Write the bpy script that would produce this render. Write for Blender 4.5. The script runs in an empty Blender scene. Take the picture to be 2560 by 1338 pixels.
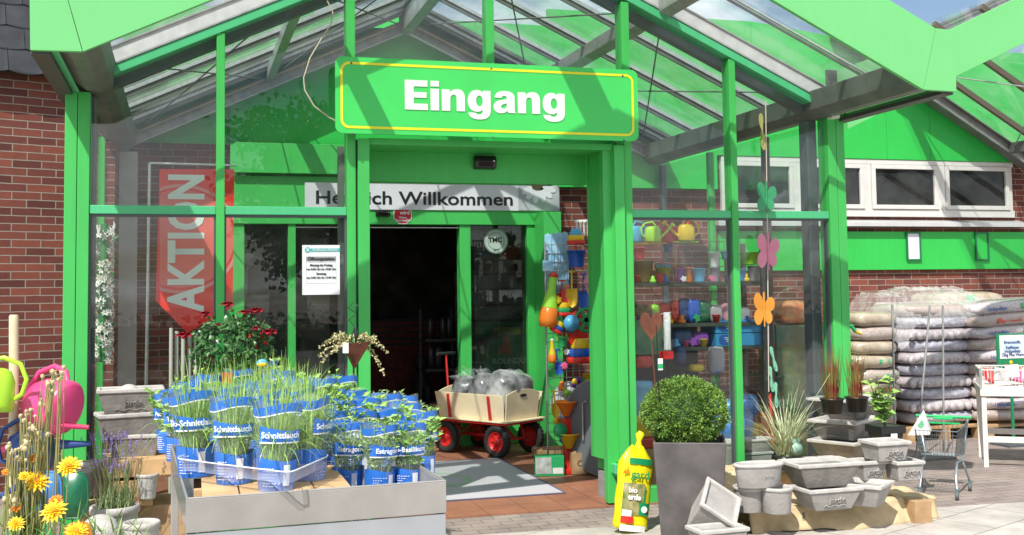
import bpy, math, random
from mathutils import Vector, Matrix
random.seed(7)
R = math.radians
scene = bpy.context.scene
COL = scene.collection
# ------------------------------------------------------------------ camera
YAW, PIT, ROLL, F, CX, CY, HE = R(16.4), R(3.53), R(-0.745), 2780.0, 1280.0, 557.0, 1.6
fw = Vector((math.sin(YAW)*math.cos(PIT), math.cos(YAW)*math.cos(PIT), math.sin(PIT)))
_r = Vector((math.cos(YAW), -math.sin(YAW), 0)); _u = _r.cross(fw)
rt = _r*math.cos(ROLL) + _u*math.sin(ROLL); up = -_r*math.sin(ROLL) + _u*math.cos(ROLL)
EYE = Vector((0, 0, HE))
cam = bpy.data.objects.new('camera', bpy.data.cameras.new('camera'))
COL.objects.link(cam)
cam.matrix_world = Matrix(((rt.x, up.x, -fw.x, EYE.x), (rt.y, up.y, -fw.y, EYE.y), (rt.z, up.z, -fw.z, EYE.z), (0, 0, 0, 1)))
cam.data.sensor_width = 36; cam.data.lens = 36*F/2560; cam.data.shift_y = -(669-CY)/2560
cam.data.clip_start = 0.05; cam.data.clip_end = 2000
scene.camera = cam
# ------------------------------------------------------------------ light
SUN = Vector((-0.50, -0.62, 1.0)).normalized()
sl = bpy.data.lights.new('sun', 'SUN'); sl.energy = 4.6; sl.angle = R(0.5); sl.color = (1, .955, .88)
so = bpy.data.objects.new('sun', sl); COL.objects.link(so)
so.rotation_euler = SUN.to_track_quat('Z', 'Y').to_euler(); so.location = (-6, -8, 12)
W = bpy.data.worlds.new("World"); scene.world = W; W.use_nodes = True
nt = W.node_tree; nt.nodes.clear(); N = nt.nodes.new; L = nt.links.new
out = N('ShaderNodeOutputWorld'); bg = N('ShaderNodeBackground'); sky = N('ShaderNodeTexSky')
sky.sky_type = 'NISHITA'; sky.sun_disc = False
sky.sun_elevation = math.asin(SUN.z); sky.sun_rotation = math.atan2(SUN.x, SUN.y)
sky.air_density = 1.0; sky.dust_density = 1.2
tc = N('ShaderNodeTexCoord'); sp = N('ShaderNodeSeparateXYZ'); L(tc.outputs['Generated'], sp.inputs[0])
az = N('ShaderNodeMath'); az.operation = 'ADD'; az.inputs[1].default_value = 0.25; L(sp.outputs[2], az.inputs[0])
dx = N('ShaderNodeMath'); dx.operation = 'DIVIDE'; L(sp.outputs[0], dx.inputs[0]); L(az.outputs[0], dx.inputs[1])
dy = N('ShaderNodeMath'); dy.operation = 'DIVIDE'; L(sp.outputs[1], dy.inputs[0]); L(az.outputs[0], dy.inputs[1])
cb = N('ShaderNodeCombineXYZ'); L(dx.outputs[0], cb.inputs[0]); L(dy.outputs[0], cb.inputs[1])
no = N('ShaderNodeTexNoise'); no.inputs['Scale'].default_value = 2.1; no.inputs['Detail'].default_value = 8; no.inputs['Roughness'].default_value = .56
L(cb.outputs[0], no.inputs['Vector'])
rp = N('ShaderNodeValToRGB'); rp.color_ramp.elements[0].position = .43; rp.color_ramp.elements[1].position = .60; L(no.outputs['Fac'], rp.inputs[0])
mx = N('ShaderNodeMixRGB'); L(rp.outputs[0], mx.inputs[0]); L(sky.outputs[0], mx.inputs[1]); mx.inputs[2].default_value = (10.5, 10.7, 11, 1)
L(mx.outputs[0], bg.inputs[0]); bg.inputs[1].default_value = 0.105; L(bg.outputs[0], out.inputs[0])
vs = scene.view_settings; vs.view_transform = 'Standard'; vs.look = 'None'; vs.exposure = 0.36; vs.gamma = 1
scene.cycles.max_bounces = 10; scene.cycles.transparent_max_bounces = 40; scene.cycles.caustics_reflective = False; scene.cycles.caustics_refractive = False

# ------------------------------------------------------------------ photo pixel -> point helpers (2560 px wide photo)
def ray(px, py): return fw + rt*((px-CX)/F) - up*((py-CY)/F)
def aY(px, py, Y): d = ray(px, py); return EYE + d*(Y/d.y)
def aX(px, py, X): d = ray(px, py); return EYE + d*(X/d.x)
def aZ(px, py, Z=0.0): d = ray(px, py); return EYE + d*((Z-HE)/d.z)
def ppm(p): return F/((Vector(p)-EYE).dot(fw))      # photo pixels per metre at p

# ------------------------------------------------------------------ materials
MATS = {}
def mat(name, col, rough=.5, metal=0, var=0, vscale=8, bump=0, bscale=60, spec=.5, trans=None, coat=0, sub=0, detail=4, col2=None):
    if name in MATS: return MATS[name]
    m = bpy.data.materials.new(name); m.use_nodes = True; n = m.node_tree; b = n.nodes['Principled BSDF']; MATS[name] = m
    b.inputs['Base Color'].default_value = (*col, 1); b.inputs['Roughness'].default_value = rough; b.inputs['Metallic'].default_value = metal
    b.inputs['Specular IOR Level'].default_value = spec
    if coat: b.inputs['Coat Weight'].default_value = coat
    if var or bump or col2:
        t = n.nodes.new('ShaderNodeTexCoord')
    if var or col2:
        q = n.nodes.new('ShaderNodeTexNoise'); q.inputs['Scale'].default_value = vscale; q.inputs['Detail'].default_value = detail
        n.links.new(t.outputs['Object'], q.inputs['Vector'])
        r = n.nodes.new('ShaderNodeValToRGB'); r.color_ramp.elements[0].position = .32; r.color_ramp.elements[1].position = .68
        c1 = [c*(1-var) for c in col]; c2 = [min(1, c*(1+var)) for c in col] if col2 is None else col2
        r.color_ramp.elements[0].color = (*c1, 1); r.color_ramp.elements[1].color = (*c2, 1)
        n.links.new(q.outputs['Fac'], r.inputs[0]); n.links.new(r.outputs[0], b.inputs['Base Color'])
    if bump:
        q2 = n.nodes.new('ShaderNodeTexNoise'); q2.inputs['Scale'].default_value = bscale; q2.inputs['Detail'].default_value = 5
        n.links.new(t.outputs['Object'], q2.inputs['Vector'])
        bp = n.nodes.new('ShaderNodeBump'); bp.inputs['Strength'].default_value = bump; bp.inputs['Distance'].default_value = .01
        n.links.new(q2.outputs['Fac'], bp.inputs['Height']); n.links.new(bp.outputs[0], b.inputs['Normal'])
    if trans:
        o = n.nodes['Material Output']; tr = n.nodes.new('ShaderNodeBsdfTransparent'); tr.inputs[0].default_value = (1, 1, 1, 1)
        ms = n.nodes.new('ShaderNodeMixShader'); ms.inputs[0].default_value = 1-trans
        n.links.new(tr.outputs[0], ms.inputs[1]); n.links.new(b.outputs[0], ms.inputs[2]); n.links.new(ms.outputs[0], o.inputs[0])
    return m
def glass(name, tint=(.93, .97, .95), refl=1.0, dirt=0.02, rough=0.0, ior=1.5, dcol=(.7, .72, .7), transl=False):
    if name in MATS: return MATS[name]
    m = bpy.data.materials.new(name); m.use_nodes = True; n = m.node_tree; n.nodes.clear(); MATS[name] = m
    o = n.nodes.new('ShaderNodeOutputMaterial'); tr = n.nodes.new('ShaderNodeBsdfTransparent'); tr.inputs[0].default_value = (*tint, 1)
    gl = n.nodes.new('ShaderNodeBsdfGlossy'); gl.inputs['Roughness'].default_value = rough; gl.inputs[0].default_value = (refl, refl, refl, 1)
    fr = n.nodes.new('ShaderNodeFresnel'); ge = n.nodes.new('ShaderNodeNewGeometry'); io = n.nodes.new('ShaderNodeMapRange'); io.inputs[3].default_value = ior; io.inputs[4].default_value = 1/ior
    n.links.new(ge.outputs['Backfacing'], io.inputs[0]); n.links.new(io.outputs[0], fr.inputs[0])
    # slight waviness of the pane
    t = n.nodes.new('ShaderNodeTexCoord'); q = n.nodes.new('ShaderNodeTexNoise'); q.inputs['Scale'].default_value = 1.6; q.inputs['Detail'].default_value = 1
    n.links.new(t.outputs['Object'], q.inputs['Vector']); bp = n.nodes.new('ShaderNodeBump'); bp.inputs['Strength'].default_value = .06; bp.inputs['Distance'].default_value = .02
    n.links.new(q.outputs['Fac'], bp.inputs['Height']); n.links.new(bp.outputs[0], gl.inputs['Normal'])
    ms = n.nodes.new('ShaderNodeMixShader'); n.links.new(fr.outputs[0], ms.inputs[0]); n.links.new(tr.outputs[0], ms.inputs[1]); n.links.new(gl.outputs[0], ms.inputs[2])
    df = n.nodes.new('ShaderNodeBsdfTranslucent' if transl else 'ShaderNodeBsdfDiffuse'); df.inputs[0].default_value = (*dcol, 1)
    q2 = n.nodes.new('ShaderNodeTexNoise'); q2.inputs['Scale'].default_value = 5; q2.inputs['Detail'].default_value = 8; n.links.new(t.outputs['Object'], q2.inputs['Vector'])
    mp = n.nodes.new('ShaderNodeMapRange'); mp.inputs[1].default_value = .35; mp.inputs[2].default_value = .8; mp.inputs[3].default_value = dirt*.5; mp.inputs[4].default_value = dirt*2.2
    n.links.new(q2.outputs['Fac'], mp.inputs[0])
    m2 = n.nodes.new('ShaderNodeMixShader'); n.links.new(mp.outputs[0], m2.inputs[0]); n.links.new(ms.outputs[0], m2.inputs[1]); n.links.new(df.outputs[0], m2.inputs[2])
    n.links.new(m2.outputs[0], o.inputs[0]); return m
def brick(name, c1, c2, mortar, bw=.2365, rh=.0675, ms=.0085, off=(0, 0)):
    m = bpy.data.materials.new(name); m.use_nodes = True; n = m.node_tree; b = n.nodes['Principled BSDF']; MATS[name] = m
    t = n.nodes.new('ShaderNodeTexCoord'); s = n.nodes.new('ShaderNodeSeparateXYZ'); c = n.nodes.new('ShaderNodeCombineXYZ')
    n.links.new(t.outputs['Object'], s.inputs[0])
    n.links.new(s.outputs[0], c.inputs[0]); n.links.new(s.outputs[2], c.inputs[1])
    k = n.nodes.new('ShaderNodeTexBrick'); k.inputs['Scale'].default_value = 1; k.inputs['Brick Width'].default_value = bw; k.inputs['Row Height'].default_value = rh
    k.inputs['Mortar Size'].default_value = ms*.5; k.inputs['Mortar Smooth'].default_value = .12; k.inputs['Color1'].default_value = (*c1, 1); k.inputs['Color2'].default_value = (*c2, 1); k.inputs['Mortar'].default_value = (*mortar, 1); k.offset = .5
    # wobble so courses are not ruler straight
    q0 = n.nodes.new('ShaderNodeTexNoise'); q0.inputs['Scale'].default_value = 9; n.links.new(c.outputs[0], q0.inputs['Vector'])
    va = n.nodes.new('ShaderNodeVectorMath'); va.operation = 'SCALE'; va.inputs['Scale'].default_value = .006; n.links.new(q0.outputs['Color'], va.inputs[0])
    vb = n.nodes.new('ShaderNodeVectorMath'); vb.operation = 'ADD'; n.links.new(c.outputs[0], vb.inputs[0]); n.links.new(va.outputs[0], vb.inputs[1])
    n.links.new(vb.outputs[0], k.inputs['Vector'])
    q = n.nodes.new('ShaderNodeTexNoise'); q.inputs['Scale'].default_value = 14; q.inputs['Detail'].default_value = 6; n.links.new(c.outputs[0], q.inputs['Vector'])
    hs = n.nodes.new('ShaderNodeMixRGB'); hs.blend_type = 'MULTIPLY'; hs.inputs[0].default_value = .7
    r = n.nodes.new('ShaderNodeValToRGB'); r.color_ramp.elements[0].color = (.62, .62, .66, 1); r.color_ramp.elements[1].color = (1.25, 1.2, 1.15, 1); n.links.new(q.outputs['Fac'], r.inputs[0])
    n.links.new(k.outputs['Color'], hs.inputs[1]); n.links.new(r.outputs[0], hs.inputs[2]); n.links.new(hs.outputs[0], b.inputs['Base Color'])
    bp = n.nodes.new('ShaderNodeBump'); bp.inputs['Strength'].default_value = .6; bp.inputs['Distance'].default_value = .008; bp.invert = True
    n.links.new(k.outputs['Fac'], bp.inputs['Height'])
    b2 = n.nodes.new('ShaderNodeBump'); b2.inputs['Strength'].default_value = .25; b2.inputs['Distance'].default_value = .004; q3 = n.nodes.new('ShaderNodeTexNoise'); q3.inputs['Scale'].default_value = 90; n.links.new(t.outputs['Object'], q3.inputs['Vector']); n.links.new(q3.outputs['Fac'], b2.inputs['Height']); n.links.new(bp.outputs[0], b2.inputs['Normal'])
    n.links.new(b2.outputs[0], b.inputs['Normal']); b.inputs['Roughness'].default_value = .85; return m

# ------------------------------------------------------------------ mesh builder
class MB:
    def __init__(s): s.v = []; s.f = []; s.m = []; s.s = []; s.mats = []
    def mi(s, m):
        if m not in s.mats: s.mats.append(m)
        return s.mats.index(m)
    def add(s, vs_, fs, m, smooth=False):
        o = len(s.v); s.v += [tuple(p) for p in vs_]; k = s.mi(m)
        for f in fs: s.f.append([i+o for i in f]); s.m.append(k); s.s.append(smooth)
    def box(s, x0, x1, y0, y1, z0, z1, m):
        s.add([(x0, y0, z0), (x1, y0, z0), (x1, y1, z0), (x0, y1, z0), (x0, y0, z1), (x1, y0, z1), (x1, y1, z1), (x0, y1, z1)],
              [(0, 3, 2, 1), (4, 5, 6, 7), (0, 1, 5, 4), (1, 2, 6, 5), (2, 3, 7, 6), (3, 0, 4, 7)], m); return s
    def bar(s, a, b, w, h, m, upv=(0, 0, 1), taper=1):
        a = Vector(a); b = Vector(b); d = (b-a).normalized(); u = Vector(upv)
        if abs(d.dot(u)) > .98: u = Vector((0, 1, 0))
        sd = d.cross(u).normalized(); u = sd.cross(d).normalized(); P = []
        for p, k in ((a, 1), (b, taper)):
            for i, j in ((-1, -1), (1, -1), (1, 1), (-1, 1)): P.append(p + sd*(i*w*k/2) + u*(j*h*k/2))
        s.add(P, [(0, 3, 2, 1), (4, 5, 6, 7), (0, 1, 5, 4), (1, 2, 6, 5), (2, 3, 7, 6), (3, 0, 4, 7)], m); return s
    def tube(s, pts, r, m, n=8, cap=True, closed=False):
        pts = [Vector(p) for p in pts]; P = []; K = len(pts); rr = r if isinstance(r, (list, tuple)) else [r]*K
        pu = None
        for i, p in enumerate(pts):
            if closed: d = pts[(i+1) % K]-pts[i-1]
            else: d = pts[min(i+1, K-1)]-pts[max(i-1, 0)]
            d.normalize()
            if pu is None: pu = Vector((0, 0, 1)) if abs(d.z) < .9 else Vector((1, 0, 0))
            sd = d.cross(pu).normalized(); u = sd.cross(d).normalized(); pu = u
            for k in range(n):
                a = 2*math.pi*k/n; P.append(p + sd*(math.cos(a)*rr[i]) + u*(math.sin(a)*rr[i]))
        fs = []
        for i in range(K if closed else K-1):
            j = (i+1) % K
            for k in range(n): fs.append((i*n+k, i*n+(k+1) % n, j*n+(k+1) % n, j*n+k))
        s.add(P, fs, m, True)
        if cap and not closed: s.add(P[:n], [tuple(range(n))[::-1]], m); s.add(P[-n:], [tuple(range(n))], m)
        return s
    def lathe(s, prof, m, n=24, sx=1, sy=1, T=None, smooth=True):
        P = []; K = len(prof)
        for r, z in prof:
            for k in range(n):
                a = 2*math.pi*k/n; p = Vector((r*math.cos(a)*sx, r*math.sin(a)*sy, z)); P.append(T @ p if T else p)
        fs = [(i*n+k, i*n+(k+1) % n, (i+1)*n+(k+1) % n, (i+1)*n+k) for i in range(K-1) for k in range(n)]
        s.add(P, fs, m, smooth); return s
    def ball(s, c, r, m, n=12, T=None, h=None):
        h = h or n//2+2; rx, ry, rz = r if isinstance(r, (tuple, list)) else (r, r, r); c = Vector(c); P = []
        for i in range(h+1):
            t = math.pi*i/h
            for k in range(n):
                a = 2*math.pi*k/n; p = Vector((rx*math.sin(t)*math.cos(a), ry*math.sin(t)*math.sin(a), -rz*math.cos(t)))
                P.append(c + (T @ p if T else p))
        s.add(P, [(i*n+k, i*n+(k+1) % n, (i+1)*n+(k+1) % n, (i+1)*n+k) for i in range(h) for k in range(n)], m, True); return s
    def prism(s, poly, dvec, m):
        n = len(poly); P = [Vector(p) for p in poly]; D = Vector(dvec); Q = [p+D for p in P]
        s.add(P+Q, [tuple(range(n))[::-1], tuple(range(n, 2*n))] + [(i, (i+1) % n, n+(i+1) % n, n+i) for i in range(n)], m); return s
    def frustum(s, w0, d0, w1, d1, z0, z1, m, c=(0, 0), T=None, wall=0, floor=.02, rim=None):
        """open rectangular pot: bottom w0 x d0, top w1 x d1"""
        def rect(w, d, z): return [Vector((c[0]+i*w/2, c[1]+j*d/2, z)) for i, j in ((-1, -1), (1, -1), (1, 1), (-1, 1))]
        loops = [rect(w0, d0, z0), rect(w1, d1, z1)]
        if rim:
            e, hh = rim; loops = [rect(w0, d0, z0), rect(w1-e*.6, d1-e*.6, z1-hh), rect(w1+e, d1+e, z1-hh*.85), rect(w1+e*1.15, d1+e*1.15, z1-hh*.35), rect(w1+e*.7, d1+e*.7, z1)]
        if wall:
            loops += [rect(w1-2*wall+ (.0), d1-2*wall, z1), rect(w1-2*wall-.006, d1-2*wall-.006, z1-.01), rect(w0-2*wall, d0-2*wall, z0+floor)]
        P = [q for l in loops for q in l]
        if T: P = [T @ q for q in P]
        fs = [(0, 3, 2, 1)] + [(i*4+k, i*4+(k+1) % 4, (i+1)*4+(k+1) % 4, (i+1)*4+k) for i in range(len(loops)-1) for k in range(4)]
        e = (len(loops)-1)*4; fs.append((e, e+1, e+2, e+3)); s.add(P, fs, m); return s
    def card(s, c, du, dv, m): c = Vector(c); du = Vector(du); dv = Vector(dv); s.add([c-du-dv, c+du-dv, c+du+dv, c-du+dv], [(0, 1, 2, 3)], m); return s
    def leaf(s, p, d, w, m, bend=.3, nrm=None):
        """pointed leaf of 4 triangles folded on its midrib"""
        p = Vector(p); d = Vector(d); l = d.length
        if l < 1e-6: return s
        u = Vector(nrm) if nrm else Vector((random.uniform(-1, 1), random.uniform(-1, 1), random.uniform(-.2, 1)))
        sd = d.cross(u)
        if sd.length < 1e-5: sd = d.cross(Vector((0, 1, .3)))
        sd.normalize(); nn = sd.cross(d).normalized(); tip = p+d-nn*(l*bend*.5)*1.0; mid = p+d*.45
        s.add([p, mid+sd*w/2+nn*w*.16, tip, mid-sd*w/2+nn*w*.16, mid], [(0, 1, 4), (1, 2, 4), (2, 3, 4), (3, 0, 4)], m, False); return s
    def blade(s, p, d, l, w, m, droop=.6, k=5, tw=.0):
        p = Vector(p); d = Vector(d).normalized(); sd = d.cross(Vector((0, 0, 1)))
        sd = sd.normalized() if sd.length > .05 else Vector((math.cos(l*91), math.sin(l*91), 0)); P = []; c = p.copy(); dd = d.copy()
        for i in range(k+1):
            ww = w*(1-(i/k)**1.6)*.5+.0003; P += [c-sd*ww, c+sd*ww]; dd = (dd+Vector((0, 0, -droop/k))).normalized(); c = c+dd*(l/k)
        s.add(P, [(2*i, 2*i+1, 2*i+3, 2*i+2) for i in range(k)], m, True); return s
    def build(s, name, parent=None, bevel=0, seg=2, label=None, kind=None, loc=None, rot=None):
        me = bpy.data.meshes.new(name); me.from_pydata(s.v, [], s.f)
        for m in s.mats: me.materials.append(m)
        me.polygons.foreach_set('material_index', s.m); me.polygons.foreach_set('use_smooth', s.s); me.update()
        o = bpy.data.objects.new(name, me); COL.objects.link(o)
        if parent: o.parent = parent
        if bevel:
            b = o.modifiers.new('bevel', 'BEVEL'); b.width = bevel; b.segments = seg; b.limit_method = 'ANGLE'; b.angle_limit = R(40)
        if label: o['label'] = label
        if kind: o['kind'] = kind
        if loc is not None: o.location = loc
        if rot is not None: o.rotation_euler = rot
        return o
def thing(name, label, cat, loc=(0, 0, 0), rot=0, group=None, tilt=None):
    o = bpy.data.objects.new(name, None); COL.objects.link(o); o.empty_display_size = .1
    o.location = loc; o.rotation_euler = (tilt[0], tilt[1], rot) if tilt else (0, 0, rot)
    o['label'] = label; o['category'] = cat
    if group: o['group'] = group
    return o
def tag(o, label, cat, group=None, kind=None):
    o['label'] = label
    if cat: o['category'] = cat
    if group: o['group'] = group
    if kind: o['kind'] = kind
    return o
def copy_tree(o, loc=None, rot=None, label=None, parent=None, scale=None):
    c = o.copy(); COL.objects.link(c)
    if parent: c.parent = parent
    for ch in o.children: copy_tree(ch, parent=c)
    if loc is not None: c.location = loc
    if rot is not None: c.rotation_euler = (0, 0, rot) if not isinstance(rot, (tuple, list)) else rot
    if scale is not None: c.scale = (scale,)*3 if not isinstance(scale, tuple) else scale
    if label: c['label'] = label
    return c
def text(s, size, m, M, parent, name='lettering', bold=.0, ext=.0012, align='CENTER', sx=1, spacing=1, label=None):
    """text lies in local XY of matrix M, facing local +Z"""
    cu = bpy.data.curves.new('t', 'FONT'); cu.body = s; cu.size = size; cu.offset = bold*size; cu.extrude = ext; cu.align_x = align; cu.align_y = 'CENTER'; cu.space_character = spacing; cu.resolution_u = 3
    o = bpy.data.objects.new('t', cu); COL.objects.link(o); dg = bpy.context.evaluated_depsgraph_get(); dg.update()
    me = bpy.data.meshes.new_from_object(o.evaluated_get(dg)); bpy.data.objects.remove(o)
    me.transform(M @ Matrix.Diagonal((sx, 1, 1, 1))); me.materials.clear(); me.materials.append(m); me.name = name
    r = bpy.data.objects.new(name, me); COL.objects.link(r)
    if parent: r.parent = parent
    if label: r['label'] = label
    return r
def FM(x, y, z, rotz=0, tilt=0):      # matrix for text standing upright facing -Y
    return Matrix.Translation((x, y, z)) @ Matrix.Rotation(rotz, 4, 'Z') @ Matrix.Rotation(R(90)+tilt, 4, 'X')
rnd = random.uniform

# common materials
def greens(m, streak=.12):
    n = m.node_tree; b = n.nodes['Principled BSDF']; src = b.inputs['Base Color'].links[0].from_socket; t = n.nodes.new('ShaderNodeTexCoord'); mp = n.nodes.new('ShaderNodeMapping'); mp.inputs['Scale'].default_value = (14, 14, 1.2); n.links.new(t.outputs['Object'], mp.inputs[0])
    q = n.nodes.new('ShaderNodeTexNoise'); q.inputs['Scale'].default_value = 1.5; q.inputs['Detail'].default_value = 7; q.inputs['Roughness'].default_value = .65; n.links.new(mp.outputs[0], q.inputs['Vector'])
    r = n.nodes.new('ShaderNodeValToRGB'); r.color_ramp.elements[0].position = .40; r.color_ramp.elements[1].position = .62; r.color_ramp.elements[0].color = (1-streak, 1-streak*.8, 1-streak*1.2, 1); r.color_ramp.elements[1].color = (1, 1, 1, 1); n.links.new(q.outputs['Fac'], r.inputs[0])
    x = n.nodes.new('ShaderNodeMixRGB'); x.blend_type = 'MULTIPLY'; x.inputs[0].default_value = 1; n.links.new(src, x.inputs[1]); n.links.new(r.outputs[0], x.inputs[2]); n.links.new(x.outputs[0], b.inputs['Base Color'])
    rr2 = n.nodes.new('ShaderNodeMapRange'); rr2.inputs[3].default_value = .52; rr2.inputs[4].default_value = .30; n.links.new(q.outputs['Fac'], rr2.inputs[0]); n.links.new(rr2.outputs[0], b.inputs['Roughness']); return m
G = mat('green_paint', (.058, .47, .098), .38, var=.05, vscale=2)
GB = mat('green_panel_bright', (.028, .50, .075), .42, var=.04, vscale=1.5)
GF = mat('fascia_green', (.155, .54, .185), .45, var=.03, vscale=1.2)
GL = mat('rail_green', (.08, .50, .22), .35, var=.04, vscale=3)
[greens(m, s_) for m, s_ in ((G, .07), (GB, .05), (GF, .02), (GL, .06))]
STEEL = mat('galvanised_steel', (.42, .43, .42), .42, .55, var=.16, vscale=14)
STEELD = mat('weathered_steel', (.17, .175, .165), .5, .35, var=.2, vscale=5)
ALU = mat('aluminium_bar', (.62, .63, .62), .3, .6, var=.12, vscale=20)
BLACK = mat('black_plastic', (.015, .015, .017), .35)
DARK = mat('dark_rubber', (.02, .02, .022), .6)
GREYF = mat('dark_grey_frame', (.11, .12, .135), .4, .2)
WHITE = mat('white_plastic', (.80, .80, .78), .35)
WHP = mat('white_paper', (.80, .81, .83), .6)
GLASS = glass('clear_glass', (.955, .98, .97), .78, .004)
GROOF = glass('roof_glass', (.95, .98, .965), .8, .045, transl=True)
# ================================================================== SETTING
D = 7.80; XC = 2.17; YB = 11.35; SL = .465
pav = bpy.data.materials.new('paving'); pav.use_nodes = True
def pav_nodes(m, c1, c2, mort, bw, rh, rot, ms=.004, off=.5, rough=.85, dirt=.35):
    n = m.node_tree; b = n.nodes['Principled BSDF']; t = n.nodes.new('ShaderNodeTexCoord'); mp = n.nodes.new('ShaderNodeMapping'); mp.inputs['Rotation'].default_value = (0, 0, rot)
    n.links.new(t.outputs['Object'], mp.inputs[0]); k = n.nodes.new('ShaderNodeTexBrick'); k.offset = off
    k.inputs['Scale'].default_value = 1; k.inputs['Brick Width'].default_value = bw; k.inputs['Row Height'].default_value = rh; k.inputs['Mortar Size'].default_value = ms
    k.inputs['Color1'].default_value = (*c1, 1); k.inputs['Color2'].default_value = (*c2, 1); k.inputs['Mortar'].default_value = (*mort, 1); n.links.new(mp.outputs[0], k.inputs['Vector'])
    q = n.nodes.new('ShaderNodeTexNoise'); q.inputs['Scale'].default_value = 3.5; q.inputs['Detail'].default_value = 9; q.inputs['Roughness'].default_value = .7; n.links.new(t.outputs['Object'], q.inputs['Vector'])
    r = n.nodes.new('ShaderNodeValToRGB'); r.color_ramp.elements[0].position = .3; r.color_ramp.elements[1].position = .7; r.color_ramp.elements[0].color = (1-dirt,)*3+(1,); r.color_ramp.elements[1].color = (1.12, 1.1, 1.08, 1); n.links.new(q.outputs['Fac'], r.inputs[0])
    x = n.nodes.new('ShaderNodeMixRGB'); x.blend_type = 'MULTIPLY'; x.inputs[0].default_value = 1; n.links.new(k.outputs['Color'], x.inputs[1]); n.links.new(r.outputs[0], x.inputs[2]); n.links.new(x.outputs[0], b.inputs['Base Color'])
    bp = n.nodes.new('ShaderNodeBump'); bp.invert = True; bp.inputs['Strength'].default_value = .5; bp.inputs['Distance'].default_value = .006; n.links.new(k.outputs['Fac'], bp.inputs['Height'])
    q2 = n.nodes.new('ShaderNodeTexNoise'); q2.inputs['Scale'].default_value = 120; n.links.new(t.outputs['Object'], q2.inputs['Vector']); b2 = n.nodes.new('ShaderNodeBump'); b2.inputs['Strength'].default_value = .2; b2.inputs['Distance'].default_value = .003
    n.links.new(q2.outputs['Fac'], b2.inputs['Height']); n.links.new(bp.outputs[0], b2.inputs['Normal']); n.links.new(b2.outputs[0], b.inputs['Normal']); b.inputs['Roughness'].default_value = rough
pav_nodes(pav, (.27, .22, .20), (.33, .275, .25), (.12, .10, .085), .21, .105, R(0), .004)
g = MB(); g.box(-150, 150, -150, 12, -.2, 0, pav); g.build('ground', kind='structure')
slab = bpy.data.materials.new('pale_slabs'); slab.use_nodes = True; pav_nodes(slab, (.46, .43, .39), (.52, .49, .45), (.20, .19, .17), .60, .40, R(-24), .005)
# pale slab path in front (edge runs obliquely)
e0 = aZ(2560, 1258); e1 = aZ(1860, 1300); dd_ = (e0-e1).normalized()
A = e1-dd_*14; B = e0+dd_*12; nrm_ = Vector((dd_.y, -dd_.x, 0))
g = MB(); g.prism([(A.x, A.y, .004), (B.x, B.y, .004), ((B+nrm_*9).x, (B+nrm_*9).y, .004), ((A+nrm_*9).x, (A+nrm_*9).y, .004)][::-1], (0, 0, .004), slab); g.build('path', kind='structure')
tile = bpy.data.materials.new('porch_floor_tiles'); tile.use_nodes = True; pav_nodes(tile, (.30, .125, .075), (.34, .15, .09), (.13, .06, .04), .30, .30, 0, .003, 0, .55, .3)
g = MB(); g.box(-.7, 5.05, D-.02, YB+.05, -.05, .008, tile); g.build('porch_floor', kind='structure')
# ================================================================== BUILDING
shop = thing('shop_building', 'red brick shop building with green cladding, white windows and slate roof behind the glass porch', 'building', (3, YB, 0))
off = Vector((-3, -YB, 0))
def P_(mb, name, **k):
    o = mb.build(name, shop, **k); o.location = off; return o
BR = brick('red_brick', (.105, .030, .026), (.25, .070, .047), (.33, .30, .25))
SL_ = mat('slate', (.035, .038, .045), .55, var=.3, vscale=6)
# right wall, parallel to the porch front
g = MB(); g.box(3.70, 14, YB, YB+.3, 0, 3.1, BR); P_(g, 'brick_wall')
g = MB(); g.box(-.62, .42, YB+.02, YB+.3, 0, 3.1, BR); P_(g, 'brick_wall')
# left wing, wall at an angle
c1 = Vector((-4.6, 8.90, 0)); ang = R(21.1); dw = Vector((math.cos(ang), math.sin(ang), 0)); ln = 4.24
g = MB(); g.box(0, ln, 0, .3, 0, 3.62, BR)
o = g.build('brick_wall', shop); o.location = c1+off; o.rotation_euler = (0, 0, ang)
g = MB()   # slate mansard on the left wing: overlapping scalloped slates
prf = [(-.12, 3.55), (.55, 5.3)]
def sl_pt(x, t, o_=0): return Vector((x, -.12-o_+t*.45, 3.50+t*1.75))
g.prism([(0-.3, .3, 3.5), (-.3, -.09, 3.5), (-.3, .36, 5.2), (-.3, .6, 5.2)], (ln+.3, 0, 0), SL_)
for r_ in range(9):
    for k in range(-1, 22):
        x = k*.28 + (.14 if r_ % 2 else 0); z0 = r_*.21/1.8; a = sl_pt(x, z0, .012); b = sl_pt(x+.275, z0, .012)
        if b.x > ln: continue
        a2 = sl_pt(x, z0+.13, .0); b2 = sl_pt(x+.275, z0+.13, .0); lo = rnd(0, .012)
        mids = [a+(b-a)*t+Vector((0, 0, -.02*math.sin(math.pi*t)-lo*.4)) for t in (.15, .4, .6, .85)]
        g.prism([a, *mids, b, b2, a2], (0, .012, 0), SL_)
o = g.build('slate_roof', shop); o.location = c1+off; o.rotation_euler = (0, 0, ang)
g = MB(); g.box(-.66, -.60, 10.40, YB+.3, 0, 3.6, BR); P_(g, 'brick_wall')
g = MB(); g.box(-.60, -.44, YB-.28, YB-.16, 0, 2.97, mat('white_render', (.62, .62, .63), .6, var=.06)); P_(g, 'wall_pier')
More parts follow.
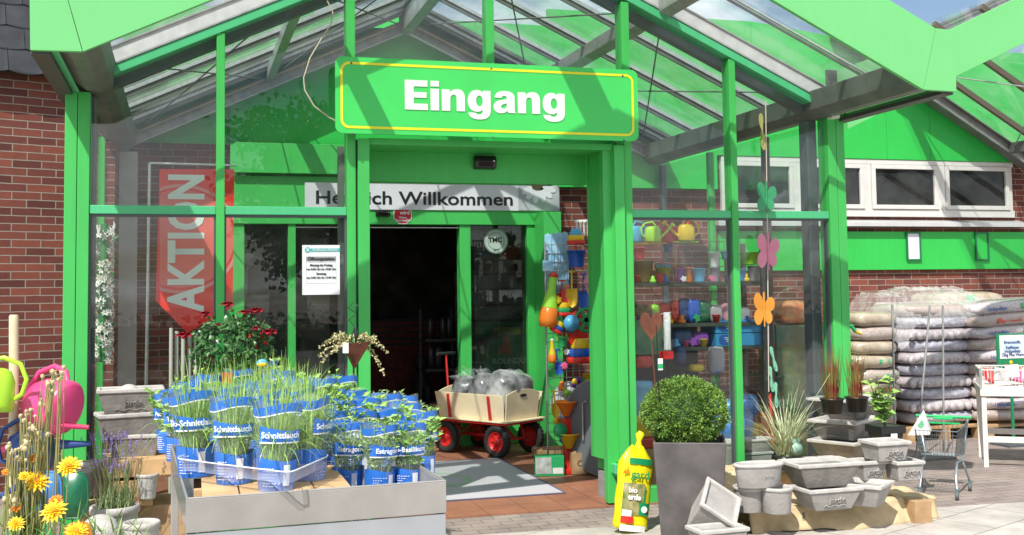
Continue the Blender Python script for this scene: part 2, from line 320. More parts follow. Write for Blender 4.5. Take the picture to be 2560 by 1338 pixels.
# white window band right
WF = mat('window_frame_white', (.68, .665, .64), .4, var=.05)
WG = glass('window_glass', (.22, .24, .25), 1, .03)
zt, zb = 3.095, 2.42; xs = [5.79, 6.75, 7.68, 8.70, 9.72]
g = MB(); g.box(xs[0], xs[-1]+.02, YB-.06, YB-.002, zt-.055, zt, WF); g.box(xs[0], xs[-1]+.02, YB-.06, YB-.002, zb, zb+.085, WF); P_(g, 'window_band', bevel=.004)
for i in range(4):
    a, b = xs[i], xs[i+1]; g = MB()
    for q in ((a, a+.05), (b-.05, b)): g.box(q[0]+.001, q[1]-.001, YB-.058, YB-.004, zb+.085, zt-.055, WF)
    a += .055; b -= .055; t = .05; z1 = zt-.06; z0 = zb+.09
    g.box(a, b, YB-.075, YB-.03, z1-t, z1, WF); g.box(a, b, YB-.075, YB-.03, z0, z0+t, WF); g.box(a, a+t, YB-.075, YB-.03, z0+t, z1-t, WF); g.box(b-t, b, YB-.075, YB-.03, z0+t, z1-t, WF)
    fr = P_(g, 'window_frame', bevel=.004)
    s_ = MB(); s_.box(a+t, b-t, YB-.045, YB-.035, z0+t, z1-t, WG); q = s_.build('pane', fr)
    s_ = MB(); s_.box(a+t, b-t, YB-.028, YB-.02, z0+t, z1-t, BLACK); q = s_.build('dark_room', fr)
g = MB(); g.prism([(5.7, YB, 2.39), (5.7, YB-.14, 2.35), (5.7, YB-.14, 2.30), (5.7, YB, 2.31)], (4.14, 0, 0), mat('sill_alu', (.66, .66, .66), .3, .3, var=.08, vscale=4)); P_(g, 'window_sill', bevel=.003)
g = MB(); g.box(5.75, 14, YB-.05, YB-.002, 1.795, 2.245, GB); P_(g, 'cladding_band', bevel=.003)
# gable panel above the windows: seams, right slope down to brick
zg = 3.10
g = MB()
def gab(x0, x1):
    zz = lambda x: min(4.65, zg+.02+(9.86-x)*.56)
    g.prism([(x0, YB-.07, zg), (x1, YB-.07, zg), (x1, YB-.07, zz(x1)), (x0, YB-.07, zz(x0))], (0, .05, 0), GB)
for a, b in ((3.75, 5.0), (5.004, 6.2), (6.204, 7.35), (7.354, 7.95), (7.954, 8.55), (8.554, 9.84)): gab(a, b)
P_(g, 'gable_panel')
# brick beyond the gable to the right
g = MB(); g.box(9.86, 14, YB+.02, YB+.3, 3.1, 3.3, BR); P_(g, 'brick_wall')
# upper green attic wall behind the porch roof
g = MB()
for k in range(9): g.box(-.62+k*1.25, -.62+k*1.25+1.246, 12.0, 12.1, 3.0, 4.645, GB)
P_(g, 'attic_cladding')
g = MB(); g.box(-.62, .42, YB+.02, YB+.3, 3.1, 3.9, G); g.box(.42, 3.75, YB-.02, YB+.2, 2.78, 4.35, GB); P_(g, 'gable_panel')
g = MB(); g.box(3.752, 5.72, YB-.10, YB-.003, 2.71, 3.098, GB); P_(g, 'gable_panel', bevel=.003)
g = MB(); m0 = mat('corrugated_steel', (.22, .22, .23), .5, .4, var=.15, vscale=5)
v0 = aY(2000, 212, 11.9); v1 = aY(2620, -62, 11.9); v2 = aY(2620, -25, 11.9); v3 = aY(2000, 250, 11.9)
g.prism([v3, v2, v1, v0], (0, .08, 0), m0)
for t in (.08, .34, .6, .86): g.bar(v0.lerp(v3, t)+Vector((0, -.01, 0)), v1.lerp(v2, t)+Vector((0, -.01, 0)), .02, .025, m0)
P_(g, 'metal_roof')
# inner door front (green frame)
xd = [(.39, .56), (.985, 1.06), (2.747, 2.863), (3.482, 3.70)]
for a, b in xd:
    g = MB(); g.box(a, b, YB-.08, YB+.06, .01, 2.30, G); P_(g, 'door_post', bevel=.004)
g = MB(); g.box(.39, 3.70, YB-.10, YB+.06, 2.30, 2.78, G); P_(g, 'door_header', bevel=.004)
g = MB(); g.box(.42, 3.72, YB-.17, YB-.105, 2.80, 3.10, G); P_(g, 'header_box', bevel=.004)
g = MB(); g.box(2.864, 3.481, YB-.05, YB+.03, .01, .22, G); P_(g, 'kick_panel', bevel=.003)
g = MB(); g.box(.561, .984, YB-.05, YB+.03, .01, .22, G); P_(g, 'kick_panel', bevel=.003)
g = MB(); g.box(3.56, 3.75, YB-.42, YB-.105, .01, 2.42, G); P_(g, 'door_post', bevel=.004)
DG = glass('door_glass', (.55, .6, .57), 1.0, .01)
for a, b in ((.561, .984), (1.061, 1.40), (2.864, 3.481)):
    g = MB(); g.box(a, b, YB-.012, YB-.004, .22, 2.30, DG); P_(g, 'door_glass')
g = MB(); g.box(1.06, 2.747, YB-.06, YB-.04, 2.265, 2.275, ALU); P_(g, 'door_track')
# dark shop room
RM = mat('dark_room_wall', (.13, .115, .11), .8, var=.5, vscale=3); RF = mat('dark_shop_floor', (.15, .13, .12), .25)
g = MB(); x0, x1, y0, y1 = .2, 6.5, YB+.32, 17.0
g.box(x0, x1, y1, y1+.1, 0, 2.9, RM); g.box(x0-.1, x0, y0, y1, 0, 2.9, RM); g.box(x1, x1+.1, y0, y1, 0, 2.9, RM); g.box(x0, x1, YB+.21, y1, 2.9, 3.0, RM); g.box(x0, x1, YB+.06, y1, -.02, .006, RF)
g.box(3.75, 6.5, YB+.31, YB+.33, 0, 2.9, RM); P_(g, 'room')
# dim goods inside
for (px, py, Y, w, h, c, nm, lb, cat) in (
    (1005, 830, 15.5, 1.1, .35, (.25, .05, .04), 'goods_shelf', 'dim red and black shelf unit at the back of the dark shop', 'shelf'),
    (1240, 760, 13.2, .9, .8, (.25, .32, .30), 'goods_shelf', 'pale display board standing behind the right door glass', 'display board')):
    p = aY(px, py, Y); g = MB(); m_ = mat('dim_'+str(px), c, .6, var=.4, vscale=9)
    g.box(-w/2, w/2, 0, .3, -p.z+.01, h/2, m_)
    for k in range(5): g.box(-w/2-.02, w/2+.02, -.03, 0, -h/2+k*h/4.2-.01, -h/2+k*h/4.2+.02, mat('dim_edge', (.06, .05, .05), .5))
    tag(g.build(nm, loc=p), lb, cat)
# ================================================================== GLASS PORCH
porch = thing('glass_porch', 'green framed glass entrance porch with a steel and glass gable roof', 'porch', (XC, D, 0))
po = Vector((-XC, -D, 0))
def PP(mb, name, **k):
    o = mb.build(name, porch, **k); o.location = po; return o
zb_ = lambda x: 3.015+SL*(min(x, 2*XC-x)+.6)      # underside of green rake
def mirror(x0, x1): return (2*XC-x1, 2*XC-x0)
for a, b in ((-.765, -.61), (4.95, 5.105)):
    g = MB(); s_ = (a+b)/2; g.box(a, s_-.0015, D, D+.15, 0, zb_(a)+.02, G); g.box(s_+.0015, b, D+.002, D+.15, 0, zb_(a)+.02, G); PP(g, 'corner_post', bevel=.005)
for a, b in ((.20, .256), (4.084, 4.14)):
    g = MB(); g.box(a, b, D, D+.12, 0, zb_(.5*(a+b)), G); PP(g, 'mullion', bevel=.004)
g = MB(); g.box(2.118, 2.178, D+.002, D+.12, 3.2, zb_(2.17)-.02, G); PP(g, 'mullion', bevel=.004)
# portal posts
for (a, b, c_, d_) in ((1.09, 1.152, 1.164, 1.245), (3.188, 3.25, 3.095, 3.176)):
    g = MB(); g.box(a, b, D, D+.14, .02 if a < 2 else .22, zb_(a) if a < 2 else zb_(b), G)
    g.box(c_, d_, D-.03, D+.44, .02 if a < 2 else .22, 2.69, G)
    lo, hi = min(b, d_), max(a, c_); g.box(min(lo, hi), max(lo, hi), D+.03, D+.40, .02 if a < 2 else .22, 2.69, GREYF if a < 2 else G)
    PP(g, 'door_post', bevel=.004)
# wedge cladding on the right portal post + collar + plinth
g = MB(); g.prism([(3.093, D+.45, 0.32), (3.03, D+.40, .32), (3.03, D+.33, .32), (3.093, D-.028, .32)][::-1], (0, 0, 2.35), G); PP(g, 'post_cladding', bevel=.003)
g = MB(); g.box(3.045, 3.27, D-.06, D+.15, .245, .315, GL); g.frustum(.16, .16, .22, .21, .21, .244, GL, (3.16, D+.045)); PP(g, 'post_collar', bevel=.004)
g = MB(); g.box(3.09, 3.24, D-.02, D+.42, 0, .21, mat('grey_concrete', (.27, .27, .28), .8, var=.15, vscale=12, bump=.2)); PP(g, 'post_plinth', bevel=.004)
g = MB(); g.box(3.02, 3.088, D+.02, D+.10, .02, 2.66, G); PP(g, 'door_jamb', bevel=.003)
# portal header
g = MB(); g.box(1.246, 3.094, D, D+.40, 2.655, 2.70, G); PP(g, 'portal_soffit', bevel=.003)
g = MB(); g.box(1.246, 3.03, D+.40, D+.46, 2.43, 2.70, G); PP(g, 'portal_header', bevel=.003)
# rails
for a, b in ((-.609, .199), (.257, 1.089), (3.251, 4.083), (4.141, 4.949)):
    g = MB(); g.box(a, b, D+.012, D+.11, 2.148, 2.206, GL); PP(g, 'rail', bevel=.004)
    g = MB(); g.box(a, b, D+.012, D+.11, .0, .12, G); PP(g, 'rail', bevel=.004)
    g = MB(); g.box(a, b, D+.05, D+.06, .12, 2.148, GLASS); PP(g, 'pane')
    g = MB(); g.prism([(a, D+.05, 2.206), (b, D+.05, 2.206), (b, D+.05, zb_(b)), (a, D+.05, zb_(a))], (0, .01, 0), GLASS); PP(g, 'pane')
    g = MB()
    for q in (a, b-.012): g.box(q, q+.012, D+.035, D+.085, .12, 2.148, GREYF)
    g.box(a+.012, b-.012, D+.035, D+.085, 2.132, 2.148, GREYF); PP(g, 'gasket')
for a, b in ((1.153, 2.117), (2.179, 3.187)):
    g = MB(); pts = [(a, D+.05, 2.701), (b, D+.05, 2.701), (b, D+.05, zb_(b)), (a, D+.05, zb_(a))]
    g.prism(pts, (0, .01, 0), GLASS); PP(g, 'pane')
# door jamb strip grey next to left portal post
g = MB(); g.box(1.045, 1.088, D+.13, D+.18, .02, 2.65, STEELD); PP(g, 'door_jamb')
# green rakes, white steel rafters above
for s_ in (-1, 1):
    xa = XC+s_*2.78; za = zb_(XC-2.78); xb = XC; zbx = zb_(XC)
    g = MB(); g.prism([(xa, D-.01, za), (xb, D-.01, zbx), (xb, D-.01, zbx+.066), (xa, D-.01, za+.066)], (0, .13, 0), GL); PP(g, 'rake_beam', bevel=.004)
    g = MB(); h0 = .068; g.prism([(xa, D-.005, za+h0), (xb, D-.005, zbx+h0), (xb, D-.005, zbx+h0+.135), (xa, D-.005, za+h0+.135)], (0, .012, 0), mat('pale_steel', (.60, .60, .60), .5, .15, var=.12, vscale=10))
    for q in (0, .123): g.prism([(xa, D-.018, za+h0+q), (xb, D-.018, zbx+h0+q), (xb, D-.018, zbx+h0+q+.012), (xa, D-.018, za+h0+q+.012)], (0, .09, 0), STEEL)
    PP(g, 'front_rafter')
    # grey frame just inside the rake
    g = MB(); g.prism([(xa-s_*.15, D+.12, za+.0), (xb, D+.12, zbx-.07), (xb, D+.12, zbx+.05), (xa-s_*.15, D+.12, za+.12)], (0, .07, 0), GREYF); PP(g, 'inner_rafter')
YF = 6.50; YR = 11.22                # fascia plane, back rafter
zr = lambda x: 3.215+SL*(min(x, 2*XC-x)+.6)     # roof glass plane
# eave beams, mid purlins, ridge
def yprism(prof, y0, y1, m, s_):
    g = MB(); pts = [(XC+s_*px_, y0, z) for px_, z in prof]
    if s_ < 0: pts = pts[::-1]
    g.prism(pts[::-1], (0, y1-y0, 0), m); return g
for s_ in (-1, 1):
    ev = [(2.88, 3.02), (2.80, 2.965), (2.71, 2.965), (2.64, 3.02), (2.62, 3.17), (2.88, 3.17)]
    PP(yprism(ev, YF+.05, YR, STEELD, s_), 'eave_beam', bevel=.006)
    xm = 1.37; zz = zr(XC-xm)
    PP(yprism([(xm+.045, zz-.17), (xm-.045, zz-.13), (xm-.045, zz-.02), (xm+.045, zz-.06)], YF+.05, YR, STEEL, s_), 'purlin', bevel=.004)
    # back rafter: channel
    xa = XC+s_*2.66; za = zr(XC-2.66); xb = XC+s_*.02; zx = zr(XC-.02)
    g = MB(); g.prism([(xa, YR-.02, za-.23), (xb, YR-.02, zx-.23), (xb, YR-.02, zx-.09), (xa, YR-.02, za-.09)], (0, .02, 0), STEEL)
    for q in (-.23, -.10): g.prism([(xa, YR-.07, za+q), (xb, YR-.07, zx+q), (xb, YR-.07, zx+q+.012), (xa, YR-.07, za+q+.012)], (0, .05, 0), ALU)
    PP(g, 'back_rafter')
    # glazing bars
    for Yb in (YF+.06, 7.22, 7.98, 8.72, 9.46, 10.2, 10.94):
        g = MB(); x0 = XC+s_*2.84; x1 = XC+s_*.05; a = zr(XC-2.84); b = zr(XC-.05)
        tk = .45 if 7 < Yb < 7.5 else 1
        g.bar((x0, Yb, a-.012), (x1, Yb, b-.012), .045*tk, .03*tk, ALU); g.bar((x0, Yb, a-.045), (x1, Yb, b-.045), .018*tk, .045*tk, STEELD); PP(g, 'glazing_bar')
    ys = [YF+.06, 7.22, 7.98, 8.72, 9.46, 10.2, 10.94, 11.25]
    for i in range(7):
        g = MB(); x0 = XC+s_*2.84; x1 = XC+s_*.06; a = zr(XC-2.84)+.006; b = zr(XC-.06)+.006
        g.prism([(x0, ys[i], a), (x1, ys[i], b), (x1, ys[i], b+.008), (x0, ys[i], a+.008)], (0, ys[i+1]-ys[i]-.002, 0), GROOF); PP(g, 'roof_pane')
    # tie rods in the roof plane
    g = MB()
    for (ya, yb) in ((7.95, 11.15), (11.15, 7.95)):
        for (u0, u1) in ((2.60, 1.42), (1.32, .08)):
            g.tube([(XC+s_*u0, ya, zr(XC-u0)-.11), (XC+s_*u1, yb, zr(XC-u1)-.11)], .007, STEELD, 6)
    PP(g, 'tie_rod')
g = MB(); g.box(XC-.055, XC+.055, YF+.05, YR+.03, zr(XC)-.24, zr(XC)-.04, STEEL); PP(g, 'ridge_beam', bevel=.005)
g = MB(); g.prism([(XC-.09, YF, zr(XC)-.03), (XC, YF, zr(XC)+.012), (XC+.09, YF, zr(XC)-.03), (XC+.09, YF, zr(XC)+.01), (XC, YF, zr(XC)+.05), (XC-.09, YF, zr(XC)+.01)], (0, YR-YF, 0), GREYF); PP(g, 'ridge_cap')
g = MB(); 
for s_ in (-1, 1):
    g.tube([(XC+s_*.12, YR-.10, zr(XC-.12)-.12)]+[(XC+s_*(.12+k*.31), YR-.10+(.01 if k % 2 else 0), zr(XC-.12-k*.31)-.115) for k in range(1, 9)], .013, mat('cream_conduit', (.55, .48, .34), .5), 8)
PP(g, 'conduit')
# fascia band, bent at both eaves
FB = lambda x: 2.955+.485*(2.72-abs(x-XC))
pts_b = [(XC-2.99, 2.95), (XC-2.72, 2.955), (XC, 2.955+.485*2.72), (XC+2.72, 2.955), (XC+2.99, 2.95)]
pts_t = [(XC-3.0, 3.385), (XC-2.84, 3.39), (XC, 3.39+.485*2.84), (XC+2.84, 3.39), (XC+3.0, 3.385)]
for i in range(4):
    g = MB(); a, b, c_, d_ = pts_b[i], pts_b[i+1], pts_t[i+1], pts_t[i]; e = .0015
    sh = lambda q, k: (q[0]+k, YF, q[1])
    g.prism([sh(a, e), sh(b, -e), sh(c_, -e), sh(d_, e)], (0, .035, 0), GF); PP(g, 'fascia', bevel=.002)
for s_, ye in ((-1, 9.6), (1, 7.92)):
    g = MB(); x = XC+s_*2.99; g.box(min(x, x-s_*.03), max(x, x-s_*.03), YF+.037, ye, 2.965, 3.38, GF); PP(g, 'fascia', bevel=.002)
    g = MB(); g.box(min(x, x-s_*.10), max(x, x-s_*.10), YF+.037, ye, 2.935, 2.963, mat('soffit_strip', (.06, .065, .06), .5)); PP(g, 'soffit', bevel=.002)
g = MB(); g.box(XC+2.87, XC+2.99, 7.925, 7.95, 2.93, 3.38, BLACK); PP(g, 'fascia_end')
for s_ in (-1, 1):
    g = MB(); xa = XC+s_*2.84; xb = XC+s_*.02; a = zr(XC-2.84)+.016; b = zr(XC-.02)+.016
    g.prism([(xa, 10.86, a), (xb, 10.86, b), (xb, 10.86, b+.03), (xa, 10.86, a+.03)], (0, .62, 0), mat('dark_flashing', (.03, .05, .035), .6, var=.4, vscale=12)); PP(g, 'roof_flashing')
# side glass walls
for s_ in (-1, 1):
    x = XC+s_*2.86
    for Ym, m_ in ((8.95, mat('brown_post', (.10, .075, .06), .7)), (10.05, G), (11.2, GREYF)):
        g = MB(); g.box(x-.03, x+.03, Ym-.03, Ym+.03, 0, 2.96, m_); PP(g, 'mullion', bevel=.004)
    g = MB(); g.box(x-.03, x+.03, D+.16, YR, 0, .1, GREYF); PP(g, 'rail')
    g = MB(); g.box(x-.004, x+.004, D+.16, YR, .1, 2.96, GLASS); PP(g, 'pane')
    g = MB(); x2 = XC+s_*(2.80 if s_ < 0 else 2.74); g.box(x2-.045, x2+.045, D+.17, D+.30, 0, 2.965, GREYF); PP(g, 'steel_column', bevel=.01)
# ------------------------------------------------------------------ second canopy on the right
can = thing('glass_canopy', 'second glass canopy with a rising green fascia behind the right end of the porch roof', 'canopy', (8, 9, 0)); co = Vector((-8, -9, 0))
def PC(mb, name, **k):
    o = mb.build(name, can, **k); o.location = co; return o
Yc = 8.2
q0 = aY(2300, 235, Yc); q1 = aY(2560, 108, Yc); q2 = aY(2520, 0, Yc); q3 = aY(2345, 88, Yc)
sl_c = (q1.z-q0.z)/(q1.x-q0.x); b0 = q0.z-sl_c*(q0.x-5.4); 
g = MB(); hh = q3.z-(q0.z+sl_c*(q3.x-q0.x)); xe = 9.1
g.prism([(5.4, Yc, b0), (xe, Yc, b0+sl_c*(xe-5.4)), (xe, Yc, b0+sl_c*(xe-5.4)+hh), (5.4, Yc, b0+hh)], (0, .035, 0), GF); PC(g, 'fascia', bevel=.002)
zc = lambda x: 3.005+(9.86-x)*.57
g = MB(); xa, xb = 7.2, 10.6; g.prism([(xa, YB-.20, zc(xa)-.01), (xb, YB-.20, zc(xb)-.01), (xb, YB-.20, zc(xb)+.13), (xa, YB-.20, zc(xa)+.13)], (0, .10, 0), STEEL)
for q in (-.02, .13): g.prism([(xa, YB-.26, zc(xa)+q), (xb, YB-.26, zc(xb)+q), (xb, YB-.26, zc(xb)+q+.015), (xa, YB-.26, zc(xa)+q+.015)], (0, .14, 0), STEELD)
PC(g, 'back_rafter')
for i, Yb in enumerate((8.6, 9.35, 10.1, 10.85)):
    g = MB(); g.bar((7.75, Yb, zc(7.75)+.22), (11.2, Yb, zc(11.2)+.22), .05, .06, mat('brown_grey_bar', (.16, .13, .10), .5, .3)); PC(g, 'glazing_bar')
for X in (8.05, 9.6):
    g = MB(); g.bar((X, 8.3, zc(X)+.10), (X, YB-.15, zc(X)+.10), .07, .12, STEELD); PC(g, 'purlin')
g = MB(); g.prism([(7.75, 8.3, zc(7.75)+.26), (11.2, 8.3, zc(11.2)+.26), (11.2, 8.3, zc(11.2)+.268), (7.75, 8.3, zc(7.75)+.268)], (0, 3.0, 0), GROOF); PC(g, 'roof_pane')
g = MB(); g.tube([(8.05, 11.1, zc(8.05)+.1), (9.6, 8.4, zc(9.6)+.1)], .008, STEEL, 6); g.tube([(8.05, 8.4, zc(8.05)+.1), (9.6, 11.1, zc(9.6)+.1)], .008, STEEL, 6); PC(g, 'tie_rod')
# ------------------------------------------------------------------ EINGANG sign
YS = 7.66; sg = thing('entrance_sign', 'wide green sign reading Eingang in white with a yellow border, fixed over the doorway', 'sign', (XC, YS, 2.98))
a = aY(838, 147, YS); b = aY(1597, 357, YS); x0, x1, z0, z1 = a.x, b.x, 2.708, 3.245
def rr(x0, x1, z0, z1, r, y, n=6):
    P = []
    for cx_, cz_, s0 in ((x1-r, z0+r, -90), (x1-r, z1-r, 0), (x0+r, z1-r, 90), (x0+r, z0+r, 180)):
        for k in range(n+1): t = R(s0+90*k/n); P.append((cx_+r*math.cos(t), y, cz_+r*math.sin(t)))
    return P
sgo = Vector((-XC, -YS, -2.98))
g = MB(); g.prism(rr(x0, x1, z0, z1, .05, YS), (0, .02, 0), mat('sign_green', (.06, .62, .12), .32, var=.03, vscale=3)); o = g.build('panel', sg); o.location = sgo
g = MB(); yl = mat('sign_yellow', (.80, .78, .02), .4); A_ = rr(x0+.035, x1-.035, z0+.035, z1-.035, .06, YS-.003); B_ = rr(x0+.053, x1-.053, z0+.053, z1-.053, .042, YS-.003); n_ = len(A_)
g.add(A_+B_, [(i, (i+1) % n_, n_+(i+1) % n_, n_+i) for i in range(n_)], yl); o = g.build('border', sg); o.location = sgo
L0 = aY(1012, 240, YS-.004); L1 = aY(1412, 262, YS-.004)
def fit_text(s, xa, xb, zc_, cap, y, m, parent, off_, bold=.03, name='lettering', ext=.001, spacing=1, rot=0):
    o = text(s, 1.0, m, Matrix.Identity(4), None, name, bold, 0, 'LEFT', 1, spacing)
    vs_ = [v.co for v in o.data.vertices]; ax = min(v.x for v in vs_); bx = max(v.x for v in vs_)
    r_ = text(s[0], 1.0, m, Matrix.Identity(4), None, name, bold, 0, 'LEFT'); cz = [v.co.y for v in r_.data.vertices]; c0, c1_ = min(cz), max(cz); bpy.data.objects.remove(r_)
    kx = (xb-xa)/(bx-ax); kz = cap/(c1_-c0)
    for v in o.data.vertices:
        q = v.co; X = (q.x-ax)*kx; Z = (q.y-(c0+c1_)/2)*kz; v.co = (xa+X+off_.x, y+off_.y, zc_+Z+off_.z)
    o.parent = parent; return o
cap = (aY(1045, 201, YS).z-aY(1045, 275, YS).z)
def bz(p):
    o = []; i = 0; cur = None
    for q in p:
        if len(q) == 2: o.append(q); cur = q
        else:
            x1, y1, x2, y2, x3, y3 = q
            for k in range(1, 9):
                t = k/8; a_, b_, c_, d_ = (1-t)**3, 3*t*(1-t)**2, 3*t*t*(1-t), t**3; o.append((a_*cur[0]+b_*x1+c_*x2+d_*x3, a_*cur[1]+b_*y1+c_*y2+d_*y3))
            cur = (x3, y3)
    return o
def ell(cx_, cy_, rx, ry, n=24): return [(cx_+rx*math.cos(2*math.pi*k/n), cy_+ry*math.sin(2*math.pi*k/n)) for k in range(n)]
HV = {'E': (.78, [[(0, 0), (.70, 0), (.70, .21), (.27, .21), (.27, .41), (.66, .41), (.66, .60), (.27, .60), (.27, .79), (.69, .79), (.69, 1), (0, 1)]]),
 'i': (.345, [[(0, 0), (.26, 0), (.26, .73), (0, .73)], [(0, .81), (.26, .81), (.26, 1), (0, 1)]]),
 'n': (.80, [bz([(0, 0), (.26, 0), (.26, .38), (.26, .50, .30, .555, .37, .555), (.43, .555, .455, .51, .455, .42), (.455, 0), (.715, 0), (.715, .46), (.715, .65, .62, .75, .48, .75), (.38, .75, .30, .71, .25, .63), (.25, .73), (0, .73)])]),
 'g': (.81, [bz([(.72, .73), (.475, .73), (.475, .65), (.43, .72, .37, .75, .29, .75), (.11, .75, 0, .60, 0, .37), (0, .15, .11, 0, .29, 0), (.37, 0, .42, .03, .465, .08), (.465, -.03, .44, -.09, .35, -.09), (.29, -.09, .26, -.07, .25, -.03), (.02, -.03), (.03, -.18, .15, -.26, .36, -.26), (.61, -.26, .72, -.15, .72, .08)]), ell(.365, .375, .105, .185)]),
 'a': (.77, [bz([(.45, .07), (.39, .01, .32, -.02, .22, -.02), (.08, -.02, 0, .07, 0, .20), (0, .35, .10, .41, .27, .44), (.38, .455, .42, .47, .42, .51), (.42, .56, .39, .58, .34, .58), (.29, .58, .265, .56, .255, .51), (.03, .51), (.05, .68, .16, .75, .35, .75), (.57, .75, .67, .67, .67, .50), (.67, .14), (.67, .07, .68, .03, .70, 0), (.46, 0)]), bz([(.42, .33), (.37, .29, .24, .31, .24, .21), (.24, .16, .27, .14, .31, .14), (.39, .14, .42, .20, .42, .33)])])}
def heavy(sx_, xa, xb, z0_, cap_, y, m, parent, off_):
    w = sum(HV[c][0] for c in sx_[:-1])+.72; kx = (xb-xa)/w; x = 0
    for c in sx_:
        cu = bpy.data.curves.new('t', 'CURVE'); cu.dimensions = '2D'; cu.fill_mode = 'BOTH'; cu.extrude = .0012
        for lp in HV[c][1]:
            sp_ = cu.splines.new('POLY'); sp_.points.add(len(lp)-1); sp_.use_cyclic_u = True
            for k, (a_, b_) in enumerate(lp): sp_.points[k].co = ((x+a_)*kx, b_*cap_, 0, 1)
        o = bpy.data.objects.new('t', cu); COL.objects.link(o); dg = bpy.context.evaluated_depsgraph_get(); dg.update(); me = bpy.data.meshes.new_from_object(o.evaluated_get(dg)); bpy.data.objects.remove(o)
        me.transform(Matrix.Translation(Vector((xa, y, z0_))+off_) @ Matrix.Rotation(R(90), 4, 'X')); me.materials.clear(); me.materials.append(m); r_ = bpy.data.objects.new('letter', me); COL.objects.link(r_); r_.parent = parent; x += HV[c][0]
heavy('Eingang', L0.x, L1.x, aY(1045, 275, YS).z, cap, YS-.004, WHITE, sg, sgo)
if 0: fit_text('Eingang', L0.x, L1.x, (aY(1045, 201, YS).z+aY(1045, 275, YS).z)/2, cap, YS-.004, WHITE, sg, sgo, .02, spacing=1.05)
for px, py in ((878, 152), (1228, 166), (1556, 184), (880, 341), (1232, 350), (1560, 358)): 
    p = aY(px, py+(6 if py < 250 else -6), YS); g = MB(); g.lathe([(0, -.004), (.008, -.004), (.008, 0)], GREYF, 8, T=Matrix.Translation((p.x, YS, p.z)) @ Matrix.Rotation(R(-90), 4, 'X')); o = g.build('screw', sg); o.location = sgo
# ================================================================== OBJECTS
def sc(p): return 1/ppm(p)
CON = mat('cast_concrete', (.34, .325, .31), .85, var=.14, vscale=9, bump=.35, bscale=45)
CON2 = mat('weathered_shaded_concrete', (.215, .20, .185), .9, var=.22, vscale=11, bump=.4, bscale=50)  # darker concrete, the shade on the trough sides is put into its colour
CON3 = mat('pale_concrete', (.47, .455, .43), .85, var=.12, vscale=14, bump=.3, bscale=60)
SOIL = mat('soil', (.035, .025, .018), .95, var=.3, vscale=40, bump=.5, bscale=90)
WOOD = mat('pallet_wood', (.42, .27, .14), .75, var=.25, vscale=7, bump=.3, bscale=40)
WOODP = mat('pale_plywood', (.78, .66, .45), .55, var=.07, vscale=5)
RED = mat('red_paint', (.55, .02, .02), .3); TYRE = mat('tyre', (.018, .018, .018), .75, bump=.3)
PRINT = mat('white_print', (.78, .80, .85), .5)
def place(o, p, rot=0): o.location = p; o.rotation_euler = (0, 0, rot)

# ---- things on the inner front
Yw = 11.235
bn = thing('welcome_banner', 'long white banner reading Herzlich Willkommen above the inner shop door', 'banner', aY(1080, 495, Yw)); bo = -Vector(bn.location)
BAN = mat('banner_vinyl', (.62, .63, .68), .45, var=.06, vscale=2)
g = MB(); p0 = aY(762, 459, Yw); p1 = aY(1398, 462, Yw); z0 = aY(1300, 527, Yw).z; z1 = (p0.z+p1.z)/2
g.box(p0.x, p1.x, Yw, Yw+.006, z0, z1, BAN); o = g.build('sheet', bn); o.location = bo
xa = aY(790, 500, Yw-.002).x; xb = aY(1282, 505, Yw-.002).x
za = aY(1010, 513, Yw).z; zt_ = aY(1010, 480, Yw).z
fit_text('Herzlich Willkommen', xa, xb, (za+zt_)/2+.004, (zt_-za), Yw-.003, BLACK, bn, bo, .018)
g = MB(); q0 = aY(1296, 495, Yw); g.box(q0.x, p1.x-.004, Yw-.004, Yw-.001, z0+.004, z1-.004, mat('photo_grey', (.42, .44, .48), .5, var=.25, vscale=5)); o = g.build('flower_picture', bn); o.location = bo
g = MB(); PET = mat('petal_grey_white', (.66, .68, .74), .5); c = Vector((q0.x+.22, Yw-.006, z1+.02))
g.lathe([(0, 0), (.075, 0)], mat('flower_heart', (.06, .05, .02), .7), 14, T=Matrix.Translation(c-Vector((0, .004, .03))) @ Matrix.Rotation(R(90), 4, 'X'), sy=.6)
for k, a in enumerate((-150, -128, -100, -72, -45, -22)):
    d = Vector((math.cos(R(a)), 0, math.sin(R(a)))); s_ = Vector((-d.z, 0, d.x)); l = .21
    pts = []
    for t, w in ((.25, .018), (.45, .033), (.75, .036), (.95, .02), (1.0, 0)): pts.append((t, w))
    P = [c+d*(l*t)+s_*w for t, w in pts]+[c+d*(l*t)-s_*w for t, w in pts[::-1][1:]]
    P = [Vector((min(max(q.x, q0.x+.005), p1.x-.008), q.y-.001*k, min(max(q.z, z0+.006), z1-.006))) for q in P]
    g.prism(P, (0, .001, 0), PET)
o = g.build('flower', bn); o.location = bo
p = aY(1007, 537, Yw+.005); g = MB(); r = 25*sc(p)
st = thing('warning_sticker', 'red octagonal warning sticker with white print half covered by the white banner', 'sticker', p)
g.prism([(r*math.cos(R(22.5+45*k)), .006, r*math.sin(R(22.5+45*k))) for k in range(8)], (0, .003, 0), WHITE); g.prism([(r*.9*math.cos(R(22.5+45*k)), .003, r*.9*math.sin(R(22.5+45*k))) for k in range(8)], (0, .0025, 0), mat('sign_red', (.45, .01, .03), .4)); g.build('plate', st)
text('wird', .055, WHITE, FM(.02, .001, .02), st, bold=.02); text('Video', .035, WHITE, FM(0, .001, -.03), st, bold=.01); text('überwacht', .035, WHITE, FM(0, .001, -.058), st, bold=.01)
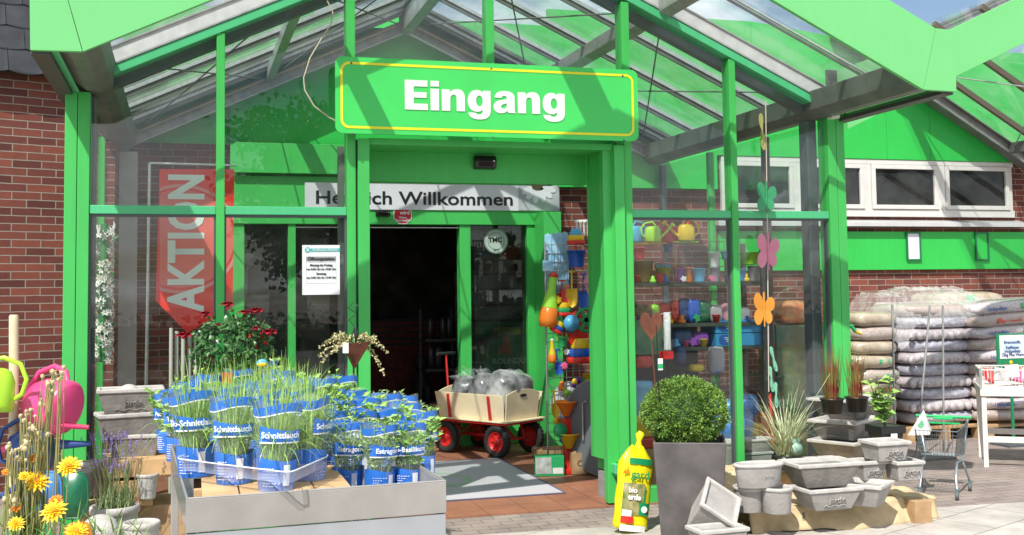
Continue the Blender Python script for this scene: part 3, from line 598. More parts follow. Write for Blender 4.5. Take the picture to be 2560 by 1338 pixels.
def sensor(px, py, Y, w, h, nm, lb):
    p = aY(px, py, Y); t = thing(nm, lb, 'sensor', p); g = MB(); k = sc(p); w *= k; h *= k
    g.prism([(-w/2, 0, -h/2), (-w/2, -.05, -h/2+.01), (-w/2, -.065, h*.1), (-w/2, -.04, h/2), (-w/2, 0, h/2)], (w, 0, 0), BLACK); g.build('housing', t, bevel=.008)
    g = MB(); g.box(-w*.3, w*.3, -.072, -.058, -h*.3, 0, mat('dark_lens', (.02, .005, .01), .1)); g.build('lens', t)
    g = MB(); g.box(w*.33, w*.4, -.064, -.055, h*.05, h*.15, WHITE); g.build('indicator', t)
sensor(1210, 408, D+.40, 56, 34, 'motion_sensor', 'black motion sensor box on the green lintel under the Eingang sign')
sensor(956, 534, YB-.10, 36, 18, 'door_sensor', 'small black sensor just above the dark doorway, left of the red sticker')
p = aY(1240, 603, YB-.02); tm = thing('round_sticker', 'round pale sticker with black TMC lettering on the right door glass', 'sticker', p); r = 31*sc(p)
g = MB(); g.lathe([(0, .003), (r, .003), (r, 0), (0, 0)], mat('sticker_pale', (.42, .52, .46), .5), 32, T=Matrix.Rotation(R(90), 4, 'X'), smooth=False); g.build('disc', tm)
g = MB(); g.lathe([(r*.97, .0036), (r*.92, .0036)], GREYF, 32, T=Matrix.Rotation(R(90), 4, 'X')); g.lathe([(r*.70, .0036), (r*.66, .0036)], GREYF, 32, T=Matrix.Rotation(R(90), 4, 'X')); g.build('ring', tm)
text('TMC', .072, BLACK, FM(-.01, -.005, .01), tm, bold=.04); text('2010', .03, BLACK, FM(0, -.005, -.095), tm, bold=.01)
for k in range(0):
    a = R(205-k*9.0); text('TMC Agentur Kundenservice G'[k % 27], .026, BLACK, Matrix.Translation((r*.81*math.cos(a), -.005, r*.81*math.sin(a))) @ Matrix.Rotation(R(90), 4, 'X') @ Matrix.Rotation(a-R(90), 4, 'Z'), tm, name='ring_letter') if 'TMC Agentur Kundenservice G'[k % 27] != ' ' else None
# opening hours poster
Yp = D+.03; p = aY(803, 675, Yp); k = sc(p); po_ = thing('opening_hours_poster', 'white opening hours poster with a turquoise heading on the glass left of the doorway', 'poster', p)
w, h = 93*k, 124*k
g = MB(); g.box(-w/2, w/2, 0, .012, -h/2, h/2, WHP); g.build('sheet', po_, bevel=.001)
TQ = mat('turquoise_print', (.10, .45, .45), .5); GRP = mat('grey_print', (.28, .29, .30), .6)
g = MB(); g.box(-w*.34, w*.5, -.001, 0, h*.36, h*.435, TQ); g.lathe([(0, .0015), (.021, .0015)], TQ, 18, T=Matrix.Translation((-w*.36, 0, h*.40)) @ Matrix.Rotation(R(90), 4, 'X')); g.build('heading', po_)
text('X', .034, WHITE, FM(-w*.36, -.003, h*.40), po_, bold=.02); text('Raiffeisen-Markt', .026, WHP, FM(w*.10, -.003, h*.398), po_, bold=.0)
g = MB(); g.box(-w*.40, w*.40, -.001, 0, h*.175, h*.27, GRP); g.build('heading', po_); text('Öffnungszeiten', .031, BLACK, FM(0, -.003, h*.222), po_, bold=.012)
g = MB()
for a_, b_, c_, d_ in ((-.40, .40, -.27, -.264), (-.40, .40, .155, .161), (-.40, -.394, -.264, .155), (.394, .40, -.264, .155)): g.box(w*a_, w*b_, -.001, 0, h*c_, h*d_, GRP)
g.build('frame_line', po_)
for i, (s_, zz) in enumerate((('Montag bis Freitag', .095), ('von 8.00 Uhr bis 18.00 Uhr', .015), ('Samstag', -.075), ('von 8.00 Uhr bis 13.00 Uhr', -.155))): text(s_, .0185 if i % 2 else .021, BLACK, FM(0, -.003, h*zz), po_, bold=.022)
# product poster behind right door glass
p = aY(1248, 880, YB+.02); k = sc(p); ps = thing('product_poster', 'dark green product poster with orange leaf behind the right door glass', 'poster', p)
g = MB(); g.box(-66*k, 66*k, 0, .01, -80*k, 75*k, mat('poster_green', (.02, .10, .05), .5, var=.5, vscale=6)); g.build('sheet', ps)
g = MB(); OR = mat('dull_orange', (.30, .06, .02), .6); g.prism([(-.02, -.004, -.02), (.05, -.004, .10), (.03, -.004, .11), (.08, -.004, .17), (.13, -.004, .11), (.11, -.004, .10), (.15, -.004, -.02)], (0, .003, 0), OR); g.box(-.06, .24, -.003, -.001, .18, .26, mat('dull_yellow', (.30, .28, .03), .6)); g.build('picture', ps)
text('ROUNDUP', .085, mat('dull_white', (.3, .36, .34), .6), FM(.13, -.004, -.10), ps, bold=.03)
# security camera
p = aY(2090, 276, D-.05); k = sc(p); cm = thing('security_camera', 'small cream security camera on top of the right porch post', 'camera', p)
CR = mat('cream_plastic', (.55, .47, .36), .45); g = MB(); g.box(-.04, .04, -.06, .05, -.035, .04, CR); g.build('housing', cm, bevel=.008)
g = MB(); g.lathe([(0, 0), (.012, 0), (.026, .004), (.028, .012), (.028, 0)], BLACK, 16, T=Matrix.Translation((-.004, -.058, 0)) @ Matrix.Rotation(R(90), 4, 'X')); g.build('lens', cm)
g = MB(); g.box(-.05, .02, -.02, .05, -.065, -.035, WHITE); g.tube([(.04, .02, 0), (.10, .02, -.02), (.09, .03, -.06)], .005, BLACK, 6); g.build('bracket', cm)
# notice boards on the green band
for px, pw, m_, lb in ((2283, 42, mat('paper_lilac', (.72, .72, .80), .5), 'narrow white notice in a green frame on the green wall band'), (2454, 40, GB, 'empty green notice frame on the green wall band at the right')):
    p = aY(px, 616, YB-.055); k = sc(p); t = thing('notice_frame', lb, 'notice', p); w, h = pw*k*.5, 36*k; g = MB(); dg_ = mat('dark_green_frame', (.01, .16, .06), .4)
    for b_ in ((-w, w, h-.02, h), (-w, w, -h, -h+.02), (-w, -w+.02, -h+.02, h-.02), (w-.02, w, -h+.02, h-.02)): g.box(b_[0], b_[1], -.02, 0, b_[2], b_[3], dg_)
    g.build('frame', t, bevel=.002); g = MB(); g.box(-w+.02, w-.02, -.008, -.002, -h+.02, h-.02, m_); g.build('sheet', t)
# doormat
mm = bpy.data.materials.new('mat_pile'); mm.use_nodes = True; n = mm.node_tree; b = n.nodes['Principled BSDF']; b.inputs['Roughness'].default_value = 1
t = n.nodes.new('ShaderNodeTexCoord'); q = n.nodes.new('ShaderNodeTexNoise'); q.inputs['Scale'].default_value = 160; n.links.new(t.outputs['Object'], q.inputs['Vector'])
r_ = n.nodes.new('ShaderNodeValToRGB'); r_.color_ramp.elements[0].color = (.36, .355, .38, 1); r_.color_ramp.elements[1].color = (.54, .53, .56, 1); n.links.new(q.outputs['Fac'], r_.inputs[0]); n.links.new(r_.outputs[0], b.inputs['Base Color'])
dm = thing('doormat', 'large grey lilac doormat with faded green swirls on the porch floor', 'doormat', (2.1, 9.35, .009)); mo = -Vector((2.1, 9.35, .009))
g = MB(); g.box(1.30, 2.86, 8.40, 10.32, .010, .018, mm); o = g.build('pile', dm); o.location = mo
g = MB()
for a_, b_, c_, d_ in ((1.28, 2.88, 8.375, 8.399), (1.28, 2.88, 10.321, 10.345), (1.275, 1.299, 8.40, 10.32), (2.861, 2.885, 8.40, 10.32)): g.box(a_, b_, c_, d_, .010, .0165, mat('mat_edge', (.10, .10, .17), .8))
o = g.build('edge', dm); o.location = mo
GSW = mat('faded_green', (.28, .50, .24), 1, var=.25, vscale=30)
def ring(cx_, cy_, r0, w_, a0, a1, z, sx=1, sy=1):
    g = MB(); P = []; n_ = 28
    for i in range(n_+1):
        a = R(a0+(a1-a0)*i/n_); ww = w_*math.sin(math.pi*(i+.5)/(n_+1))**.5
        for rr_ in (r0-ww/2, r0+ww/2): P.append((cx_+rr_*math.cos(a)*sx, cy_+rr_*math.sin(a)*sy, z))
    g.add(P, [(2*i, 2*i+1, 2*i+3, 2*i+2) for i in range(n_)], GSW); return g
for i, a_ in enumerate(((1.9, 9.3, .42, .05, 20, 300), (2.05, 9.25, .26, .04, 160, 420), (1.6, 9.9, .35, .05, 0, 200))): o = ring(*a_, .0188+i*.0004).build('swirl', dm); o.location = mo

# ------------------------------------------------------------------ hand cart in the porch
def wheel(nm, par, r, w, M, hub=RED):
    g = MB(); g.lathe([(r*.62, -w*.36), (r*.80, -w*.5), (r*.93, -w*.46), (r, -w*.25), (r, w*.25), (r*.93, w*.46), (r*.80, w*.5), (r*.62, w*.36), (r*.62, -w*.36)], TYRE, 26, T=M)
    for k in range(26):
        a = 2*math.pi*k/26; c_ = M @ Vector((r*1.0*math.cos(a), r*1.0*math.sin(a), 0)); g.bar(M @ Vector((r*1.004*math.cos(a), r*1.004*math.sin(a), -w*.3)), M @ Vector((r*1.004*math.cos(a+.1), r*1.004*math.sin(a+.1), w*.3)), .012, .008, TYRE)
    o = g.build('wheel', par)
    g = MB(); g.lathe([(0, w*.2), (r*.2, w*.25), (r*.22, w*.05), (r*.5, w*.05), (r*.56, w*.3), (r*.62, w*.34), (r*.62, -w*.34), (r*.56, -w*.3), (r*.5, -w*.05), (r*.2, -w*.1), (0, -w*.1)], hub, 20, T=M)
    for k in range(6): a = 2*math.pi*k/6; g.bar(M @ Vector((r*.2*math.cos(a), r*.2*math.sin(a), w*.1)), M @ Vector((r*.52*math.cos(a), r*.52*math.sin(a), w*.08)), .018, .012, hub)
    g.build('rim', o); return o
th = math.atan2(-.61, .39); wc = Vector((2.90, 10.78, .01)); wg = thing('hand_wagon', 'pale wooden pull wagon with red frame and air tyres parked in the porch', 'wagon', wc, th)
Lw, Ww = .68, .50
for sx_ in (-1, 1):
    for sy_ in (-1, 1): wheel('wheel', wg, .155, .075, Matrix.Translation((sx_*Lw/2, sy_*Ww/2, .155)) @ Matrix.Rotation(R(90 if sy_ < 0 else -90), 4, 'X'))
g = MB(); g.bar((-Lw/2, -Ww/2+.04, .155), (-Lw/2, Ww/2-.04, .155), .022, .022, RED); g.bar((Lw/2, -Ww/2+.04, .155), (Lw/2, Ww/2-.04, .155), .022, .022, RED); g.bar((-Lw/2, 0, .165), (Lw/2, 0, .165), .025, .025, RED)
for sx_ in (-1, 1):
    for sy_ in (-1, 1): g.bar((sx_*Lw/2, sy_*.15, .16), (sx_*(Lw/2-.06), sy_*.16, .31), .02, .02, RED)
    g.bar((sx_*Lw/2, 0, .17), (sx_*(Lw/2-.2), 0, .31), .02, .02, RED)
g.build('axle_frame', wg)
BL, BW = .96, .56; g = MB(); g.box(-BL/2, BL/2, -BW/2, BW/2, .312, .335, RED); g.build('bed_frame', wg, bevel=.008)
g = MB(); g.box(-BL/2-.012, BL/2+.012, -BW/2-.012, BW/2+.012, .336, .352, WOODP); g.build('bed', wg, bevel=.003)
for sy_ in (-1, 1):
    g = MB(); y = sy_*(BW/2-.03); g.prism([(-BL/2+.05, y, .353), (BL/2-.05, y, .353), (BL/2-.02, y+sy_*.04, .60), (-BL/2+.02, y+sy_*.04, .60)], (0, .012, 0), WOODP); g.build('side_board', wg, bevel=.003)
    for xx in (-BL*.28, BL*.28): g = MB(); g.bar((xx, y+sy_*.02+.006, .335), (xx, y+sy_*.055+.006, .585), .022, .02, RED); g.build('side_strap', wg)
for sx_ in (-1, 1):
    g = MB(); x = sx_*(BL/2-.055); n_ = 10; top = [(x+sx_*.03, -BW/2+.035+ (BW-.07)*k/n_, .60+.05*math.sin(math.pi*k/n_)) for k in range(n_+1)]
    g.prism([(x, -BW/2+.045, .353), (x, BW/2-.045, .353)]+top[::-1], (.012, 0, 0), WOODP); e_ = g.build('end_board', wg, bevel=.003)
    g = MB(); g.prism([(x+sx_*.026+(.013 if sx_ > 0 else -.002), .05*math.cos(a*math.pi/6)*(1), .585+.014*math.sin(a*math.pi/6)) for a in range(12)], (.002, 0, 0), BLACK); g.build('grip_hole', e_)
g = MB(); g.tube([(-Lw/2-.02, 0, .2), (-BL/2-.05, 0, .30), (-BL/2-.10, .0, .95)], .012, RED, 8); g.build('drawbar', wg)
g = MB(); g.tube([(-BL/2-.10, -.13, .96), (-BL/2-.10, .13, .96)], .017, DARK, 8); g.build('grip', wg)
# bags in the wagon
def pillow(w, d, h, m, e=.45, n=26, k=12, wr=0.0, M=None, mb=None):
    g = mb or MB(); P = []; f_ = lambda v, ee: math.copysign(abs(v)**ee, v); sd_ = rnd(0, 9)
    for i in range(k+1):
        t = -math.pi/2+math.pi*i/k
        for j in range(n):
            a = 2*math.pi*j/n; ct = f_(math.cos(t), .38); x = w/2*ct*f_(math.cos(a), e); y = d/2*ct*f_(math.sin(a), e); z = h/2*f_(math.sin(t), .75)
            s_ = 1+wr*(math.sin(a*7+sd_+z*30)+math.sin(a*3-sd_*2+i))*.5; v = Vector((x*s_, y*s_, z*s_+h/2)); P.append(M @ v if M else v)
    g.add(P, [(i*n+j, i*n+(j+1) % n, (i+1)*n+(j+1) % n, (i+1)*n+j) for i in range(k) for j in range(n)], m, True); return g
BAGK = mat('black_printed_bag', (.05, .05, .055), .25, col2=(.30, .30, .32), vscale=9, detail=6, coat=.6); BAGW = mat('white_bag', (.62, .62, .63), .3, var=.15, vscale=6, coat=.5)
Rw = Matrix.Rotation(th, 4, 'Z')
for i, (x, y, w, d, h, m_, tl, lb) in enumerate(((-.30, .02, .28, .46, .34, BAGK, 18, 'black and white bag at the left end of the wagon load'), (-.04, -.02, .30, .48, .40, BAGK, 24, 'black printed bag lying in the middle of the wagon'), (.22, .0, .36, .48, .42, mat('white_black_bag', (.03, .03, .035), .25, col2=(.66, .66, .68), vscale=4.5, coat=.5), 16, 'rounded white bag with dark edge at the right end of the wagon'))):
    M = Matrix.Rotation(R(tl), 4, 'Y'); g = pillow(w, d, h, m_, .7, wr=.05, M=M); q = wc+Rw @ Vector((x, y, .40)); o = g.build('goods_bag'); place(o, q, th); tag(o, lb, 'bag', 'bags in the wagon')
# clear crumpled film
FILM = mat('clear_film', (.85, .87, .9), .12, trans=.86, spec=.8, bump=.8, bscale=9)
g = MB(); 
for k in range(34):
    a_ = Vector((rnd(-.16, .16), rnd(-.14, .14), rnd(-.02, .06))); g.add([a_, a_+Vector((rnd(-.09, .09), rnd(-.09, .09), rnd(.0, .09))), a_+Vector((rnd(-.09, .09), rnd(-.09, .09), rnd(-.02, .09))), a_+Vector((rnd(-.05, .05), rnd(-.05, .05), -.03))], [(0, 1, 2), (0, 2, 3)], FILM, True)
o = g.build('plastic_film'); place(o, wc+Rw @ Vector((-.26, .05, .70)), th); tag(o, 'crumpled clear plastic film on the left bag in the wagon', 'plastic film')
# big tent-like white bag with black piping behind wagon
bb = thing('folded_grill_cover', 'round white and black edged cover leaning behind the right end of the wagon', 'cover', aZ(1335, 1105) + Vector((.10, .12, .01)))
g = MB(); g.lathe([(0, -.03), (.30, -.028), (.37, -.01), (.37, .01), (.30, .028), (0, .03)], BAGW, 30, T=Matrix.Translation((-.12, 0, .40)) @ Matrix.Rotation(R(82), 4, 'X')); g.build('panel', bb)
g = MB(); g.tube([(-.12+.375*math.cos(a*math.pi/14), -.03, .40+.375*math.sin(a*math.pi/14)) for a in range(28)], .009, BLACK, 6, closed=True); g.build('piping', bb)
# straw bale
STR = mat('straw', (.42, .30, .12), .8, var=.35, vscale=30); p = aZ(1112, 1118)+Vector((.03, .04, .01)); sb = thing('straw_bale', 'shaggy straw bale standing behind the left wheel of the wagon', 'bale', p, R(10))
g = MB(); g.box(-.13, .13, -.10, .10, 0, .42, STR)
sb1 = g.build('core', sb, bevel=.03, seg=3); g = MB()
for _ in range(1500):
    a = rnd(0, 6.28); x = .14*math.copysign(min(1, abs(math.cos(a))*1.3), math.cos(a)); y = .11*math.copysign(min(1, abs(math.sin(a))*1.3), math.sin(a)); z = rnd(0, .44)
    d = Vector((rnd(-1, 1)+x*4, rnd(-1, 1)+y*5, rnd(-1, .6))).normalized(); g.blade((x, y, z), d, rnd(.04, .12), .004, STR, rnd(0, 1), 3)
g.build('straw', sb)

# ------------------------------------------------------------------ toys and the wire rack
def plast(nm, c, **k): return mat('plastic_'+nm, c, .3, spec=.5, **k)
PC_ = {'yellow': (.80, .52, .02), 'red': (.65, .03, .02), 'blue': (.02, .10, .50), 'sky': (.10, .42, .72), 'green': (.02, .36, .12), 'lime': (.32, .68, .05), 'pink': (.80, .12, .28), 'orange': (.85, .22, .02), 'purple': (.22, .05, .36), 'white': (.75, .75, .74), 'rose': (.70, .30, .38), 'olive': (.38, .38, .03), 'brown': (.20, .12, .03), 'navy': (.015, .05, .17), 'dgreen': (.01, .13, .06), 'grey': (.42, .38, .42)}
PL = {k: plast(k, v) for k, v in PC_.items()}
def bucket(lb, p, r, h, c, handle=None, cat='bucket', group=None, rot=0, tilt=None, hang=False):
    t = thing('toy_bucket' if cat == 'bucket' else cat.replace(' ', '_'), lb, cat, p, rot, group, tilt); g = MB(); m = PL[c]
    g.lathe([(0, 0), (r*.74, 0), (r*.76, .01), (r*.97, h*.96), (r*1.07, h*.965), (r*1.07, h), (r*.95, h), (r*.72, .015), (0, .015)], m, 22); g.build('body', t)
    if handle:
        g = MB(); a0 = -.2 if hang else 1; g.tube([(r*1.06*math.cos(a), (r*.9*math.sin(a)) if not hang else 0, h*.95-(r*.85*math.sin(a) if hang else -.0)) for a in [math.pi*i/12 for i in range(13)]], .005, PL[handle], 6); g.build('handle', t)
    return t
def shovel(lb, p, l, c, rot=0, tilt=None, group=None):
    t = thing('toy_shovel', lb, 'toy shovel', p, rot, group, tilt); g = MB(); m = PL[c]; w = l*.15
    n_ = 8; P = []
    for i in range(n_+1):
        u = i/n_; z = -l*.5*u; ww = w*(1 if u < .6 else math.sqrt(max(0, 1-((u-.6)/.4)**2))*.98+.02)
        for k in range(5): v = (k-2)/2; P.append((ww*v, .018*(1-v*v)*(1 if u > .02 else .4), z))
    g.add(P, [(i*5+k, i*5+k+1, i*5+k+6, i*5+k+5) for i in range(n_) for k in range(4)], m, True); g.build('blade', t)
    g = MB(); g.tube([(0, .005, 0), (0, .005, l*.42)], [.009, .007], m, 8); g.bar((-.03, .005, l*.45), (.03, .005, l*.45), .014, .014, m); g.build('handle', t); return t
def wcan(lb, p, s, c, rot=0, tilt=None, group=None, sp=None):
    """toy or garden watering can, long axis x, spout towards +x"""
    t = thing('watering_can', lb, 'watering can', p, rot, group, tilt); m = PL[c]; g = MB()
    g.lathe([(0, 0), (.095*s, 0), (.105*s, .01*s), (.10*s, .16*s), (.075*s, .19*s), (.05*s, .195*s), (.045*s, .185*s), (0, .18*s)], m, 26, sx=1.0, sy=.72); g.build('body', t)
    g = MB(); g.tube([(.08*s, 0, .04*s), (.16*s, 0, .10*s), (.26*s, 0, .20*s)], [.022*s, .016*s, .012*s], PL[sp or c], 10); g.build('spout', t)
    g = MB(); g.tube([(-.09*s, 0, .05*s), (-.15*s, 0, .09*s), (-.16*s, 0, .17*s), (-.10*s, 0, .235*s), (0, 0, .25*s), (.05*s, 0, .19*s)], .012*s, m, 10); g.build('handle', t)
    g = MB(); g.lathe([(.012*s, 0), (.034*s, .03*s), (.034*s, .038*s), (0, .040*s)], PL[sp or c], 14, T=Matrix.Translation((.255*s, 0, .195*s)) @ Matrix.Rotation(R(50), 4, 'Y')); g.build('rose', t)
    return t
def skittle(lb, p, h, c1, c2, cap, tilt=None):
    t = thing('toy_skittle', lb, 'toy skittle', p, 0, None, tilt); g = MB(); g.lathe([(0, 0), (h*.14, 0), (h*.17, h*.12), (h*.16, h*.33), (h*.15, h*.34)], PL[c2], 16); g.build('foot', t)
    g = MB(); g.lathe([(h*.15, h*.345), (h*.12, h*.5), (h*.07, h*.7), (h*.08, h*.8), (h*.07, h*.9)], PL[c1], 16); g.build('body', t); g = MB(); g.lathe([(h*.07, h*.9), (h*.09, h*.91), (h*.06, h*.97), (0, h)], PL[cap], 14); g.build('cap', t)
def boat(lb, p, s, rot=0, hull='red', mid='green', top='yellow', sail=None, tilt=None):
    t = thing('toy_boat', lb, 'toy boat', p, rot, 'toy boats hanging on the wire rack', tilt)
    for nm, m, a, b, z0, z1 in (('hull', hull, 1, 1.05, 0, .22), ('deck', mid, .92, .9, .225, .5), ('cabin', top, .75, .5, .505, .85)):
        g = MB(); g.lathe([(0, z0*s), (a*s*.5*.94, z0*s), (a*s*.5, (z0+.03)*s), (b*s*.5, (z1-.03)*s), (b*s*.46, z1*s), (0, z1*s)], PL[m], 18, sy=.62); g.build(nm, t)
    if sail: g = MB(); g.prism([(-.3*s, 0, .86*s), (.3*s, 0, .86*s), (.05*s, 0, 1.9*s)], (0, .02*s, 0), PL[sail]); g.build('sail', t)
    return t
Yr = 9.55
rk = thing('wire_rack', 'silver wire grid rack hung with plastic toys behind the right doorpost', 'rack', (3.35, Yr, 0)); rko = -Vector((3.35, Yr, 0))
WIRE = mat('rack_wire', (.40, .40, .41), .35, .6); xL = aY(1366, 800, Yr).x; xR = aY(1500, 800, Yr+.1).x; zT = aY(1400, 612, Yr).z; zB = .10
g = MB(); nx = 9
for i in range(nx+1): x = xL+(xR-xL)*i/nx; g.tube([(x, Yr, zB), (x, Yr, zT)], .0035, WIRE, 5)
z = zB
while z <= zT+.001: g.tube([(xL, Yr-.004, z), (xR, Yr-.004, z)], .0035 if (z-zB) % .5 > .01 else .005, WIRE, 5); z += (zT-zB)/24
o = g.build('front_grid', rk); o.location = rko
g = MB()
for (x, y) in ((xL, Yr+.012), (xR, Yr+.012)): g.tube([(x, y, 0.01), (x, y, zT+.01)], .010, WIRE, 8)
o = g.build('upright', rk); o.location = rko
T_ = lambda px, py, Y=Yr-.09: aY(px, py, Y)
CARDM = mat('blister_card', (.20, .45, .70), .4, col2=(.45, .70, .85), vscale=7)
for i, px in enumerate((1372, 1386, 1400, 1414)):
    p = T_(px, 700, Yr+.05); g = MB(); h = 78*sc(p); g.prism([(-.032, 0, -h*1.0), (.032, 0, -h), (.032, 0, h*(1.42+.02*i)), (0, 0, h*(1.5+.02*i)), (-.032, 0, h*(1.42+.02*i))], (0, .03, 0), CARDM); o = g.build('toy_pack', bevel=.003); place(o, p, R(-8)); tag(o, ['leftmost', 'second', 'third', 'rightmost'][i]+' of the four tall light blue toy packs at the top of the wire rack', 'toy pack', 'tall light blue toy packs on the rack')
bucket('blue castle bucket with green handle hanging at the top of the rack', T_(1441, 668), .085, .15, 'blue', 'green', hang=True)
boat('yellow and red toy boat on top of the blue castle bucket', T_(1440, 612), .17, hull='red', mid='yellow', top='sky')
g = MB(); p = T_(1455, 560)
for i in range(4): g.tube([(-.05+i*.035, 0, -.11), (-.05+i*.035, 0, .0), (-.055+i*.037, -.01, .02)], [.009, .010, .014], PL['white'], 8)
g.tube([(-.07, 0, .025), (.07, 0, .03)], .011, PL['white'], 6); o = g.build('toy_rake'); place(o, p); tag(o, 'white plastic rakes standing above the yellow toy boat', 'toy rake')
wcan('pink toy watering can hanging upside down near the top of the wire rack', T_(1463, 690), .72, 'rose', tilt=(R(0), R(112)))
shovel('small blue toy shovel hanging beside the pink watering can', T_(1459, 728), .34, 'blue')
shovel('small yellow toy shovel hanging on the middle of the rack', T_(1430, 722), .34, 'yellow')
skittle('lime and orange toy skittle in a clear bag at the left edge of the rack', T_(1368, 818), .50, 'lime', 'orange', 'red', tilt=(0, R(8)))
p = T_(1370, 664); g = MB(); g.box(-.05, .05, 0, .004, -.05, .045, CARDM); o = g.build('header_card'); place(o, p); tag(o, 'blue header card of the skittle bag at the left edge of the rack', 'card')
boat('toy boat with yellow top and red sail on the left half of the rack', T_(1409, 790), .14, sail='red')
boat('tilted blue and yellow toy boat low on the left of the rack', T_(1388, 832), .13, tilt=(0, R(30)), mid='blue')
p = T_(1465, 800); g = MB(); g.lathe([(.10, -.02), (.115, 0), (.10, .02), (.085, 0), (.10, -.02)], PL['green'], 24, T=Matrix.Rotation(R(90), 4, 'X'))
for k in range(3): a = k*math.pi/3; g.bar((-.1*math.cos(a), 0, -.1*math.sin(a)), (.1*math.cos(a), 0, .1*math.sin(a)), .02, .03, PL['green'])
o = g.build('toy_sieve'); place(o, p); tag(o, 'round green sand sieve hanging on the right of the rack', 'sieve')
g = MB(); g.lathe([(0, 0), (.06, .0), (.075, .05), (.0, .06)], PL['sky'], 18, T=Matrix.Rotation(R(90), 4, 'X')); o = g.build('toy_mould'); place(o, T_(1424, 808)); tag(o, 'round light blue sand mould left of the green sieve', 'toy mould')
boat('large toy ferry with red hull and yellow deck below the green sieve', T_(1452, 908), .26, mid='blue', hull='red', top='yellow', sail='red')
skittle('yellow toy figure bottle with white top in the lower left of the rack', T_(1381, 908), .22, 'yellow', 'orange', 'white')
g = MB(); g.lathe([(0, -.17), (.10, -.165), (.19, -.08), (.21, 0), (.19, .09), (.10, .16), (0, .17)], BAGW, 26, sy=1, T=Matrix.Rotation(R(90), 4, 'X') @ Matrix.Diagonal((1, 1, .25, 1))); o = g.build('white_hoop_toy'); place(o, aY(1430, 1010, Yr+.12)); tag(o, 'large white round toy seen through the lower wires of the rack', 'toy')
for i, (px, py, c, s) in enumerate(((1408, 965, 'orange', .05), (1437, 960, 'purple', .06), (1424, 990, 'lime', .06), (1448, 1015, 'yellow', .05), (1400, 1060, 'orange', .06), (1432, 1075, 'red', .055), (1452, 1100, 'yellow', .06), (1425, 1120, 'pink', .05), (1448, 1140, 'red', .05), (1396, 1045, 'sky', .045))):
    p = T_(px, py); t = thing('toy_figure', '', 'toy'); t.location = p
    nm = {'orange': 'orange', 'purple': 'purple', 'lime': 'lime green', 'yellow': 'yellow', 'red': 'red', 'pink': 'pink', 'sky': 'light blue'}[c]
    t['label'] = 'small %s sand toy on the rack, %s' % (nm, ['below the toy ferry at the left', 'beside the white round toy', 'in front of the white round toy', 'by the grey disc edge', 'left of the red and yellow water tower', 'right of the water tower funnel', 'right of the water tower, low down', 'just above the wooden crate', 'low beside the grey disc', 'above the water tower funnel'][i])
    t['group'] = 'small sand toys on the lower rack'
    for j in range(4): g = MB(); g.ball((rnd(-1, 1)*s*.6, 0, rnd(-1, 1)*s*.6), (s*rnd(.4, .6), s*.35, s*rnd(.4, .6)), PL[c] if j < 3 else PL['yellow' if c != 'yellow' else 'red'], 10); g.build('knob' if j else 'body', t)
# water tower toy: funnels, wheels
p = aZ(1418, 1185)+Vector((0, 0, .01)); k = sc(p); wt = thing('sand_mill', 'red and yellow sand mill toy with funnel and green wheels standing by the rack', 'sand mill', p); 
g = MB(); g.box(-.03, .06, -.04, .04, .0, .48, PL['red']); g.build('column', wt, bevel=.01)
for z_, x_ in ((.50, -.02), (.22, .0)): g = MB(); g.lathe([(0, z_), (.03, z_), (.095, z_+.13), (.10, z_+.13), (.10, z_+.12)], PL['yellow' if z_ < .4 else 'orange'], 18, T=Matrix.Translation((x_, -.06, 0))); g.build('funnel', wt)
for z_, x_ in ((.38, -.09), (.12, .10)): g = MB(); g.lathe([(0, 0), (.062, 0), (.062, .02), (0, .02)], PL['green'], 16, T=Matrix.Translation((x_, -.08, z_)) @ Matrix.Rotation(R(80), 4, 'X')); g.build('wheel', wt)
g = MB(); g.box(-.10, .12, -.1, .08, 0, .05, PL['red']); g.build('foot', wt, bevel=.01)
# green toy box and crate
p = aZ(1378, 1196)+Vector((0, .05, .01)); t = thing('toy_box', 'green toy box with a clear window on the floor by the rack', 'toy box', p, R(-12)); g = MB(); g.box(-.12, .13, 0, .14, 0, .17, PL['green']); g.build('carton', t, bevel=.003); g = MB(); g.box(-.118, .02, -.003, -.001, .02, .16, mat('toy_picture', (.25, .30, .28), .3, col2=(.6, .6, .58), vscale=14)); g.build('window', t); g = MB(); g.box(.03, .12, -.003, -.001, .02, .07, PL['white']); g.build('label', t)
def crate(lb, p, w, d, h, rot=0, txt=None, slats=3, m=WOOD, nm='wooden_crate'):
    t = thing(nm, lb, 'crate', p, rot); n_ = slats; sh_ = h/n_
    for side in (-1, 1):
        for k in range(n_):
            g = MB(); g.box(-w/2, w/2, side*d/2-.008, side*d/2+.008, k*sh_+.004, (k+1)*sh_-.012, m); g.build('slat', t, bevel=.002)
            g = MB(); g.box(side*w/2-.008, side*w/2+.008, -d/2+.009, d/2-.009, k*sh_+.004, (k+1)*sh_-.012, m); g.build('slat', t, bevel=.002)
    for a in (-1, 1):
        for b in (-1, 1): g = MB(); g.box(a*(w/2-.02)-.012, a*(w/2-.02)+.012, b*(d/2-.021)-.012, b*(d/2-.021)+.012, 0, h, m); g.build('corner_post', t)
    g = MB(); g.box(-w/2+.01, w/2-.01, -d/2+.01, d/2-.01, .0, .012, m); g.build('floor', t)
    if txt: text(txt, h*.36, mat('dark_brown_print', (.10, .05, .03), .8), FM(0, -d/2-.009, h*.48), t, bold=.01)
    return t
crate('small printed wooden crate on the floor under the wire rack, beside the sand mill', aZ(1462, 1190)+Vector((.06, .1, .01)), .30, .2, .20, R(-6), 'CERRO', 1)
crate('low wooden crate under the left half of the wire rack', aZ(1402, 1150)+Vector((0, .12, .01)), .42, .24, .10, 0, None, 1)
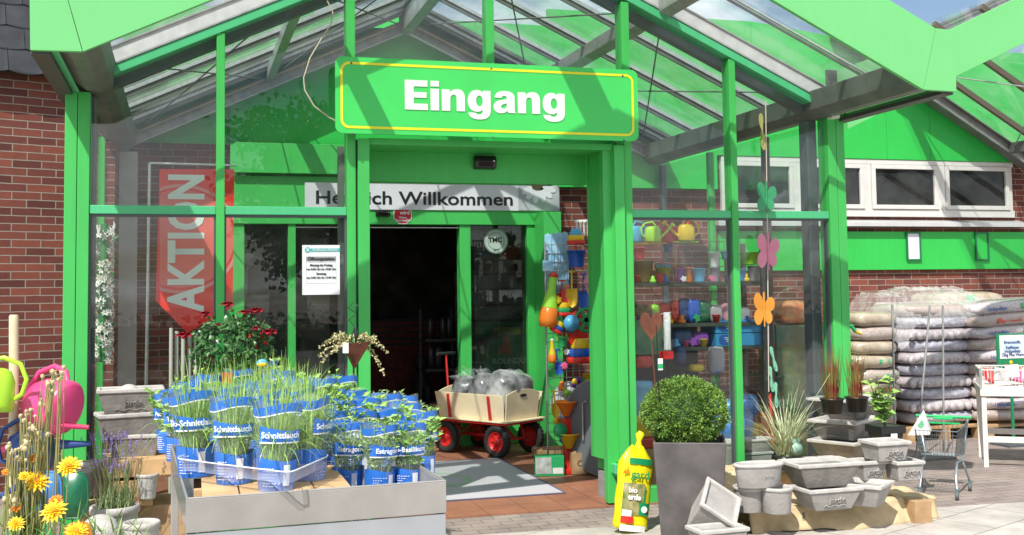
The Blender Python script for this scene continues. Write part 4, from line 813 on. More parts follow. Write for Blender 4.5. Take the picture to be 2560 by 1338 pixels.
# grey disc (folded table) behind right post
p = aY(1500, 1045, 9.0); t = thing('folding_table', 'round grey folding table top standing on edge behind the right doorpost', 'table', Vector((p.x-.02, 9.0, .01)), R(-64)); g = MB(); rD = .40
g.lathe([(0, -.012), (rD, -.012), (rD, .012), (0, .012)], mat('grey_laminate', (.14, .155, .18), .5), 40, T=Matrix.Translation((0, 0, rD+.02)) @ Matrix.Rotation(R(90), 4, 'X'), smooth=False); g.build('top', t)
g = MB(); g.tube([(rD*math.cos(a*math.pi/20), 0, rD+.02+rD*math.sin(a*math.pi/20)) for a in range(40)], .014, mat('grey_edge', (.2, .22, .25), .4), 6, closed=True); g.build('rim', t)
g = MB(); g.tube([(-.15, -.03, .3), (-.15, -.03, .62), (-.10, -.03, .64)], .009, STEEL, 6); g.build('leg', t)
# more hanging toys, so that the rack reads full
nmc = {'sky': 'light blue', 'navy': 'navy', 'dgreen': 'dark green', 'limey': 'lime', 'midblue': 'blue'}
more = [('shovel', 1402, 735, .26, 'red', 'below the light blue packs'), ('shovel', 1415, 745, .24, 'orange', 'between the red and yellow shovels'), ('mould', 1395, 750, .045, 'yellow', 'under the light blue packs'), ('mould', 1470, 760, .05, 'orange', 'at the doorpost above the sieve'), ('mould', 1440, 790, .05, 'red', 'above the round light blue mould'),
        ('bucket', 1405, 868, .05, 'green', 'below the toy boats'), ('bucket', 1428, 862, .055, 'red', 'under the light blue mould'), ('shovel', 1395, 905, .24, 'blue', 'left of the toy ferry'), ('mould', 1412, 915, .04, 'pink', 'just left of the toy ferry'), ('bucket', 1470, 960, .05, 'yellow', 'below the toy ferry by the doorpost'), ('shovel', 1462, 975, .22, 'green', 'above the grey disc'), ('mould', 1418, 880, .035, 'white', 'between the green and red buckets'),
        ('mould', 1432, 1040, .05, 'orange', 'above the sand mill funnel'), ('mould', 1443, 1055, .045, 'lime', 'right of the sand mill funnel'), ('shovel', 1388, 1010, .24, 'yellow', 'at the lower left wires'), ('bucket', 1452, 1075, .045, 'purple', 'low beside the grey disc'), ('mould', 1408, 1100, .04, 'blue', 'left of the lower funnel'), ('mould', 1437, 1110, .045, 'yellow', 'right of the lower funnel'), ('bucket', 1382, 770, .04, 'sky', 'behind the lime skittle'), ('mould', 1454, 850, .045, 'purple', 'below the green sieve')]
for i, (kd, px, py, s_, c, wh) in enumerate(more):
    p = T_(px, py, Yr-.06-.03*(i % 3)); lb = '%s %s hanging on the rack, %s' % (nmc.get(c, c), {'shovel': 'toy shovel', 'mould': 'sand mould', 'bucket': 'toy bucket'}[kd], wh)
    if kd == 'shovel': shovel(lb, p, s_, c, tilt=(0, R(rnd(-14, 14))))
    elif kd == 'bucket': bucket(lb, p, s_, s_*1.8, c, 'yellow' if c != 'yellow' else 'red', hang=True, tilt=(0, R(rnd(-15, 15))))
    else:
        n5 = 5+i % 3; g = MB(); T5 = Matrix.Rotation(R(90), 4, 'X'); o = None
        g.prism([(s_*(1 if j % 2 else .62)*math.cos(math.pi*j/n5), 0, s_*(1 if j % 2 else .62)*math.sin(math.pi*j/n5)) for j in range(2*n5)], (0, .03, 0), PL[c]); o = g.build('sand_mould', bevel=.008, seg=3); place(o, p); tag(o, lb, 'sand mould')
# ================================================================== HERB TROLLEY
TF = aZ(465, 1250, .85); TR = aZ(1128, 1213, .85); TB = aZ(388, 1115, .85)
ax = (TR-TF); ax.z = 0; Wt = ax.length; ax = Vector((math.cos(R(2.6)), math.sin(R(2.6)), 0)); ay = Vector((-ax.y, ax.x, 0)); Dt = (TB-TF).dot(ay); tr_a = math.atan2(ax.y, ax.x)
tro = thing('herb_trolley', 'brushed metal sales trolley full of potted herbs in blue sleeves', 'trolley', (TF.x, TF.y, 0), tr_a)
MET = mat('brushed_sheet_metal', (.40, .39, .37), .38, .35, var=.12, vscale=5, bump=.05, bscale=20); MIN = mat('sheet_inside', (.42, .42, .43), .22, .7)
sp_ = mat('stained_metal', (.35, .335, .315), .42, .25, var=.13, vscale=4.5, bump=.08, detail=9)
zf = .74
g = MB(); g.box(0, Wt, 0, .012, .728, .85, sp_); g.build('front_panel', tro, bevel=.002)
g = MB(); g.box(0.002, Wt-.002, .004, .016, .40, .724, mat('lower_panel', (.36, .38, .40), .4, .2, var=.06)); g.build('front_panel', tro, bevel=.002)
g = MB(); g.box(0, .012, .013, Dt, .728, .85, MIN); g.build('side_panel', tro, bevel=.002)
g = MB(); g.box(Wt-.012, Wt, .013, Dt, .728, .85, MET); g.build('side_panel', tro, bevel=.002)
for a_, b_ in (((0, .004, .853), (Wt, .004, .853)), ((.004, 0, .853), (.004, Dt, .853)), ((Wt-.004, 0, .853), (Wt-.004, Dt, .853))): g = MB(); g.tube([a_, b_], .0045, MET, 6); g.build('rolled_edge', tro)
g = MB(); g.box(.013, Wt-.013, Dt-.012, Dt, .728, .85, MET); g.build('back_panel', tro, bevel=.002)
g = MB(); g.box(.012, Wt-.012, .012, Dt-.012, zf-.012, zf, MIN); g.build('floor', tro)
for x, y in ((.02, .035), (Wt-.02, .035), (.02, Dt-.02), (Wt-.02, Dt-.02)):
    g = MB(); g.box(x-.018, x+.018, y-.018, y+.018, .08, .726, MET); g.build('leg', tro, bevel=.003)
    M = Matrix.Translation((x, y, .04)) @ Matrix.Rotation(R(90), 4, 'X'); g = MB(); g.lathe([(0, -.012), (.035, -.012), (.04, 0), (.035, .012), (0, .012)], TYRE, 16, T=M); g.build('caster', tro)
def tp(px, py, z): return aZ(px, py, z)
# wooden crate lids under the tray
def tw(x, y, z): return Vector((TF.x, TF.y, 0))+ax*x+ay*y+Vector((0, 0, z))
ct = thing('wooden_pallet_box', 'upturned slatted wooden box lying inside the herb trolley under the clear tray', 'crate', tw(.03, .05, zf+.002), tr_a-R(3))
WL = mat('fresh_wood', (.60, .38, .19), .6, var=.2, vscale=5, bump=.15, bscale=30)
for k in range(4): g = MB(); g.box(.03+k*.142, .03+k*.142+.136, .0, .62, .085, .105, WL); g.build('slat', ct, bevel=.003)
for y in (.02, .31, .56): g = MB(); g.box(.0, .58, y, y+.03, .0, .084, WL); g.build('bearer', ct, bevel=.003)
zc_ = zf+.109
# herb pot prototypes
BLU = mat('sleeve_blue', (.03, .17, .62), .3, spec=.6, var=.12, vscale=18); BLD = mat('sleeve_dark_blue', (.01, .05, .30), .35)
CLR = mat('sleeve_clear', (.75, .82, .85), .08, trans=.90, spec=.9, bump=.6, bscale=16)
CUP = mat('tray_plastic', (.50, .60, .88), .2, trans=.55, spec=.7)
CHV = mat('chive_green', (.17, .38, .05), .5, col2=(.42, .62, .16), vscale=30); HRB = mat('herb_green', (.14, .34, .05), .5, col2=(.36, .56, .14), vscale=30); HR2 = mat('herb_pale_green', (.20, .38, .10), .5, col2=(.42, .58, .22), vscale=30)
def strip(a, b, n_, r0, r1, h, z0, z1, m, wav=0, sq=.84, off_=.0015, top=0):
    """band of a flared sleeve between angles a..b; r0 at z=0, r1 at z=h"""
    g = MB(); P = []
    for i in range(n_+1):
        t = R(a+(b-a)*i/n_)
        for z in (z0, z1):
            zz = z+(wav*math.sin(t*2+.7) if z == z1 or wav < 0 else 0)
            u = zz/h; r = r0+(r1-r0)*u**1.1+off_+.0035*math.sin(3*t+zz*20)*u; e = 1-(1-sq)*u; P.append((r*math.cos(t)*(1+.10*u), r*math.sin(t)*e, zz))
    g.add(P, [(2*i, 2*i+2, 2*i+3, 2*i+1) for i in range(n_)], m, True); return g
def herb(kind, word, lab, h=.30):
    t = thing('herb_pot', lab, 'potted herb', (0, 0, 0), 0, 'potted herbs in blue sleeves on the trolley'); r0, r1 = .060, .079
    g = strip(0, 360, 28, r0, r1, h, .0, h, CLR, .012, off_=0); g.build('sleeve', t)
    g = strip(0, 360, 28, r0, r1, h, .0, h*.36, BLU if word != 'Bio' else BLD, .006); g.lathe([(0, .001), (r0, .001)], BLD, 20); g.build('blue_wrap', t)
    g = strip(0, 360, 28, r0, r1, h, h*.885, h*.985, BLU, -.010); g.build('blue_band', t)
    g = strip(0, 360, 28, r0, r1, h, h*.868, h*.882, PRINT, -.010); g.build('white_line', t)
    g = strip(215, 325, 16, r0, r1, h, h*.57, h*.72, BLU, .008, off_=.007); lb_ = g.build('name_label', t)
    g = strip(215, 325, 16, r0, r1, h, h*.548, h*.566, PRINT, 0, off_=.007); g.build('white_line', t)
    rr_ = r0+(r1-r0)*.63+.010
    if word: 
        M0 = Matrix.Identity(4); o = text(word, .029, PRINT, M0, lb_, bold=.03, ext=0)
        for v in o.data.vertices:
            a = R(270)+v.co.x/rr_; zz = h*.645+v.co.y; v.co = (rr_*1.05*math.cos(a), rr_*.95*math.sin(a)-.002, zz)
    g = MB()
    for k in range(7):
        for j in range(random.randint(3, 6)):
            a = R(222+j*9+rnd(0, 3)); rr2 = r0+.006; z = .018+k*.010
            g.card((rr2*1.03*math.cos(a), rr2*math.sin(a)-.002, z), (.0032, 0, 0), (0, 0, .0016), PRINT)
    g.build('small_print', t); g = strip(282, 303, 4, r0, r1, h, h*.06, h*.30, PRINT, 0, off_=.004); g.build('barcode', t)
    g = MB(); g.lathe([(0, 0), (.046, 0), (.060, .085), (0, .083)], SOIL, 16); g.build('root_ball', t)
    g = MB()
    if kind == 'chive':
        for _ in range(210):
            a = rnd(0, 6.28); r = .045*math.sqrt(rnd(0, 1)); sp2 = rnd(.02, .24); d = Vector((math.cos(a)*sp2, math.sin(a)*sp2, 1)); g.blade((r*math.cos(a), r*math.sin(a), .08), d, rnd(.17, .31)+(.05 if _ % 4 == 0 else 0), .0056, CHV, rnd(.1, 1.6) if _ % 3 else rnd(1.6, 3.6), 8)
    else:
        m_ = HRB if kind == 'leaf' else HR2
        for _ in range(38):
            a = rnd(0, 6.28); r = .045*math.sqrt(rnd(0, 1)); d = Vector((math.cos(a)*.25, math.sin(a)*.25, 1)).normalized(); p = Vector((r*math.cos(a), r*math.sin(a), .08)); l = rnd(.12, .25); g.tube([p, p+d*l], .0012, m_, 4)
            for k in range(11):
                q = p+d*l*(.25+.75*k/10); b = rnd(0, 6.28); ll = rnd(.024, .044) if kind == 'leaf' else rnd(.018, .032)
                g.leaf(q, Vector((math.cos(b), math.sin(b), rnd(.1, .9)))*ll, ll*(.5 if kind == 'leaf' else .3), m_)
    g.build('foliage', t); return t
protos = {'c': herb('chive', 'Schnittlauch', 'x'), 'd': herb('chive', 'Bio-Schnittlauch', 'x'), 't': herb('leaf', 'Thymian', 'x'), 'e': herb('fine', 'Estragon', 'x'), 'b': herb('leaf', 'Bio-Basilikum', 'x'), 'p': herb('leaf', 'Petersilie', 'x')}
used_ = set()
def put(kind, px, py, z, sc_=1.0, rot=0, lab='', tilt=(0, 0), pos=None):
    o = protos[kind]; p = tp(px, py, z) if pos is None else pos
    if kind in used_: o = copy_tree(o)
    used_.add(kind); o.location = p; o.rotation_euler = (tilt[0], tilt[1], rot); o.scale = (sc_,)*3; o['label'] = lab; return o
# tray group: front three, side one, hidden ones behind
S1 = 1.10
put('c', 690, 1222, zc_, S1, R(4), 'chive pot at the front corner of the clear tray, sleeve creased into a V', (0, R(2)))
put('c', 585, 1206, zc_, S1*1.02, R(-8), 'chive pot in the middle of the front edge of the tray', (R(-2), 0))
put('d', 490, 1188, zc_, S1*1.06, R(-4), 'chive pot at the left end of the front edge of the tray', (0, R(-2)))
put('c', 772, 1196, zc_, S1, R(62), 'chive pot at the right corner of the tray', (0, R(3)))
put('d', 668, 1168, zc_, S1, R(30), 'chive pot in the second row of the tray behind the front corner pot')
put('c', 560, 1152, zc_, S1, R(10), 'chive pot in the second row of the tray, middle')
put('d', 745, 1150, zc_, S1, R(50), 'chive pot at the back right of the tray')
put('c', 640, 1128, zc_, S1, R(-20), 'chive pot at the back left of the tray')
# clear tray rim
tr_ = thing('clear_pot_tray', 'clear plastic carrying tray holding the chive pots on the wooden box', 'tray', tw(0, 0, 0)); tro_ = -Vector(tr_.location)
c4 = [tp(448, 1160, zc_+.07), tp(722, 1196, zc_+.07), tp(815, 1152, zc_+.07), tp(600, 1110, zc_+.07)]
g = MB(); P = []
cc = sum(c4, Vector())/4; loop = []
for i in range(4):
    a, b, c = c4[i-1], c4[i], c4[(i+1) % 4]
    for t in (0, .33, .66, 1): q0 = b+(a-b).normalized()*.05; q1 = b+(c-b).normalized()*.05; loop.append(q0*(1-t)**2+b*2*t*(1-t)+q1*t*t)
n_ = len(loop)
for q in loop: d = (q-cc).normalized(); P += [q+Vector((0, 0, -.022)), q+d*.012+Vector((0, 0, .022)), q+d*.018+Vector((0, 0, .022))]
g.add(P, [(3*i+k, 3*((i+1) % n_)+k, 3*((i+1) % n_)+k+1, 3*i+k+1) for i in range(n_) for k in (0, 1)], CUP, True); o = g.build('rim', tr_); o.location = tro_
g = MB(); g.tube([q+(q-cc).normalized()*.018+Vector((0, 0, .023)) for q in loop], .003, mat('tray_edge', (.75, .80, .90), .2), 6, closed=True); o = g.build('edge', tr_); o.location = tro_
for px, py in ((690, 1222), (585, 1206), (490, 1188), (772, 1196), (668, 1168)):
    g = MB(); q = tp(px, py, zc_); g.lathe([(.068, -.004), (.073, .07)], CUP, 22, T=Matrix.Translation(q-Vector((0, 0, 0)))); o = g.build('cup', tr_); o.location = tro_
# loose rows on the trolley floor
rows = [('e', 868, 1232, .80, 1.0, -6, 'tarragon pot at the front edge of the trolley next to the wooden box'), ('e', 948, 1236, .80, .98, 14, 'tarragon pot second at the front right edge of the trolley'), ('b', 1022, 1228, .80, .98, -8, 'basil pot third at the front right edge of the trolley'), ('p', 1052, 1196, .80, 1.02, 20, 'herb pot at the front right corner of the trolley'),
        ('e', 830, 1190, .80, 1.02, 8, 'herb pot in the second row right behind the first tarragon'), ('b', 900, 1185, .80, 1.0, -12, 'herb pot in the second row behind the gap between the tarragons'), ('p', 965, 1178, .80, 1.0, 6, 'herb pot in the second row behind the basil'), ('e', 1010, 1160, .80, 1.0, -5, 'herb pot in the third row at the right side of the trolley'),
        ('b', 850, 1148, .80, 1.0, 9, 'herb pot in the third row beside the tray corner'), ('p', 915, 1142, .80, 1.02, -9, 'herb pot in the third row, middle right'), ('e', 965, 1128, .80, 1.02, 3, 'herb pot in the fourth row at the right side'), ('t', 880, 1112, .80, 1.02, 20, 'herb pot in the fourth row with pale leaves'), ('t', 1012, 1122, .80, .95, -14, 'small herb pot at the back right corner of the trolley'),
        ('p', 800, 1105, .84, 1.15, 9, 'parsley pot at the back behind the right corner of the tray'), ('p', 740, 1092, .85, 1.1, -9, 'parsley pot at the back behind the tray'), ('t', 860, 1082, .84, 1.1, 0, 'bushy herb pot in the back row right of the parsley'), ('c', 700, 1072, .87, 1.12, 0, 'chive pot in the back row, middle'), ('c', 600, 1062, .87, 1.12, 0, 'chive pot in the back row, left of the middle'), ('t', 520, 1080, .85, 1.1, 5, 'herb pot in the back row near the left side panel'), ('p', 660, 1042, .86, 1.2, 3, 'parsley pot at the very back of the trolley'),
        ('t', 452, 1150, .80, 1.15, -10, 'thyme pot at the left side of the trolley beside the tray'), ('p', 428, 1128, .81, 1.08, -20, 'leafy pot leaning out over the left side panel of the trolley'), ('t', 470, 1100, .83, 1.08, 4, 'thyme pot behind the leaning leafy pot')]
for i, (k_, px, py, z, s_, r_, lb) in enumerate(rows): put(k_, px, py, z-.055+(.0 if z > .81 else .0), s_, R(r_), lb, (rnd(-.03, .03), rnd(-.04, .04)))
# basil mini poster cards in front sleeves
for px, lb in ((905, 'face care picture card'),): pass

# ================================================================== LEFT SIDE
# banner
Yb_ = 8.35; pk = aY(470, 620, Yb_); bt = thing('sale_banner', 'red pointed banner reading AKTION vertically in white behind the left glass', 'banner', pk); k = sc(pk); bo2 = -Vector(pk)
BR_ = mat('banner_red', (.90, .03, .015), .45, var=.05, vscale=2); g = MB()
pts = [aY(x, y, Yb_) for x, y in ((399, 423), (586, 423), (575, 770), (468, 832), (389, 752))]; pts[2].x = pts[1].x-.01
g.prism([q for q in pts][::-1], (0, .008, 0), BR_); o = g.build('cloth', bt); o.location = bo2
PNK = mat('banner_pink', (.80, .28, .26), .5); cc2 = aY(452, 597, Yb_)
for r1_, r2_ in ((.0, .30), (.315, .335)):
    g = MB(); P = []; n_ = 60; 
    x0b = pts[0].x+.004; x1b = pts[1].x-.004
    for i in range(n_+1):
        a = 2*math.pi*i/n_
        for rr_ in (r1_, r2_):
            x = min(max(cc2.x+rr_*math.cos(a)*1.25, x0b), x1b); P.append((x, Yb_-.002, cc2.z+rr_*math.sin(a)*1.18))
    g.add(P, [(2*i, 2*i+2, 2*i+3, 2*i+1) for i in range(n_)], PNK if r1_ else mat('banner_pale_red', (.88, .15, .12), .5)); o = g.build('circle', bt); o.location = bo2
BW_ = mat('banner_white', (.80, .84, .78), .5)
o = text('AKTION', 1.0, BW_, Matrix.Identity(4), None, 'lettering', .035, .0, 'LEFT', 1, 1.05); vs_ = [v.co.copy() for v in o.data.vertices]; a0, a1 = min(v.x for v in vs_), max(v.x for v in vs_); b0, b1 = min(v.y for v in vs_), max(v.y for v in vs_)
zA, zN = aY(460, 782, Yb_).z, aY(460, 437, Yb_).z; xA, xN = aY(418, 600, Yb_).x, aY(512, 600, Yb_).x
for v in o.data.vertices: u = (v.co.x-a0)/(a1-a0); w_ = (v.co.y-b0)/(b1-b0); v.co = (xN+(xA-xN)*w_+bo2.x, Yb_-.006+bo2.y, zA+(zN-zA)*u+bo2.z)
o.parent = bt
pb = thing('banner_stand', 'thin grey banner pole with top arm carrying the red banner', 'pole', aY(368, 700, Yb_+.02)); pb.location.z = 0; q = -Vector(pb.location); g = MB(); a = aY(374, 408, Yb_+.02); c = aY(590, 414, Yb_+.02)
g.tube([(a.x-.02, a.y, 0.01), (a.x, a.y, a.z)], [.014, .010], ALU, 8); o = g.build('pole', pb); o.location = q; g = MB(); g.tube([a, c], .008, ALU, 8); o = g.build('arm', pb); o.location = q
# daisy garland tube
Yd = 8.5; p = aY(262, 560, Yd); pe = aY(261, 905, Yd); dz = thing('daisy_garland', 'hanging garland of white artificial daisies behind the left glass', 'garland', p); H_ = p.z-pe.z; g = MB()
g.tube([(0, 0, .0), (0, 0, -H_)], .028, mat('garland_green', (.03, .22, .05), .6), 8); g.build('stem', dz); g = MB(); g2 = MB(); PW = mat('daisy_white', (.75, .76, .72), .5); YC = mat('daisy_centre', (.60, .38, .02), .6)
for i in range(210):
    a = rnd(0, 6.28); z = -H_*rnd(0, 1); r = .055*rnd(.8, 1.15); c = Vector((r*math.cos(a), r*math.sin(a), z)); n__ = Vector((math.cos(a), math.sin(a), rnd(-.3, .6))).normalized(); s1 = n__.cross(Vector((0, 0, 1))).normalized(); s2 = n__.cross(s1)
    if i % 5 == 0: g2.leaf(c, (n__+Vector((0, 0, rnd(-1, 1))))*.05, .03, MATS['garland_green'])
    for j in range(6): b = j*math.pi/3+rnd(-.2, .2); d = s1*math.cos(b)+s2*math.sin(b)+n__*.25; g.leaf(c, d*.032, .018, PW, .1, n__)
    g2.ball(c+n__*.006, .005, YC, 6)
g.build('petals', dz); g2.build('leaves', dz)
# white bars behind the rose
p = aY(470, 900, 8.15); p.z = 0; bs = thing('white_rod_rack', 'row of upright cream rods standing behind the glass below the red banner', 'rack', p)
for i, (px, yt) in enumerate(((428, 820), (442, 828), (458, 832), (474, 838), (490, 832), (505, 840))):
    a = aY(px, yt, 8.12+.04*(i % 2)); g = MB(); q = Vector((a.x-p.x, a.y-p.y, 0)); g.tube([q+Vector((0, 0, .12)), q+Vector((0, 0, a.z))], .0135, mat('cream_rod', (.62, .60, .53), .4), 8); g.build('rod', bs)
g = MB(); g.box(-.14, .14, -.06, .08, 0, .12, mat('rod_base', (.3, .3, .3), .5)); g.build('base', bs)
# orange and blue thing behind troughs
p = aZ(252, 1180); o_ = MB(); o_.prism([(-.05, 0, 0), (.045, 0, 0), (.04, 0, .35), (-.02, 0, .50), (-.05, 0, .45)], (0, .03, 0), mat('orange_board', (.85, .18, .01), .4)); t = thing('orange_board', 'upright orange and blue board squeezed behind the stacked troughs', 'board', aZ(252, 1170)+Vector((0, .25, 0))); o_.build('orange_panel', t); o_ = MB(); o_.prism([(-.05, 0, .46), (-.015, 0, .51), (-.03, 0, .62), (-.05, 0, .60)], (0, .03, 0), mat('blue_board', (.04, .06, .40), .4)); o_.build('blue_panel', t)

def pot_rect(lb, px, py, zb, wt, wb, h, dr=.62, rot=0, m=CON, rimc=CON3, txt=None, tilt=None, group='square cast concrete plant pots', soil=False, nm='concrete_planter', pos=None, ts=.3):
    p = tp(px, py, zb) if pos is None else pos; k = sc(p); wt *= k; wb *= k; h *= k
    t = thing(nm, lb, 'planter', p, rot, group, tilt)
    if dr: t.location = p+Vector((0, wb*dr/2, 0)) if pos is None else p
    g = MB(); rim = min(.028, h*.22); g.frustum(wb, wb*dr, wt-rim*.9, (wt-rim*.9)*dr, 0, h-rim, m, wall=0); g.build('body', t, bevel=.008)
    g = MB(); W2, D2 = wt, wt*dr
    def rc(w, d, z): return [(i*w/2, j*d/2, z) for i, j in ((-1, -1), (1, -1), (1, 1), (-1, 1))]
    lo = [rc(W2-rim*.7, D2-rim*.7, h-rim), rc(W2, D2, h-rim*.8), rc(W2, D2, h-rim*.15), rc(W2-rim*.3, D2-rim*.3, h), rc(W2-rim*1.6, D2-rim*1.6, h), rc(W2-rim*1.9, D2-rim*1.9, h-.008), rc(wb-.03, wb*dr-.03, .035), ]
    P = [q for l in lo for q in l]; fs = [(i*4+a_, i*4+(a_+1) % 4, (i+1)*4+(a_+1) % 4, (i+1)*4+a_) for i in range(len(lo)-1) for a_ in range(4)]; e = (len(lo)-1)*4; fs.append((e, e+1, e+2, e+3)); g.add(P, fs, rimc); g.build('rim', t, bevel=.004)
    if txt:
        sl = math.atan2((wt-wb)*dr/2, h); yy = -(wb*dr/2+(wt-wb)*dr/2*.5)-.002; text(txt, h*ts*.95, m, FM(wb*.06, yy, h*.47, 0, sl), t, 'embossed_lettering', bold=.0, ext=.006)
        g = MB(); g.tube([((-.20+.04*i)*wb*1.6, yy+.008+.004*math.sin(i)*0, h*.22+.006*math.sin(i*1.7)) for i in range(11)], .0035, m, 5); g.build('embossed_wave', t)
    if soil: g = MB(); g.box(-wb*.48, wb*.48, -wb*dr*.48, wb*dr*.48, h*.72, h*.80, SOIL); g.build('soil', t)
    return t
def pot_round(lb, px, py, zb, wt, wb, h, sy=1.0, m=CON, rimc=CON3, txt=None, group='round and oval concrete pots', rot=0, soil=False, thick=.016, pos=None, tilt=None):
    p = tp(px, py, zb) if pos is None else pos; k = sc(p); rt_, rb, h = wt*k/2, wb*k/2, h*k; t = thing('concrete_pot', lb, 'plant pot', p+(Vector((0, rb*sy, 0)) if pos is None else Vector()), rot, group, tilt)
    g = MB(); g.lathe([(0, 0), (rb*.97, 0), (rb, .006), (rt_*.97, h*.86)], m, 34, sy=sy); g.build('body', t)
    g = MB(); g.lathe([(rt_*.95, h*.84), (rt_*1.03, h*.87), (rt_*1.05, h*.93), (rt_*1.03, h*.985), (rt_*.98, h), (rt_*.90, h*.99), (rt_*.86, h*.9), (rb*.86, .03), (0, .03)], rimc, 34, sy=sy); g.build('rim', t)
    if txt:
        o = text(txt, h*.24, m, Matrix.Identity(4), t, 'embossed_lettering', ext=.004); rm = (rt_+rb)/2*.985
        for v in o.data.vertices: a = R(282)+v.co.x/rm; v.co = ((rm+v.co.z)*math.cos(a), (rm*sy+v.co.z)*math.sin(a), h*.5+v.co.y)
    if soil: g = MB(); g.lathe([(0, h*.9), (rt_*.85, h*.88)], SOIL, 24, sy=sy); g.build('soil', t)
    return t
# stacked troughs left on wooden boxes
Zs = .30
wb1 = thing('wooden_support_box', 'pale wooden box carrying the stack of three troughs', 'box', aZ(330, 1338)+Vector((.0, .55, 0)), R(4)); g = MB(); g.box(-.20, .24, -.16, .22, .50, .68, WL); g.build('upper_box', wb1, bevel=.004); g = MB(); g.box(-.20, .02, -.155, .22, .25, .48, WL); g.build('lower_box', wb1, bevel=.004); g = MB(); g.box(-.32, .35, -.18, .3, .0, .245, WOOD); g.build('plinth', wb1, bevel=.004)
def atY(px, py, Y): return aY(px, py, Y)
wb1.location = Vector((aY(330, 1200, 7.5).x, 7.45, 0))
# resize the support boxes so that the stack starts at z .60
def stack(lb, px, pyb, Y, wt, wb_, h, rot, txt=None, **k):
    p = aY(px, pyb, Y); return pot_rect(lb, px, pyb, p.z, wt, wb_, h, rot=rot, pos=p, txt=txt, **k)
for o in list(wb1.children): bpy.data.objects.remove(o)
for a in ((-.17, .26, -.16, .22, .49, .598, WL, 'upper_box'), (-.16, .12, -.155, .22, .31, .47, WL, 'lower_box'), (-.30, .40, -.10, .3, .0, .30, WOOD, 'plinth')):
    g = MB(); g.box(*a[:7]); g.build(a[7], wb1, bevel=.005)
for x in (-.15, .2): g = MB(); g.box(x, x+.04, -.12, .2, .471, .489, WL); g.build('spacer', wb1)
stack('lowest of the three stacked grey concrete troughs, standing on the wooden box', 338, 1141, 7.5, 135, 100, 58, R(-4), m=CON2, group='stacked troughs on the left', txt=None)
stack('middle trough of the three stacked grey concrete troughs, turned slightly', 322, 1092, 7.5, 155, 120, 62, R(12), m=CON2, group='stacked troughs on the left')
stack('topmost of the three stacked troughs with a white ball inside', 326, 1035, 7.5, 160, 118, 66, R(3), m=CON2, group='stacked troughs on the left', txt='jardin')
g = MB(); q = aY(322, 976, 7.58); g.ball((0, 0, 0), .075, CON3, 18); o = g.build('concrete_ball'); place(o, q-Vector((0, 0, .035))); tag(o, 'pale concrete ball lying in the topmost stacked trough', 'ball')
pot_round('oval concrete pot behind the lavender, left of the wooden box', 238, 1240, 0, 68, 54, 85, .7, pos=aY(236, 1238, 7.55))
pot_round('smaller concrete pot in front of the oval pot at the green corner post', 214, 1240, 0, 46, 38, 72, 1, pos=aY(212, 1242, 7.35))
pot_round('weathered cream pot on the wooden plinth right of the lavender', 366, 1245, 0, 52, 40, 62, 1, m=CON3, pos=aY(368, 1246, 7.3))
lp = pot_round('concrete pot holding the lavender', 285, 1390, 0, 116, 84, 124, 1, m=CON3, soil=True, pos=Vector((aY(287, 1262, 7.2).x, 7.2, .0)), txt='jardin')
kz = (aY(287, 1262, 7.2).z)/(124*sc(Vector((aY(287, 1262, 7.2).x, 7.2, 0)))); lp.scale = (1, 1, kz)
pot_round('empty concrete pot at the bottom edge beside the trolley leg', 352, 1380, 0, 88, 70, 100, 1, m=CON3, pos=Vector((aY(354, 1300, 6.9).x, 6.9, aY(354, 1300, 6.9).z-.24)), txt='jardin')
t = thing('ball_ornament', 'pale concrete ball with embossed lettering in front of the lavender pot', 'ball', aY(250, 1338, 6.95)); g = MB(); g.ball((0, 0, 0), .118, CON3, 28); g.build('ball', t); o = text('jardin', .05, CON3, Matrix.Identity(4), t, 'embossed_lettering', ext=.003)
for v in o.data.vertices: a = R(262)+v.co.x/.118; zz = .045+v.co.y; rr_ = math.sqrt(max(0, .1185**2-zz*zz)); v.co = ((rr_+v.co.z)*math.cos(a), (rr_+v.co.z)*math.sin(a), zz)
g = MB(); g.lathe([(.07, -.16), (.07, -.08)], CON3, 16); g.build('foot', t)
# lavender
LV = mat('lavender_flower', (.20, .15, .42), .6, col2=(.34, .28, .55), vscale=40); LG = mat('lavender_leaf', (.16, .24, .09), .6, col2=(.27, .34, .15), vscale=30)
p = aY(288, 1258, 7.2); lv = thing('lavender', 'flowering lavender bush growing in the pale concrete pot', 'plant', p); g = MB(); g2 = MB()
for _ in range(230): a = rnd(0, 6.28); d = Vector((math.cos(a)*rnd(0, .9), math.sin(a)*rnd(0, .9), 1)); g.blade((rnd(-.10, .10), rnd(-.09, .09), -.02), d, rnd(.07, .16), .005, LG, .2, 3)
for _ in range(64):
    a = rnd(0, 6.28); s_ = rnd(0, .55); d = Vector((math.cos(a)*s_, math.sin(a)*s_, 1)).normalized(); l = rnd(.20, .40); b = Vector((rnd(-.08, .08), rnd(-.07, .07), 0)); e_ = b+d*l; g.tube([b, b+d*l*.5+Vector((0, 0, .01)), e_], .0013, LG, 4)
    for j in range(7): c = e_+d*(.007*j); [g2.leaf(c, Vector((math.cos(f_), math.sin(f_), .8))*.009, .006, LV) for f_ in (rnd(0, 2), rnd(2, 4), rnd(4, 6))]
g.build('foliage', lv); g2.build('blossom', lv)
